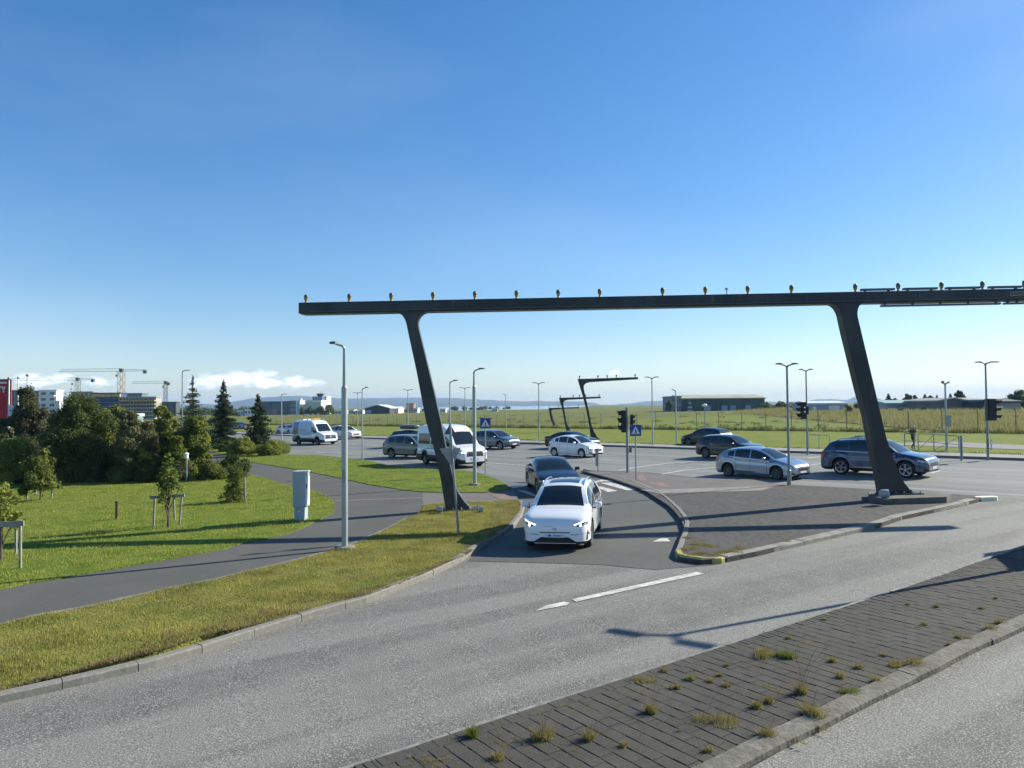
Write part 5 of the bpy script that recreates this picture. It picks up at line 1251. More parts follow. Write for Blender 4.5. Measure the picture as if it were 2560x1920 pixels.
# vegetation helpers -------------------------------------------------
def blades_mesh(pts, hmin, hmax, w, lean, rr, nper=1):
    P = np.array(pts); x_, y_ = P[:,0], P[:,1]; q_ = np.sin(x_*2.1+np.sin(y_*1.3)*2)*np.sin(y_*2.7+np.sin(x_*.9)*2)+.6*np.sin(x_*5.3+y_*3.1)*np.sin(y_*6.1-x_*2.2)
    P = P[rr.random(len(P)) < .72+.28*q_] if len(P) > 8000 else P; n = len(P); V = np.zeros((n*3, 3)); x_, y_ = P[:,0], P[:,1]; q_ = (.55*np.sin(x_*2.1+np.sin(y_*1.3)*2)*np.sin(y_*2.7+np.sin(x_*.9)*2)+.3*np.sin(x_*5.3+y_*3.1)*np.sin(y_*6.1-x_*2.2)) if n > 8000 else 0*x_
    a = rr.random(n)*2*pi; h = (hmin+(hmax-hmin)*rr.random(n))*(1+q_); dx = np.cos(a)*w; dy = np.sin(a)*w
    la = rr.random(n)*2*pi; ll = lean*h*rr.random(n)
    V[0::3] = P + np.stack([dx, dy, -.01*np.ones(n)], 1); V[1::3] = P + np.stack([-dx, -dy, -.01*np.ones(n)], 1); V[2::3] = P + np.stack([np.cos(la)*ll, np.sin(la)*ll, h], 1)
    me = bpy.data.meshes.new('blades'); me.vertices.add(n*3); me.vertices.foreach_set('co', V.ravel()); me.loops.add(n*3); me.loops.foreach_set('vertex_index', np.arange(n*3)); me.polygons.add(n); me.polygons.foreach_set('loop_start', np.arange(n)*3); me.update(); me.validate(); return me
NR = np.random.default_rng(5)
def fill(polyW, n, dz, rr=NR, clear=None):
    xs = [p.x for p in polyW]; ys = [p.y for p in polyW]; out = []
    X = rr.random(n*4)*(max(xs)-min(xs))+min(xs); Y = rr.random(n*4)*(max(ys)-min(ys))+min(ys)
    A = np.zeros(n*4, bool); m_ = len(polyW)
    for i in range(m_):
        a, b_ = polyW[i], polyW[(i+1) % m_]
        if a.y == b_.y: continue
        c_ = ((a.y > Y) != (b_.y > Y)) & (X < (b_.x-a.x)*(Y-a.y)/(b_.y-a.y)+a.x); A ^= c_
    keep = A & (np.abs(X) < .74*Y+1.5) & (Y > 5)
    X = X[keep][:n]; Y = Y[keep][:n]
    return np.stack([X, Y, SA*X+SB*Y+dz], 1)
vp = fill([Vector((p.x,p.y,0)) for p in VE+VT], 130000, VG)
mobj('verge_grass_blades', blades_mesh(vp, .02, .065, .006, .8, NR), BLADE, kind='stuff')
ep = []
for a_, b_ in zip(VE, VE[1:]):
    t_ = (b_-a_); L_ = t_.length; n_ = Vector((-t_.y, t_.x, 0)).normalized(); m_ = int(L_*900)
    u_ = NR.random(m_); w_ = NR.random(m_)**1.7*.95*(.55+.45*np.sin(a_.x*1.3+u_*2)); ep += [(a_.x+t_.x*u+n_.x*w-n_.x*.03, a_.y+t_.y*u+n_.y*w-n_.y*.03, gz(a_.x, a_.y)+VG+(t_.z*u)) for u, w in zip(u_, w_)]
mobj('dry_verge_edge', blades_mesh(np.array(ep), .02, .06, .008, 1.3, NR), DEADB, kind='stuff')
lp = fill([Vector((p.x,p.y,0)) for p in LE]+[WP(-34,38),WP(-30,20)], 130000, VG)
mobj('lawn_grass_blades', blades_mesh(lp, .025, .075, .009, .8, NR), BLADEL, kind='stuff')
wp = fill([Vector((p.x,p.y,0)) for p in WN]+[G(1250,1228),G(1054,1229)]+PT[::-1], 30000, VG)
mobj('wedge_grass_blades', blades_mesh(wp, .03, .08, .012, .8, NR), BLADEL, kind='stuff')
# unmown band along the fence and at the back edge of the pavement
def tallband(name, t0, t1, s0, s1, n, h0, h1, mt, dz=.1):
    S_ = NR.random(n)*(s1-s0)+s0; T_ = NR.random(n)*(t1-t0)+t0
    wav = .5+.5*np.sin(S_*.9)*np.sin(S_*.37+1); 
    P = np.array([(mk[0]+RDV*s+PERP*t)[:2] for s, t in zip(S_, T_)]); Z = np.array([gz(x, y) for x, y in P])+dz
    k = NR.random(n) < (.35+.65*wav); P = P[k]; Z = Z[k]
    mobj(name, blades_mesh(np.column_stack([P, Z]), h0, h1, .02, .6, NR), mt, kind='stuff')
tallband('fence_foot_grass', TF-.5, TF+.8, -80, 100, 60000, .18, .50, LONGG)
tallband('pavement_edge_grass', 2.5, 3.1, -80, 90, 22000, .06, .16, LONGG)
mp_ = fill([Vector((p.x,p.y,0)) for p in dm], 60000, .0); mobj('dry_meadow_grass', blades_mesh(mp_, .25, .75, .03, .8, NR), DRYG, kind='stuff')
tg = fill([G(x, y) for x, y in ((640,1127),(700,1134),(724,1136),(724,1128),(700,1118),(660,1112),(625,1108),(600,1130))], 9000, .08)
mobj('tall_green_grass', blades_mesh(tg, .3, .9, .02, .5, NR), LONGL, kind='stuff')

# weeds on the median
WEEDS = []
def weed(name, px, py, r, h, n, mt, label, group=None, stalks=0, sh=.5, dz=.065):
    r *= 1.35; h *= 1.25; n = int(n*2.0); p = G(px, py, dz); a = NR.random(n)*2*pi; rad = np.sqrt(NR.random(n))*r; cc = NR.normal(size=(5,2))*r*(.36 if r > .1 else .24); kk = NR.integers(0, 5, n); pts = np.stack([cc[kk,0]+np.cos(a)*rad*.5, cc[kk,1]+np.sin(a)*rad*.4, np.zeros(n)], 1)
    me = blades_mesh(pts, h*.3, h, .0042, 1.1, NR)
    WEEDS.append((px, py, label))
    if not stalks:
        o = mobj(name, me, mt, None, label=label, cat='weed', group=group); o.location = p; return o
    root = empty(name, p, label=label, cat='weed', group=group); mobj('leaf_tuft', me, mt, root); mb = MB()
    for i in range(stalks):
        an = R_.uniform(0, 2*pi); l = sh*R_.uniform(.6, 1.); le = R_.uniform(.15,.5); q1 = Vector((cos(an)*le*l*.4, sin(an)*le*l*.4, l*.55)); q2 = Vector((cos(an)*le*l, sin(an)*le*l, l*.95))
        mb.tube([(0,0,0), q1, q2], [.0022,.0018,.003], 4)
    mb.build('dry_stalk', STALK, root)
G1 = 'small weed tufts in the joints of the foreground median'
ANCH = {(1183,1842):'the bright green tuft by the thin kerb',(1357,1848):'the broad stalky tuft',(1628,1784):'the tuft with two long pale stalks',(2002,1734):'the fan of long dry stalks',(1905,1640):'the widest green clump',(2030,1790):'the tuft leaning on the side kerb',(1790,1808):'the long brownish weed patch',(1612,1700):'the moss strip at the thin kerb',(2292,1664):'the yellow green clump at the side kerb'}
USED = {}
def small_label(x, y):
    k = min(ANCH, key=lambda a: hypot(a[0]-x, (a[1]-y)*1.6)); dx, dy = x-k[0], y-k[1]
    d = ('above' if dy < 0 else 'below') if abs(dy)*1.6 > abs(dx) else ('right of' if dx > 0 else 'left of')
    i = USED.setdefault((k, d), 0); USED[(k, d)] += 1
    return ('small weed tuft', 'tiny weed tuft', 'little mossy weed', 'small yellowish weed', 'faint low weed', 'sparse little weed', 'thin small weed', 'short green weed')[i % 8] + ' ' + d + ' ' + ANCH[k]
ISLW = iter(('dry weed tuft second from the left on the island tip','weed tuft above the middle of the yellow kerb tip','low weed patch above the right end of the yellow kerb','small weed at the far right of the island tip','leftmost weed tuft inside the yellow kerb tip','single low weed beside the road kerb of the dark island','dry moss patch in the second row of the island tip','weed patch in the middle of the island tip','weed patch right of middle in the second row of the tip','topmost weed tuft by the curved island kerb'))
WL = 'small green weed tuft growing between the dark pavers of the foreground median'
weed('grass_tuft', 1183, 1842, .055, .13, 160, LONGL, 'bright green grass tuft at the thin kerb, leftmost tuft on the median')
weed('weed_tuft', 1357, 1848, .10, .12, 260, WEED, 'broad tuft with wispy brown stalks right of the leftmost bright green tuft', stalks=14, sh=.34)
weed('weed_tuft', 1474, 1850, .06, .11, 160, WEED, 'tuft with a few reddish stalks near the bottom centre', stalks=6, sh=.25)
weed('weed_tuft', 1247, 1897, .08, .07, 200, WEED, 'flat green tuft at the very bottom of the picture below the stalky one')
weed('weed_tuft', 1628, 1784, .05, .12, 170, WEED, 'tuft with two long pale stalks left of the long weed patch', stalks=5, sh=.55)
weed('weed_tuft', 2002, 1734, .07, .13, 200, WEED, 'tuft with a fan of very long dry stalks in the middle of the median', stalks=12, sh=.72)
weed('weed_tuft', 1905, 1640, .16, .10, 330, WEED, 'widest green clump on the median near the thin kerb')
weed('weed_tuft', 1968, 1645, .09, .11, 220, LONGL, 'round green clump just right of the widest clump')
weed('weed_tuft', 2030, 1790, .11, .14, 260, WEED, 'green tuft leaning on the wide side kerb with one fallen stalk', stalks=3, sh=.4)
weed('weed_tuft', 1920, 1846, .09, .11, 240, WEED, 'bushy tuft by the side kerb near the bottom edge', stalks=3, sh=.3)
weed('weed_tuft', 1790, 1808, .22, .07, 380, WEED, 'long brownish weed patch in the lower middle of the median', stalks=8, sh=.25)
weed('weed_tuft', 1612, 1700, .13, .05, 260, WEED, 'low moss and weed strip along the thin kerb'); weed('weed_tuft', 1665, 1680, .06, .06, 120, WEED, 'green end of the moss strip along the thin kerb', G1)
weed('weed_tuft', 2225, 1842-180, .0001+.12, .06, 260, WEED, 'thin brown weed patch in the upper middle of the median')
weed('weed_tuft', 2292, 1664, .12, .10, 280, WEED, 'yellow green clump at the side kerb in the upper right of the median')
weed('weed_tuft', 2133, 1734, .10, .07, 240, LONGL, 'low green clump touching the side kerb in the right half', stalks=0)
for x, y, s in ((1690,1722,1),(1816,1716,.9),(1822,1666,.8),(1800,1690,.7),(1725,1700,1.1),(1775,1705,.9),(1893,1768,1.2),(1925,1757,1.1),(2082,1654,1.),(2100,1694,1.1),(2150,1672,1.),(2190,1705,1.1),(2312,1563,.9),(2340,1518,.9),(2452,1522,.8),(2490,1497,.7),(2395,1595,.9),(2420,1600,1.1),(2500,1560,1.2),(2375,1614,.8),(2063,1480+70,.7),(1973,1597,.8),(2480,1577,1.3),(1560,1865,.8),(1770,1880,.9),(1700,1830,.5),(2210,1640,.7),(2270,1512,.7)):
    weed('weed_tuft', x, y, .06*s, .07*s, int(120*s), WEED, small_label(x, y), G1)
jp = []
for k_ in range(260):
    px_ = R_.uniform(1000, 2560); t_ = R_.random(); yT = np.interp(px_, [873,1500,2100,2560], [1920,1720,1523,1367]); yB = np.interp(px_, [1700,2100,2560], [1990,1790,1568]) if px_ > 1700 else 1990
    q = G(px_, yT+8+(yB-yT-16)*t_, .062); an = radians(-56) if R_.random() < .6 else radians(34); L_ = R_.uniform(.05,.35)
    for u in NR.random(int(60*L_/.2)): jp.append((q.x+cos(an)*L_*u+R_.gauss(0,.006), q.y+sin(an)*L_*u+R_.gauss(0,.006), gz(q.x+cos(an)*L_*u, q.y+sin(an)*L_*u)+.06))
mobj('joint_moss', blades_mesh(np.array(jp), .008, .03, .004, 1.2, NR), WEED, kind='stuff')
for x, y, s in ((1760,1385,1.2),(1800,1382,1.4),(1835,1378,1.2),(1850,1372,.9),(1735,1390,1.),(1968,1353,.8),(1725,1372,1.3),(1745,1360,1.2),(1775,1366,1.1),(1720,1345,1.)):
    weed('weed_tuft', x, y, .16*s, .05*s, int(220*s), WEED, next(ISLW), 'weeds at the tip of the traffic island', dz=IS)
# stand-in board outside the frame, added to cast the shadow at the right edge
bq = WP(15.7, 19.0, .06); root = empty('shadow_caster_board', bq, label='unseen grey board on two posts added to cast a shadow on the median', cat='road sign')
for y_ in (-.8, .8): mb = MB(); mb.tube([(y_*.35,y_,-.1),(y_*.35,y_,2.9)], .05, 8); mb.build('post', GALV, root)
mb = MB(); mb.box((0,0,2.2), (.06,2.3,1.3), rz=radians(-20)); mb.build('board', SGREY, root)

# ---------------------------------------------------------------- trees and shrubs
def leaf_cloud(centers, n, size, rr, shell=.35, flat=1., droop=0):
    """n leaf-sized faces spread through blobs (cx,cy,cz,rx,ry,rz)"""
    C = np.array(centers); w = (C[:,3]*C[:,4]*C[:,5])**.67; w = w/w.sum(); k = rr.choice(len(C), n, p=w)
    d = rr.normal(size=(n,3)); d /= np.linalg.norm(d, axis=1)[:,None]; rad = shell + (1-shell)*rr.random(n)**.6; rad *= (1+.12*rr.normal(size=n)); rad *= np.where(rr.random(n) < .10, 1+.5*rr.random(n), 1)
    P = C[k,:3] + d*rad[:,None]*C[k,3:6]
    nrm = d*.7 + rr.normal(size=(n,3))*.6; nrm[:,2] += .25; nrm /= np.linalg.norm(nrm, axis=1)[:,None]
    t = np.cross(nrm, rr.normal(size=(n,3))); t /= np.linalg.norm(t, axis=1)[:,None]; b = np.cross(nrm, t)
    s = size*(.6+.8*rr.random(n))[:,None]
    V = np.empty((n,4,3)); V[:,0] = P - t*s; V[:,1] = P - b*s*.6; V[:,2] = P + t*s; V[:,3] = P + b*s*.6
    V = V.reshape(-1,3); me = bpy.data.meshes.new('foliage'); me.vertices.add(n*4); me.vertices.foreach_set('co', V.ravel())
    me.loops.add(n*4); me.loops.foreach_set('vertex_index', np.arange(n*4)); me.polygons.add(n); me.polygons.foreach_set('loop_start', np.arange(n)*4); me.update(); me.validate(); return me
def broad(name, px, by, ty, wpx, mt, label, seed, cat='tree', leaf=.10, n=9000, lobes=16, trunk=True, dpt=1., low=.12, Y=None, group=None, dz=.06):
    rr = np.random.default_rng(seed); r2 = random.Random(seed)
    b = G(px, by, dz) if Y is None else Vector((AT(px, by, Y).x, Y, 0)); b.z = gz(b.x, b.y)+dz
    H_ = AT(px, ty, b.y).z - b.z; w = wpx/F*b.y/2; root = empty(name, b, label=label, cat=cat, group=group)
    C = []; lobes = int(lobes*1.9); asp = max(1., H_/(2*w))
    for i in range(lobes):
        f = low + (1-low)*r2.random()**.9; prof = max(.25, sin(pi*min(1, max(.0, (f*.80+.14))))**.7)
        a = r2.uniform(0, 2*pi); rad = sqrt(r2.uniform(.05,1))*prof*.80; br = w*r2.uniform(.17,.36)*(1 if f < .8 else .75)
        C.append((cos(a)*rad*w, sin(a)*rad*w*dpt, H_*f-br*.3, br, br, br*r2.uniform(.75,1.25)))
    C.append((0,0,H_*(low+.95)/2,w*.55,w*.55*dpt,H_*(1-low)*.42)); top = max(c[2]+c[5] for c in C); k = H_/top; C = [(c[0],c[1],c[2]*k,c[3],c[4],c[5]*k) for c in C]
    leaf *= .66; n = int(n*2.1)
    me = leaf_cloud(C, n, leaf, rr); mobj('crown', me, mt, root)
    mb = MB(); mb.tube([(0,0,-.1),(r2.uniform(-.1,.1)*w,0,H_*.3),(r2.uniform(-.2,.2)*w,0,H_*.75)], [.04*H_/2.2,.03*H_/2.2,.008*H_], 7)
    for c in C[:-1:2]: mb.tube([(0,0,H_*r2.uniform(.12,.35)), (c[0]*.5,c[1]*.5,c[2]*.7), (c[0],c[1],c[2])], [.012*H_,.008*H_,.003*H_], 5)
    mb.build('trunk' if cat == 'tree' else 'stems', BARK, root); return root
def conifer(px, by, ty, wpx, label, seed, Y=None, sparse=False, n=8000, group=None, leaf=.075, mt=None):
    rr = np.random.default_rng(seed); r2 = random.Random(seed)
    b = G(px, by, .06) if Y is None else Vector((AT(px, by, Y).x, Y, 0)); b.z = gz(b.x, b.y)
    H_ = AT(px, ty, b.y).z - b.z; w = wpx/F*b.y/2; root = empty('conifer_tree', b, label=label, cat='conifer', group=group)
    C = []; mb = MB(); mb.tube([(0,0,-.1),(0,0,H_)], [.02*H_,.003*H_], 7)
    tiers = 13 if sparse else 17
    for i in range(tiers):
        f = .08+.88*i/(tiers-1); rad = w*(1-f)**(.8 if not sparse else 1.1)*r2.uniform(.85,1.12)+.05; nb = 5 if f > .8 else 8
        for k in range(nb):
            a = 2*pi*k/nb+i*.7+r2.uniform(-.25,.25); l = rad*r2.uniform(.5,1.2); z = H_*(f+r2.uniform(-.02,.02)); dr = -.05 if sparse else .10
            mb.tube([(0,0,z),(cos(a)*l,sin(a)*l,z-l*dr)], [.008*H_,.002*H_], 4)
            for m_ in range(3):
                u = (m_+.9)/3.; C.append((cos(a)*l*u, sin(a)*l*u, z-l*dr*u-.02*H_, l*.24+.04, l*.24+.04, (H_/tiers*(.28 if sparse else .45))+.02))
    C.append((0,0,H_*.965,.05*w+.03,.05*w+.03,H_*.04))
    mobj('crown', leaf_cloud(C, n, leaf, rr, shell=.2), mt or LF_NE, root); mb.build('trunk', BARK, root); return root
conifer(481,1128,937,135,'sparse layered conifer beside the leftmost lamp post',21, sparse=True, n=7000)
conifer(558,1122,949,98,'dense dark conifer, tallest and widest of the left group',22, n=14000)
conifer(645,1134,984,86,'dark narrow topped conifer next to the main road at left',23, n=11000)
broad('dark_tree',190,1206,982,200,LF_DK,'large round dark green tree in the middle of the left thicket',31,n=26000,lobes=26,leaf=.085)
broad('lime_tree',262,1200,1022,80,LF_MD,'bright green tree leaning out of the right side of the large dark tree',32,n=9000)
broad('olive_tree',70,1196,966,110,LF_BR,'brownish olive tree behind the white flag at far left',33,n=14000,lobes=20)
broad('olive_tree',4,1200,1046,90,LF_OL,'olive tree cut by the left picture edge behind the red banner',34,n=9000)
broad('olive_tree',335,1204,1024,135,LF_OL,'dull olive tree between the dark tree and the lime green shrubs',35,n=15000,lobes=20)
broad('green_tree',405,1196,1012,104,LF_MD,'green tree just left of the leftmost lamp post',36,n=11000)
broad('lime_tree',478,1198,1040,90,LF_MD,'upright green tree right of the leftmost lamp post',37,n=14000,lobes=20)
broad('green_tree',300,1180,1012,90,LF_MD,'green tree filling the gap behind the dull olive tree',43,n=11000,lobes=20)
broad('green_shrub',442,1203,1090,70,LF_MD,'fresh green shrub under the leftmost lamp post',44,cat='shrub',n=7000)
broad('green_tree',130,1190,1030,90,LF_OL,'loose olive green tree between the brownish and the large dark tree',45,n=11000,lobes=20)
broad('green_shrub',362,1206,1120,60,LF_LT,'yellow green shrub in front of the dull olive tree',46,cat='shrub',n=6000)
broad('lime_shrub',505,1196,1046,52,LF_LT,'narrow lime green shrub at the right end of the thicket',38,cat='shrub',n=7000)
broad('green_shrub',28,1212,1090,140,LF_LT,'wide yellow green bush at the left edge of the lawn',39,cat='shrub',n=14000,lobes=18,leaf=.08)
broad('green_shrub',142,1210,1142,76,LF_LT,'low yellow green bush in front of the large dark tree',40,cat='shrub',n=7000,leaf=.07)
broad('dark_shrub',585,1196,1136,90,LF_DK,'dark low shrub at the bend of the footpath',41,cat='shrub',n=9000,leaf=.07)
broad('dark_shrub',530,1202,1150,70,LF_MD,'dark green shrub left of the path side shrub',42,cat='shrub',n=6000,leaf=.07)
for i, (x, y0, y1, w, m_, lb) in enumerate(((225,1209,1160,80,LF_DK,'low dark shrub at the lawn edge under the large dark tree'),(300,1208,1165,70,LF_MD,'low green shrub at the lawn edge under the olive tree'),(372,1206,1140,80,LF_DK,'dark shrub behind the staked young tree'),(440,1204,1150,80,LF_OL,'olive shrub beside the white garden lamp'),(480,1202,1165,50,LF_LT,'small lime shrub between garden lamp and path'),(95,1213,1150,70,LF_DK,'dark shrub between the two yellow green bushes'))):
    broad('low_shrub',x,y0,y1,w,m_,lb,50+i,cat='shrub',n=5500,leaf=.065)
for i, (x, y0, y1, w, lb) in enumerate(((545,1120,1078,70,'pale green bushes behind the dense dark conifer'),(605,1142,1090,80,'green bush at the left foot of the conifer by the road'),(676,1140,1100,70,'yellow green bush at the right foot of the conifer by the road'),(570,1130,1100,60,'low green bush between the two right conifers'))):
    broad('roadside_bush',x,y0,y1,w,LF_LT if i != 3 else LF_MD,lb,60+i,cat='shrub',n=5000,leaf=.08)
# dark leafy ground cover under the thicket
tp_ = fill([G(x, y) for x, y in ((-60,1216),(100,1216),(300,1211),(540,1204),(600,1196),(560,1168),(400,1160),(200,1160),(-60,1160))], 40000, .06)
mobj('thicket_undergrowth', blades_mesh(tp_, .1, .5, .05, 1., NR), LF_DK, kind='stuff')

# young trees and their stakes
def stake_frame(name, posts, bars, label, h=None):
    b = G(*posts[0][0], VG); root = empty(name, b, label=label, cat='tree support')
    for (bp, tp) in posts:
        q = G(*bp, VG); t_ = AT(tp[0], tp[1], q.y); mb = MB(); mb.tube([q-b-Vector((0,0,.1)), t_-b], .035, 8); mb.build('post', WOOD, root, sm=40)
    for (a, c_, th) in bars:
        mb = MB(); A_, B_ = AT(*a, b.y)-b, AT(*c_, b.y)-b; d = B_-A_; mm = d.to_track_quat('X','Z').to_matrix(); mb.box((A_+B_)/2 + Vector((0,-.05,0)), (d.length, .035, th), M_=mm); mb.build('crossbar', WOOD, root)
stake_frame('tree_stakes', [((384,1316),(387,1238)),((448,1312),(455,1236)),((437,1300),(434,1236))], [((377,1243),(463,1238),.10)], 'three wooden stakes with a crossbar around the thin young tree on the lawn')
stake_frame('tree_stakes', [((51,1420),(51,1300)),((40,1385),(40,1310))], [((-30,1312),(63,1307),.13)], 'wooden post and crossbar cut off by the left edge of the picture')
stake_frame('tree_stakes', [((68,1250),(68,1196)),((90,1238),(90,1200)),((128,1247),(134,1190))], [((70,1221),(90,1221),.05)], 'thin pale stakes around the bushy young tree at the left of the lawn')
stake_frame('tree_stakes', [((614,1256),(611,1193))], [], 'single thin pale stake beside the young spruce')
def young(px, by, ty, wpx, mt, label, seed, n=2500, leaf=.07, low=.3, name='young_tree'):
    return broad(name, px, by, ty, wpx, mt, label, seed, cat='young tree', n=n, leaf=leaf, low=low, lobes=9, dz=VG)
young(421,1318,1132,74,LF_MD,'thin young tree held inside the three stake frame',71,n=520,low=.40)
young(100,1250,1120,100,LF_MD,'bushy young tree behind the thin pale stakes',72,n=4500,low=.15)
young(2,1400,1205,110,LF_LT,'leafy young maple cut by the left picture edge',73,n=900,low=.42,leaf=.06)
conifer(588,1258,1160,66,'small bright green young spruce on the lawn beside its stake',74,n=4500,leaf=.035, mt=LF_MD)
b = G(292,1298,VG); mb = MB(); mb.tube([(0,0,-.1),(0,0,.62)], .055, 10); mb.tube([(0,0,.58),(0,0,.64)], .066, 10); o = mb.build('wooden_post', WOODB, sm=40); o.location = b; tag(o, 'short brown wooden post standing alone on the lawn', 'post')
b = G(466,1202,VG); root = empty('garden_lamp', b, label='small white cylindrical lamp head among the shrubs near the path', cat='lamp'); hh = AT(465,1131,b.y).z-b.z
mb = MB(); mb.tube([(0,0,-.1),(0,0,hh-.3)], .05, 8); mb.build('post', GALV, root); mb = MB(); mb.lathe([(0,0),(.10,0),(.10,.2),(.13,.22),(.13,.25),(.04,.32),(0,.32)], (0,0,hh-.32), 12); mb.build('lamp_head', WHT, root, sm=40)
b = G(616,1126,.05); root = empty('speed_sign', b, label='small red and white round road sign between the conifers', cat='road sign'); hh = AT(615,1067,b.y).z-b.z
mb = MB(); mb.tube([(0,0,-.1),(0,0,hh+.2)], .035, 8); mb.build('pole', GALV, root); mb = MB(); mb.lathe([(0,-.02),(.30,-.02),(.30,.01),(0,.01)], (0,-.05,hh), 20, 'Y'); mb.build('red_ring', mat('sign_red', (.45,.02,.02), .4), root); mb = MB(); mb.lathe([(0,-.012),(.19,-.012),(.19,.0)], (0,-.075,hh), 20, 'Y'); mb.build('white_disc', WHT, root)

# ---------------------------------------------------------------- buildings, cranes, flags
def onY(px, Y): x = AT(px, 1010, Y).x; return Vector((x, Y, gz(x, Y)))
def bldg(name, x0, x1, yt, Y, depth, wall, label, cat='building', storeys=0, cols=0, winmat=GLASSB, roofmat=None, roofh=.4, group=None, wfrac=(.6,.5), x_in=(0,1), face=True, rz=0):
    a, c_ = AT(x0, yt, Y), AT(x1, yt, Y); base = onY((x0+x1)/2, Y); h = (a.z+c_.z)/2 - base.z; w = c_.x-a.x
    root = empty(name, base, label=label, cat=cat, group=group)
    mb = MB(); mb.box((0, depth/2, h/2-.5), (w, depth, h+1)); mb.build('wall', wall, root)
    mb = MB(); mb.box((0, depth/2, h+roofh/2), (w+.5, depth+.5, roofh)); mb.build('roof', roofmat or wall, root)
    if storeys:
        sh = h/storeys; cw = w*(x_in[1]-x_in[0])/cols; mb = MB(); mb.box((0,0,0), (cw*wfrac[0], .25, sh*wfrac[1])); me = mb.me('window'); me.materials.append(winmat)
        for i in range(cols):
            for j in range(storeys): inst('window', me, root, (-w/2+w*x_in[0]+cw*(i+.5), -.05, sh*(j+.55)))
    return root, w, h
CREAM = mat('white_render', (.74,.75,.75), .7); GREYW = mat('grey_cladding', (.27,.30,.31), .6, var=.1, vs=.3); DGL = mat('dark_glass_wall', (.05,.08,.10), .2, var=.3, vs=.2); TAN = mat('tan_render', (.36,.31,.25), .8, var=.1, vs=.3)
BRNW = mat('brown_brick', (.20,.15,.12), .9, var=.2, vs=.4); NET = mat('blue_scaffold_net', (.045,.075,.16), .8, var=.4, vs=.4); ORNG = mat('orange_formwork', (.55,.36,.15), .7, var=.3, vs=.8); PALEG = mat('pale_green_glass', (.40,.50,.48), .25)
NAVYW = mat('navy_cladding', (.045,.06,.09), .6); GRNR = mat('green_roof', (.26,.38,.34), .6); BLW = mat('blue_grey_cladding', (.30,.37,.46), .6); WROOF = mat('pale_roof', (.62,.64,.64), .5)
YL = 330
r0, w_, h_ = bldg('apartment_block', 98, 141, 977, YL, 5, CREAM, 'white four storey apartment block behind the trees at left', storeys=5, cols=2, wfrac=(.5,.42))
mb = MB(); mb.box((w_*.25,-.8,h_*.45), (w_*.42,1.4,.3)); 
for j in range(5): mb = MB(); mb.box((w_*.27,-.8,h_*(j+.12)/5), (w_*.40,1.5,.35)); mb.build('balcony', CREAM, r0)
bldg('brick_block', 60, 97, 979, YL+15, 5, BRNW, 'brown apartment block left of the white one', storeys=5, cols=3)
bldg('brick_block', 20, 58, 977, YL+30, 5, BRNW, 'brown apartment block behind the flagpoles', storeys=5, cols=3)
bldg('concrete_block', 178, 232, 981, YL, 5, mat('raw_concrete', (.32,.30,.27), .9, var=.15, vs=.3), 'raw concrete block between the white flats and the blue netting', storeys=6, cols=5, wfrac=(.45,.5))
r0, w_, h_ = bldg('building_shell', 232, 302, 984, YL-20, 5, NET, 'unfinished building wrapped in dark blue scaffold netting', storeys=0)
mb = MB(); mb.box((0,-.4,h_*.93), (w_,1.,h_*.12)); mb.build('timber_formwork', ORNG, r0)
for j in range(6):
    mb = MB(); mb.box((0,-.5,h_*(j+.6)/7), (w_*.99,.8,.12)); mb.build('scaffold_deck', GALV, r0)
r0, w_, h_ = bldg('building_shell', 302, 390, 994, YL-20, 5, mat('raw_concrete', (.32,.30,.27), .9), 'long unfinished concrete building with scaffolding under the largest crane', storeys=6, cols=11, wfrac=(.62,.5), winmat=mat('dark_opening', (.04,.045,.05), .8))
for j in range(6): mb = MB(); mb.box((0,-.7,h_*(j+.16)/6), (w_,1.3,.4)); mb.build('floor_edge', mat('pale_slab', (.45,.45,.43), .8) if j < 4 else ORNG, r0)
for i in range(12): mb = MB(); mb.tube([(-w_/2+w_*i/11,-1.4,0),(-w_/2+w_*i/11,-1.4,h_+1.)], .07, 4); mb.build('scaffold_pole', GALV, r0)
bldg('upper_storey', 290, 355, 985, YL-8, 5, mat('green_formwork', (.12,.20,.20), .8), 'dark green top storey rising behind the unfinished building', storeys=0)
bldg('low_shed', 279, 322, 1042, 250, 10, mat('shed_green', (.16,.26,.22), .7), 'low green shed with a white roof edge below the blue netting', roofmat=WROOF, roofh=1.)
bldg('low_house', 395, 440, 1006, 420, 5, mat('dark_roofing', (.06,.08,.08), .8), 'low dark roofed house behind the leftmost lamp post', storeys=0)
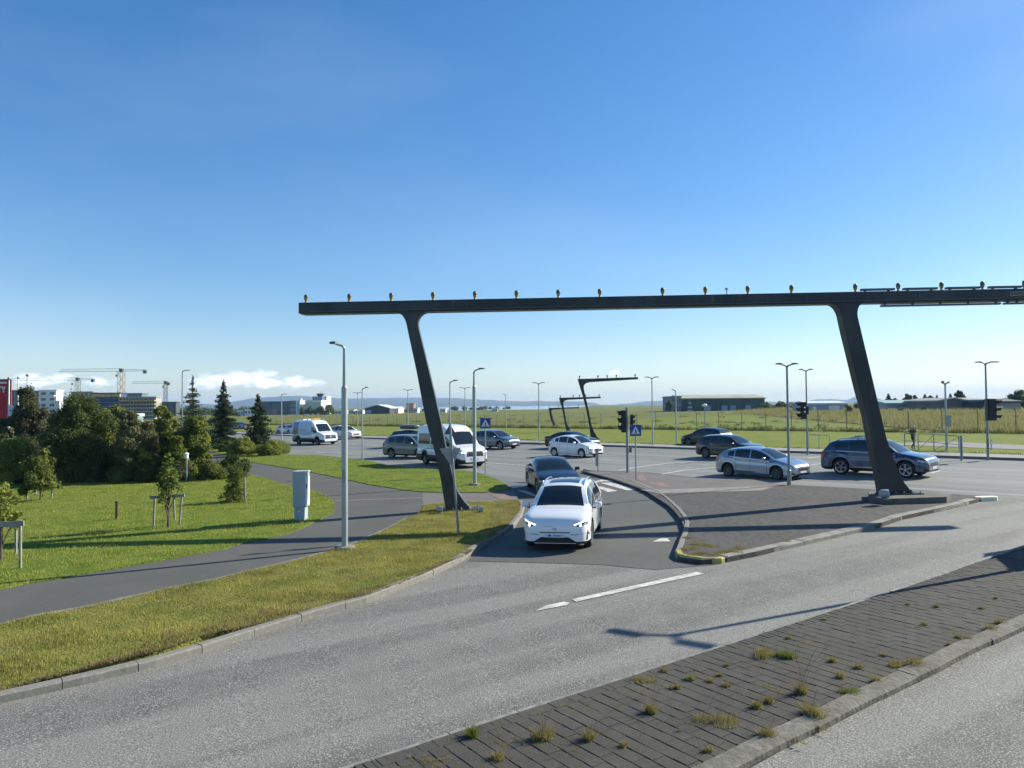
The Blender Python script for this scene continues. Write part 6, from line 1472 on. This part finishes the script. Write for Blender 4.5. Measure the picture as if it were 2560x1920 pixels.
def crane(mx, top, base_y, jl, jr, Y, label, mastw=1.6, col=GALV, mastcol=None, tilt=0.):
    b = onY(mx, Y); H_ = AT(mx, top, Y).z-b.z; xl = AT(jl, top, Y).x-b.x; xr = AT(jr, top, Y).x-b.x
    root = empty('tower_crane', b, label=label, cat='tower crane', group='tower cranes over the building site'); h = mastw/2
    mb = MB()
    for sx_ in (-h,h):
        for sy_ in (-h,h): mb.tube([(sx_,sy_,0),(sx_,sy_,H_)], .13, 4)
    n = int(H_/1.8)
    for i in range(n):
        z0, z1 = H_*i/n, H_*(i+1)/n
        for a, c_ in (((-h,-h),(h,-h)),((h,-h),(h,h)),((h,h),(-h,h)),((-h,h),(-h,-h))):
            mb.tube([(a[0],a[1],z0),(c_[0],c_[1],z1)] if i % 2 else [(c_[0],c_[1],z0),(a[0],a[1],z1)], .08, 3, cap=False)
    mb.build('mast', mastcol or col, root)
    mb = MB(); e = 1 if xr > 0 else -1
    for (xa, xe, hh_) in ((0,xl,1.3),(0,xr,.8)):
        L = abs(xe-xa); n = max(4, int(L/2.2)); dz_ = tilt*(xe-xa)
        mb.tube([(xa,-.5,H_),(xe,-.5,H_+dz_)], .06, 4); mb.tube([(xa,.5,H_),(xe,.5,H_+dz_)], .06, 4); mb.tube([(xa,0,H_+hh_),(xe*.98,0,H_+hh_*.8+dz_)], .07, 4)
        for i in range(n):
            u0, u1 = i/n, (i+1)/n; p = lambda u, t: (xa+(xe-xa)*u, -.5 if t == 0 else 0, H_+dz_*u+(0 if t == 0 else hh_*(1-.2*u)))
            mb.tube([p(u0,0), p((u0+u1)/2,1)], .04, 3, cap=False); mb.tube([p((u0+u1)/2,1), p(u1,0)], .04, 3, cap=False)
    mb.build('jib', col, root)
    mb = MB(); mb.box((0,0,H_+.4), (1.5,1.4,1.5)); mb.build('cab', LAMPD, root)
    xs_ = xr if abs(xr) < abs(xl) else xl
    mb = MB(); mb.box((xs_*.93,0,H_-.4), (1.4,1.2,1.5)); mb.build('counterweight', LAMPD, root)
    xj = xl if xs_ == xr else xr
    mb = MB(); mb.tube([(xj*.08+0,0,H_),(xj*.08,0,H_-1.8)], .05, 4); mb.box((xj*.08,0,H_-2.1), (.6,.5,.9)); mb.build('hook_block', LAMPD, root)
crane(303, 928, 990, 148, 367, 345, 'largest tower crane with a pale lattice mast above the unfinished buildings', 2.2, GALV, mat('pale_lattice', (.38,.26,.17), .7))
crane(194, 950, 990, 20, 235, 380, 'middle tower crane whose jib runs left to the flagpoles', 1.8, GALV)
crane(414, 958, 1010, 330, 422, 420, 'small tower crane left of the leftmost lamp post', 1.5, LAMPD)
# flagpoles, banner and flag at far left
def pole(px, y0, Y, r, label, name='flagpole', cat='flagpole', mt=WHT):
    b = onY(px, Y); h = AT(px, y0, Y).z-b.z; root = empty(name, b, label=label, cat=cat, group='flagpoles at far left')
    mb = MB(); mb.tube([(0,0,-.1),(0,0,h)], [r,r*.6], 8); mb.build('pole', mt, root, sm=40); mb = MB(); mb.lathe([(0,-.1),(r*1.5,-.05),(r*1.7,.05),(0,.16)], (0,0,h), 8); mb.build('finial', GALV, root, sm=60); return b, h
pole(68, 939, 62, .085, 'tallest white flagpole rising above the brownish tree'); pole(45, 945, 66, .07, 'thin white flagpole left of the tallest one'); pole(22, 947, 55, .07, 'white flagpole at the right edge of the red banner')
b = onY(46, 50); h = AT(46,1018,50).z-b.z; root = empty('flagpole', b, label='short white pole carrying a hanging white flag', cat='flagpole', group='flagpoles at far left')
mb = MB(); mb.tube([(0,0,-.1),(0,0,h)], .06, 8); mb.build('pole', WHT, root, sm=40)
xl_ = AT(21,1012,50).x-b.x; zl = AT(30,1044,50).z-b.z; vs = []; fs = []
for i in range(13):
    for j in range(7):
        u, v = i/12, j/6; x = xl_*u; z = h-.02 - (h-zl)*v + .22*u*(1-v)*1.; vs.append((x, .07*sin(u*9+v*2)*(.3+v), z))
for i in range(12):
    for j in range(6): fs.append((i*7+j, (i+1)*7+j, (i+1)*7+j+1, i*7+j+1))
vs2 = [(x, y+.006, z) for x, y, z in vs]; k = len(vs); mb = MB(); mb.add(vs+vs2, fs+[tuple(i_+k for i_ in f)[::-1] for f in fs]); mb.build('flag_cloth', mat('white_cloth', (.70,.69,.74), .8), root, sm=60)
Yb = 56; b = onY(2, Yb); root = empty('red_banner', b, label='tall red banner sign with white lettering at the left edge', cat='banner')
a, c_ = AT(-30, 948, Yb)-b, AT(28, 1062, Yb)-b; RED = mat('banner_red', (.42,.012,.03), .6)
mb = MB(); mb.box(((a.x+c_.x)/2,0,(a.z+c_.z)/2), (c_.x-a.x,.10,a.z-c_.z)); me = mb.me('banner_panel'); bevel_me(me, .04); mobj('banner_panel', me, RED, root)
def bar_px(x0,y0,x1,y1,nm='white_lettering', mt=WHT, yy=-.06, w=None):
    p, q = AT(x0,y0,Yb)-b, AT(x1,y1,Yb)-b; mb = MB()
    if w is None: mb.box(((p.x+q.x)/2,yy,(p.z+q.z)/2), (abs(q.x-p.x),.02,abs(q.z-p.z)))
    else:
        d = q-p; mm = Vector((d.x,0,d.z)).to_track_quat('X','Z').to_matrix(); mb.box(((p.x+q.x)/2,yy,(p.z+q.z)/2), (d.length,.02,w), M_=mm)
    mb.build(nm, mt, root)
bar_px(-28,955,18,959,'white_line'); bar_px(-6,966,4,969); bar_px(-3,966,1,981); bar_px(6,966,10,975,w=.10); bar_px(14,966,10,975,w=.10); bar_px(9,974,11.5,982); bar_px(-10,1050,12,1053,'white_swoosh',w=.09); bar_px(-28,1063,16,1069,'pale_base', mat('banner_grey', (.5,.58,.56), .6))
bar_px(-28,1077,16,1081,'low_rail',WHT)
for px_ in (-22, 16): p = AT(px_,1060,Yb)-b; mb = MB(); mb.tube([(p.x,.05,-.1),(p.x,.05,p.z)], .08, 8); mb.build('support_post', GALV, root)

# terminal, control tower and hangars on the airfield
YT = 420
bldg('glass_office', 652, 726, 1005, YT, 20, DGL, 'long dark glass office block at the left end of the airport buildings', storeys=2, cols=9, wfrac=(.8,.8), winmat=mat('blue_glass', (.06,.11,.16), .15))
bldg('grey_office', 726, 740, 1003, YT-2, 20, GREYW, 'narrow grey clad block right of the dark glass office', storeys=3, cols=3, wfrac=(.5,.3))
r0, w_, h_ = bldg('white_portal', 740, 750, 1003, YT-6, 14, CREAM, 'white arch shaped stair block between the grey office and the glass hall', storeys=1, cols=1, wfrac=(.4,.8), winmat=PALEG)
bldg('grey_hall', 750, 764, 1003, YT+4, 20, GREYW, 'plain grey hall left of the pale glass building', storeys=0)
bldg('glass_hall', 764, 803, 1002, YT-8, 20, CREAM, 'pale building with a large greenish glass front below the control tower', storeys=1, cols=7, wfrac=(.88,.7), winmat=PALEG)
b = onY(798, YT+10); Zt = lambda py: AT(798, py, YT+10).z-b.z; Xt = lambda px: AT(px, 1000, YT+10).x-b.x
root = empty('control_tower', b, label='airport control tower with a dark glazed cab and a white stair shaft', cat='control tower')
mb = MB(); mb.box(((Xt(780)+Xt(803))/2,6,Zt(991)/2), (Xt(803)-Xt(780),10,Zt(991))); mb.build('shaft', mat('tower_slate', (.13,.18,.22), .6), root)
mb = MB(); mb.box(((Xt(804)+Xt(816))/2,6,Zt(990.5)/2), (Xt(816)-Xt(804),10,Zt(990.5))); mb.build('stair_shaft', CREAM, root)
for j in range(4): mb = MB(); mb.box((Xt(812.5),.9,Zt(994+j*4.6)), (1.0,.3,.55)); mb.build('window', mat('dark_opening', (.04,.045,.05), .8), root)
mb = MB(); cx_ = Xt(794); mb.lathe([(0,Zt(991)),(1.4,Zt(991)),(2.3,Zt(985)),(2.35,Zt(984.4)),(2.0,Zt(983.4)),(0,Zt(983.2))], (cx_,6,0), 8); mb.build('cab', mat('cab_glass', (.02,.035,.04), .15), root)
mb = MB(); mb.tube([(cx_,6,Zt(983.4)),(cx_,6,Zt(979))], .08, 5); mb.tube([(Xt(783),6,Zt(991)),(Xt(783),6,Zt(985.5))], .06, 5); mb.build('antenna', LAMPD, root)
mb = MB(); mb.lathe([(0,-.9),(.9,-.5),(1,0),(.8,.6),(0,.95)], (Xt(752),0,Zt(999.5)), 12); mb.build('radar_dome', WHT, root, sm=60)
for i, (x, w, yt, lb) in enumerate(((775,26,1015,'rounded tree in front of the pale glass building'),(800,40,1014,'wide dark tree right of the pale glass building'),(822,34,1011,'tree below the white stair shaft of the control tower'),(754,14,1018,'small tree in front of the grey hall'))):
    broad('airport_tree', x, 1034, yt, w, LF_MD, lb, 80+i, n=1800, leaf=.35, lobes=9, Y=YT-40)
def gable(name, x0, x1, ye, yr, Y, depth, wall, roof, label, ridge_along='x', cat='hangar', doors=None, group=None):
    a, c_ = AT(x0, ye, Y), AT(x1, ye, Y); base = onY((x0+x1)/2, Y); he = (a.z+c_.z)/2-base.z; hr = AT((x0+x1)/2, yr, Y).z-base.z; w = c_.x-a.x
    root = empty(name, base, label=label, cat=cat, group=group); mb = MB(); e = .4
    if ridge_along == 'x':
        mb.add([(-w/2,0,-1),(w/2,0,-1),(w/2,depth,-1),(-w/2,depth,-1),(-w/2,0,he),(w/2,0,he),(w/2,depth,he),(-w/2,depth,he),(-w/2,depth/2,hr),(w/2,depth/2,hr)], [(0,1,5,4),(1,2,6,9,5),(2,3,7,6),(3,0,4,8,7)]); mb.build('wall', wall, root)
        for s_, y0 in ((1,-e),(-1,depth+e)):
            mb = MB(); mb.add([(-w/2-e,y0,he-.1),(w/2+e,y0,he-.1),(w/2+e,depth/2,hr+.05),(-w/2-e,depth/2,hr+.05),(-w/2-e,y0,he+.25),(w/2+e,y0,he+.25),(w/2+e,depth/2,hr+.4),(-w/2-e,depth/2,hr+.4)], [(0,1,2,3),(7,6,5,4),(0,4,5,1),(1,5,6,2),(2,6,7,3),(3,7,4,0)]); mb.build('roof', roof, root)
    else:
        mb.add([(-w/2,0,-1),(w/2,0,-1),(w/2,depth,-1),(-w/2,depth,-1),(-w/2,0,he),(w/2,0,he),(w/2,depth,he),(-w/2,depth,he),(0,0,hr),(0,depth,hr)], [(0,1,5,8,4),(1,2,6,5),(2,3,7,9,6),(3,0,4,7)]); mb.build('wall', wall, root)
        for s_ in (1,-1):
            mb = MB(); mb.add([(s_*(w/2+e),-e,he-.1),(s_*(w/2+e),depth+e,he-.1),(0,depth+e,hr+.05),(0,-e,hr+.05),(s_*(w/2+e),-e,he+.2),(s_*(w/2+e),depth+e,he+.2),(0,depth+e,hr+.35),(0,-e,hr+.35)], [(0,1,2,3),(7,6,5,4),(0,4,5,1),(1,5,6,2),(2,6,7,3),(3,7,4,0)]); mb.build('roof', roof, root)
    for (dx0, dx1, dh, dm_) in (doors or []):
        mb = MB(); mb.box(((dx0+dx1)/2*w-w/2,-.06,dh/2*he), (abs(dx1-dx0)*w,.12,dh*he)); mb.build('door', dm_, root)
    return root, w, he, hr
gable('hangar', 912, 974, 1021, 1013, 380, 30, mat('hangar_dark', (.05,.045,.05), .7), WROOF, 'dark hangar with a pale roof in front of the blue hills', 'y', doors=[(.3,.95,.8,mat('plum_door', (.05,.035,.045), .6)),(.02,.26,.7,BLW)])
gable('shed', 974, 996, 1022, 1018, 400, 20, CREAM, WROOF, 'white shed attached to the right of the dark hangar', 'x')
bldg('brick_tower', 1016, 1034, 1010, 430, 10, mat('red_brick', (.30,.15,.13), .9), 'small red brick tower block with white frames right of the dark hangar', storeys=4, cols=4, wfrac=(.5,.4), winmat=CREAM)
for x0, x1, yt, lb in ((836,862,1027,'low pale shed right of the airport trees'),(872,884,1026,'low white shed left of the dark hangar'),(888,906,1027,'second low white shed left of the dark hangar'),(1034,1044,1021,'low white annex right of the brick tower'),(1100,1114,1022.5,'small white house left of the thin lamp post'),(1230,1244,1021,'tiny white house on the far shore'),(592,606,1027,'white low building left of the roadside conifer'),(612,634,1024,'white parked truck bodies behind the roadside conifer')):
    bldg('low_building', x0, x1, yt, 400, 8, CREAM, lb, storeys=1, cols=3, wfrac=(.5,.35), roofh=.3, winmat=mat('dark_opening', (.04,.045,.05), .8))
# long green hangar
YH = 262; r0, w_, he, hr = gable('hangar', 1702, 1912, 996.5, 988.5, YH, 22, mat('hangar_green', (.055,.085,.08), .7, var=.12, vs=.15), mat('hangar_roof', (.34,.33,.23), .8, var=.1, vs=.2), 'long dark green hangar with a beige roof on the airfield at right', 'x')
n = 24
for i in range(n): mb = MB(); mb.box((-w_/2+w_*(i+.5)/n,-.06,he/2), (w_/n*.9,.10,he*.97)); mb.build('wall_panel', MAT['hangar_green'], r0)
for i, u in enumerate((-.18,.02,.12,.3)): mb = MB(); mb.box((w_*u,-.16,.9), (2.,.1,1.8)); mb.build('door', BLW, r0)
bldg('hangar_annex', 1680, 1703, 993, YH-2, 16, mat('slate_panels', (.17,.22,.25), .7, var=.2, vs=.6), 'slate grey end block at the left of the long green hangar', storeys=2, cols=3, wfrac=(.5,.3))
broad('airport_tree', 1673, 1024, 1000, 20, LF_DK, 'dark bush at the left end of the long green hangar', 91, n=900, leaf=.3, Y=YH-6)
for x, s in ((1725,1.),):
    b = onY(x, YH-30); root = empty('airfield_marker', b, label='white instrument mast on a small frame in front of the green hangar', cat='mast'); mb = MB(); mb.tube([(0,0,0),(0,0,4.2)], .07, 5); mb.build('mast', GALV, root)
    for z in (.4,1.5,2.8): mb = MB(); mb.box((0,0,z), (1.5-.3*z,.9,.5)); mb.build('instrument_box', mat('cabinet_grey', (.36,.42,.45), .5), root)
# houses at the right
gable('house', 2022, 2112, 1010, 1006.5, 170, 10, BLW, WROOF, 'long low blue grey house with a pale roof left of the right gantry leg', 'x', 'house', [(.55,.85,.8,CREAM),(.1,.2,.7,WHT)])
gable('house', 2188, 2216, 1009, 1005, 172, 9, mat('red_brown', (.24,.17,.14), .8), WROOF, 'small brown walled house just right of the gantry leg', 'x', 'house', [(.45,.85,.8,CREAM)])
gable('house', 2216, 2302, 1010, 1004, 166, 10, BLW, GRNR, 'blue grey long house with a pale green roof', 'x', 'house', [(.8,.97,.85,mat('pale_door', (.42,.46,.50), .6))])
gable('house', 2303, 2344, 1010, 1005.5, 160, 9, TAN, GRNR, 'tan walled house with a green roof left of the grey gabled one', 'x', 'house', [(.1,.3,.7,mat('shed_green', (.16,.26,.22), .7))])
gable('house', 2345, 2420, 1003, 998, 152, 12, mat('house_grey', (.16,.155,.15), .8, var=.1, vs=.5), mat('grey_roof', (.30,.30,.29), .7), 'large grey gabled building behind the thin lamp post at right', 'y', 'house', [(.1,.18,.3,BLW),(.92,.96,.7,CREAM)])
gable('house', 2421, 2466, 1002, 998.5, 150, 12, NAVYW, mat('grey_roof', (.30,.30,.29), .7), 'dark navy building left of the right hand traffic light', 'x', 'house')
gable('house', 2492, 2552, 1006, 1001, 146, 12, mat('pink_grey', (.36,.31,.29), .8), mat('dark_roofing', (.06,.08,.08), .8), 'pinkish house right of the traffic light at the right edge', 'x', 'house', [(.2,.35,.6,BLW)])
for i, (x, w, yt, lb, cf) in enumerate(((2222,26,983,'pointed dark conifer above the blue grey long house',1),(2238,22,996,'low dark tree beside the pointed conifer',0),(2272,36,984,'dark tree cluster above the green roofed house',0),(2290,24,988,'dark tree right of the cluster above the green roof',0),(2313,24,985,'pointed dark tree between the roofs',1),(2328,26,989,'rounded dark tree behind the tan house',0),(2343,10,988,'very thin conifer beside the grey gabled building',1),(2377,20,983,'dark conifer behind the left half of the grey building',1),(2401,34,976,'tall rounded tree behind the grey building',0),(2548,60,974,'large dark tree at the right picture edge',0),(2600,70,968,'large dark tree beyond the right picture edge',0))):
    if cf: conifer(x, 1028, yt, w, lb, 100+i, Y=180, n=1600, leaf=.2)
    else: broad('dark_tree', x, 1028, yt, w, LF_DK, lb, 100+i, n=2600, leaf=.22, lobes=9, Y=180)
for i, (x, w, yt, lb) in enumerate(((2124,22,1014,'grey green bush at the end of the long low house'),(2252,18,1020,'small bush in front of the blue grey long house'),(2312,14,1016,'small dark bush in front of the tan house'))):
    broad('house_bush', x, 1029, yt, w, LF_OL, lb, 120+i, cat='shrub', n=700, leaf=.16, lobes=6, Y=148)
# far wood beyond the airfield: reads as one mass
def wood(name, x0, x1, n, Y, hmax, mt, seed, wv=1.5, gap=0.):
    rr = np.random.default_rng(seed); C = []
    for i in range(n):
        px = x0+(x1-x0)*rr.random(); p = onY(px, Y+rr.random()*60); h = hmax*(.45+.55*rr.random()); C.append((p.x, p.y, p.z+h*.5, wv*h*.5, wv*h*.5, h*.5))
    mobj(name, leaf_cloud(C, n*130, .5, rr, shell=.5), mt, kind='stuff')
wood('far_wood', 395, 655, 90, 450, 5.2, LF_DK, 5); wood('far_wood', 1130, 1215, 16, 600, 3.2, LF_DK, 6); wood('far_wood', 1225, 1300, 8, 640, 2.6, LF_DK, 7); wood('far_wood', -80, 190, 90, 400, 15., LF_DK, 8); wood('far_wood', 1040, 1100, 8, 520, 2.6, LF_DK, 9)
wood('far_wood', 1900, 2620, 90, 230, 2.6, LF_DK, 10, 1.2); wood('far_wood', 820, 1040, 22, 470, 2.2, LF_DK, 12)
# field tufts
def field_tufts(n, seed):
    rr = np.random.default_rng(seed); C = []
    for i in range(n):
        px = 640+1900*rr.random(); py = 1030+45*rr.random(); p = G(px, py)
        if (p-mk[0]).dot(PERP) < TF+2: continue
        s = .2+.5*rr.random(); C.append((p.x, p.y, p.z+.1, s*1.8, s*1.2, .22*s+.1))
    mobj('field_tufts', leaf_cloud(C, len(C)*40, .09, rr, shell=.2), LONGG, kind='stuff')
field_tufts(160, 3)

# ---------------------------------------------------------------- the person walking
def person(px, by, ty, label):
    b = G(px, by, .15); H_ = AT(px, ty, b.y).z-b.z; k = H_/1.76; root = empty('person', b, rz=radians(20), label=label, cat='person')
    joints = {'pel':(0,0,.95),'waist':(.01,0,1.10),'chest':(.03,0,1.34),'neck':(.05,0,1.50),'head0':(.07,0,1.58),'head':(.085,0,1.68),'crown':(.08,0,1.74),
      'shL':(.03,.17,1.42),'elL':(.12,.24,1.17),'haL':(.27,.22,.98),'fiL':(.30,.21,.90),'shR':(.03,-.17,1.42),'elR':(-.08,-.23,1.16),'haR':(-.06,-.24,.92),'fiR':(-.04,-.24,.84),
      'hipL':(0,.09,.90),'knL':(.20,.10,.52),'anL':(.22,.10,.10),'toL':(.38,.11,.04),'hipR':(0,-.09,.90),'knR':(.02,-.10,.50),'anR':(-.26,-.10,.16),'toR':(-.15,-.11,.04)}
    rad = {'pel':.135,'waist':.125,'chest':.15,'neck':.06,'head0':.075,'head':.095,'crown':.06,'shL':.075,'elL':.05,'haL':.036,'fiL':.025,'shR':.075,'elR':.05,'haR':.036,'fiR':.025,'hipL':.10,'knL':.066,'anL':.045,'toL':.035,'hipR':.10,'knR':.066,'anR':.045,'toR':.035}
    E_ = [('pel','waist'),('waist','chest'),('chest','neck'),('neck','head0'),('head0','head'),('head','crown'),('chest','shL'),('shL','elL'),('elL','haL'),('haL','fiL'),('chest','shR'),('shR','elR'),('elR','haR'),('haR','fiR'),('pel','hipL'),('hipL','knL'),('knL','anL'),('anL','toL'),('pel','hipR'),('hipR','knR'),('knR','anR'),('anR','toR')]
    names = list(joints); me = bpy.data.meshes.new('sk'); me.from_pydata([tuple(c*k for c in joints[n_]) for n_ in names], [(names.index(a), names.index(c_)) for a, c_ in E_], [])
    o = bpy.data.objects.new('sk', me); COL.objects.link(o); md = o.modifiers.new('s', 'SKIN'); 
    for i, n_ in enumerate(names): me.skin_vertices[0].data[i].radius = (rad[n_]*k,)*2
    me.skin_vertices[0].data[0].use_root = True; o.modifiers.new('b', 'SUBSURF').levels = 2
    dg = bpy.context.evaluated_depsgraph_get(); ev = o.evaluated_get(dg); m2 = bpy.data.meshes.new_from_object(ev); bpy.data.objects.remove(o)
    smooth(m2); m2.materials.clear()
    for mt in (mat('olive_jacket', (.10,.085,.04), .85), mat('dark_trousers', (.012,.013,.016), .8), mat('skin', (.45,.30,.22), .6), mat('dark_shoes', (.02,.02,.02), .6)): m2.materials.append(mt)
    for p in m2.polygons:
        z = p.center.z/k; p.material_index = 2 if z > 1.53 or (z < .97 and abs(p.center.y) > .17*k and z > .8) else 3 if z < .09 else 1 if z < .95 else 0
    mobj('body', m2, None, root)
    mb = MB(); mb.lathe([(.098*k,-.02*k),(.105*k,.03*k),(.085*k,.08*k),(.04*k,.105*k),(0,.11*k)], (.075*k,0,1.69*k), 14); mb.build('hat', mat('pale_hat', (.50,.46,.36), .8), root, sm=60)
    mb = MB(); mb.box((-.14*k,0,1.28*k), (.14*k,.26*k,.38*k)); me = mb.me('backpack'); bevel_me(me, .04*k, 2); mobj('backpack', me, mat('brown_pack', (.09,.06,.03), .85), root)
person(2283, 1123, 1064, 'person in an olive jacket and pale hat walking behind the railing')
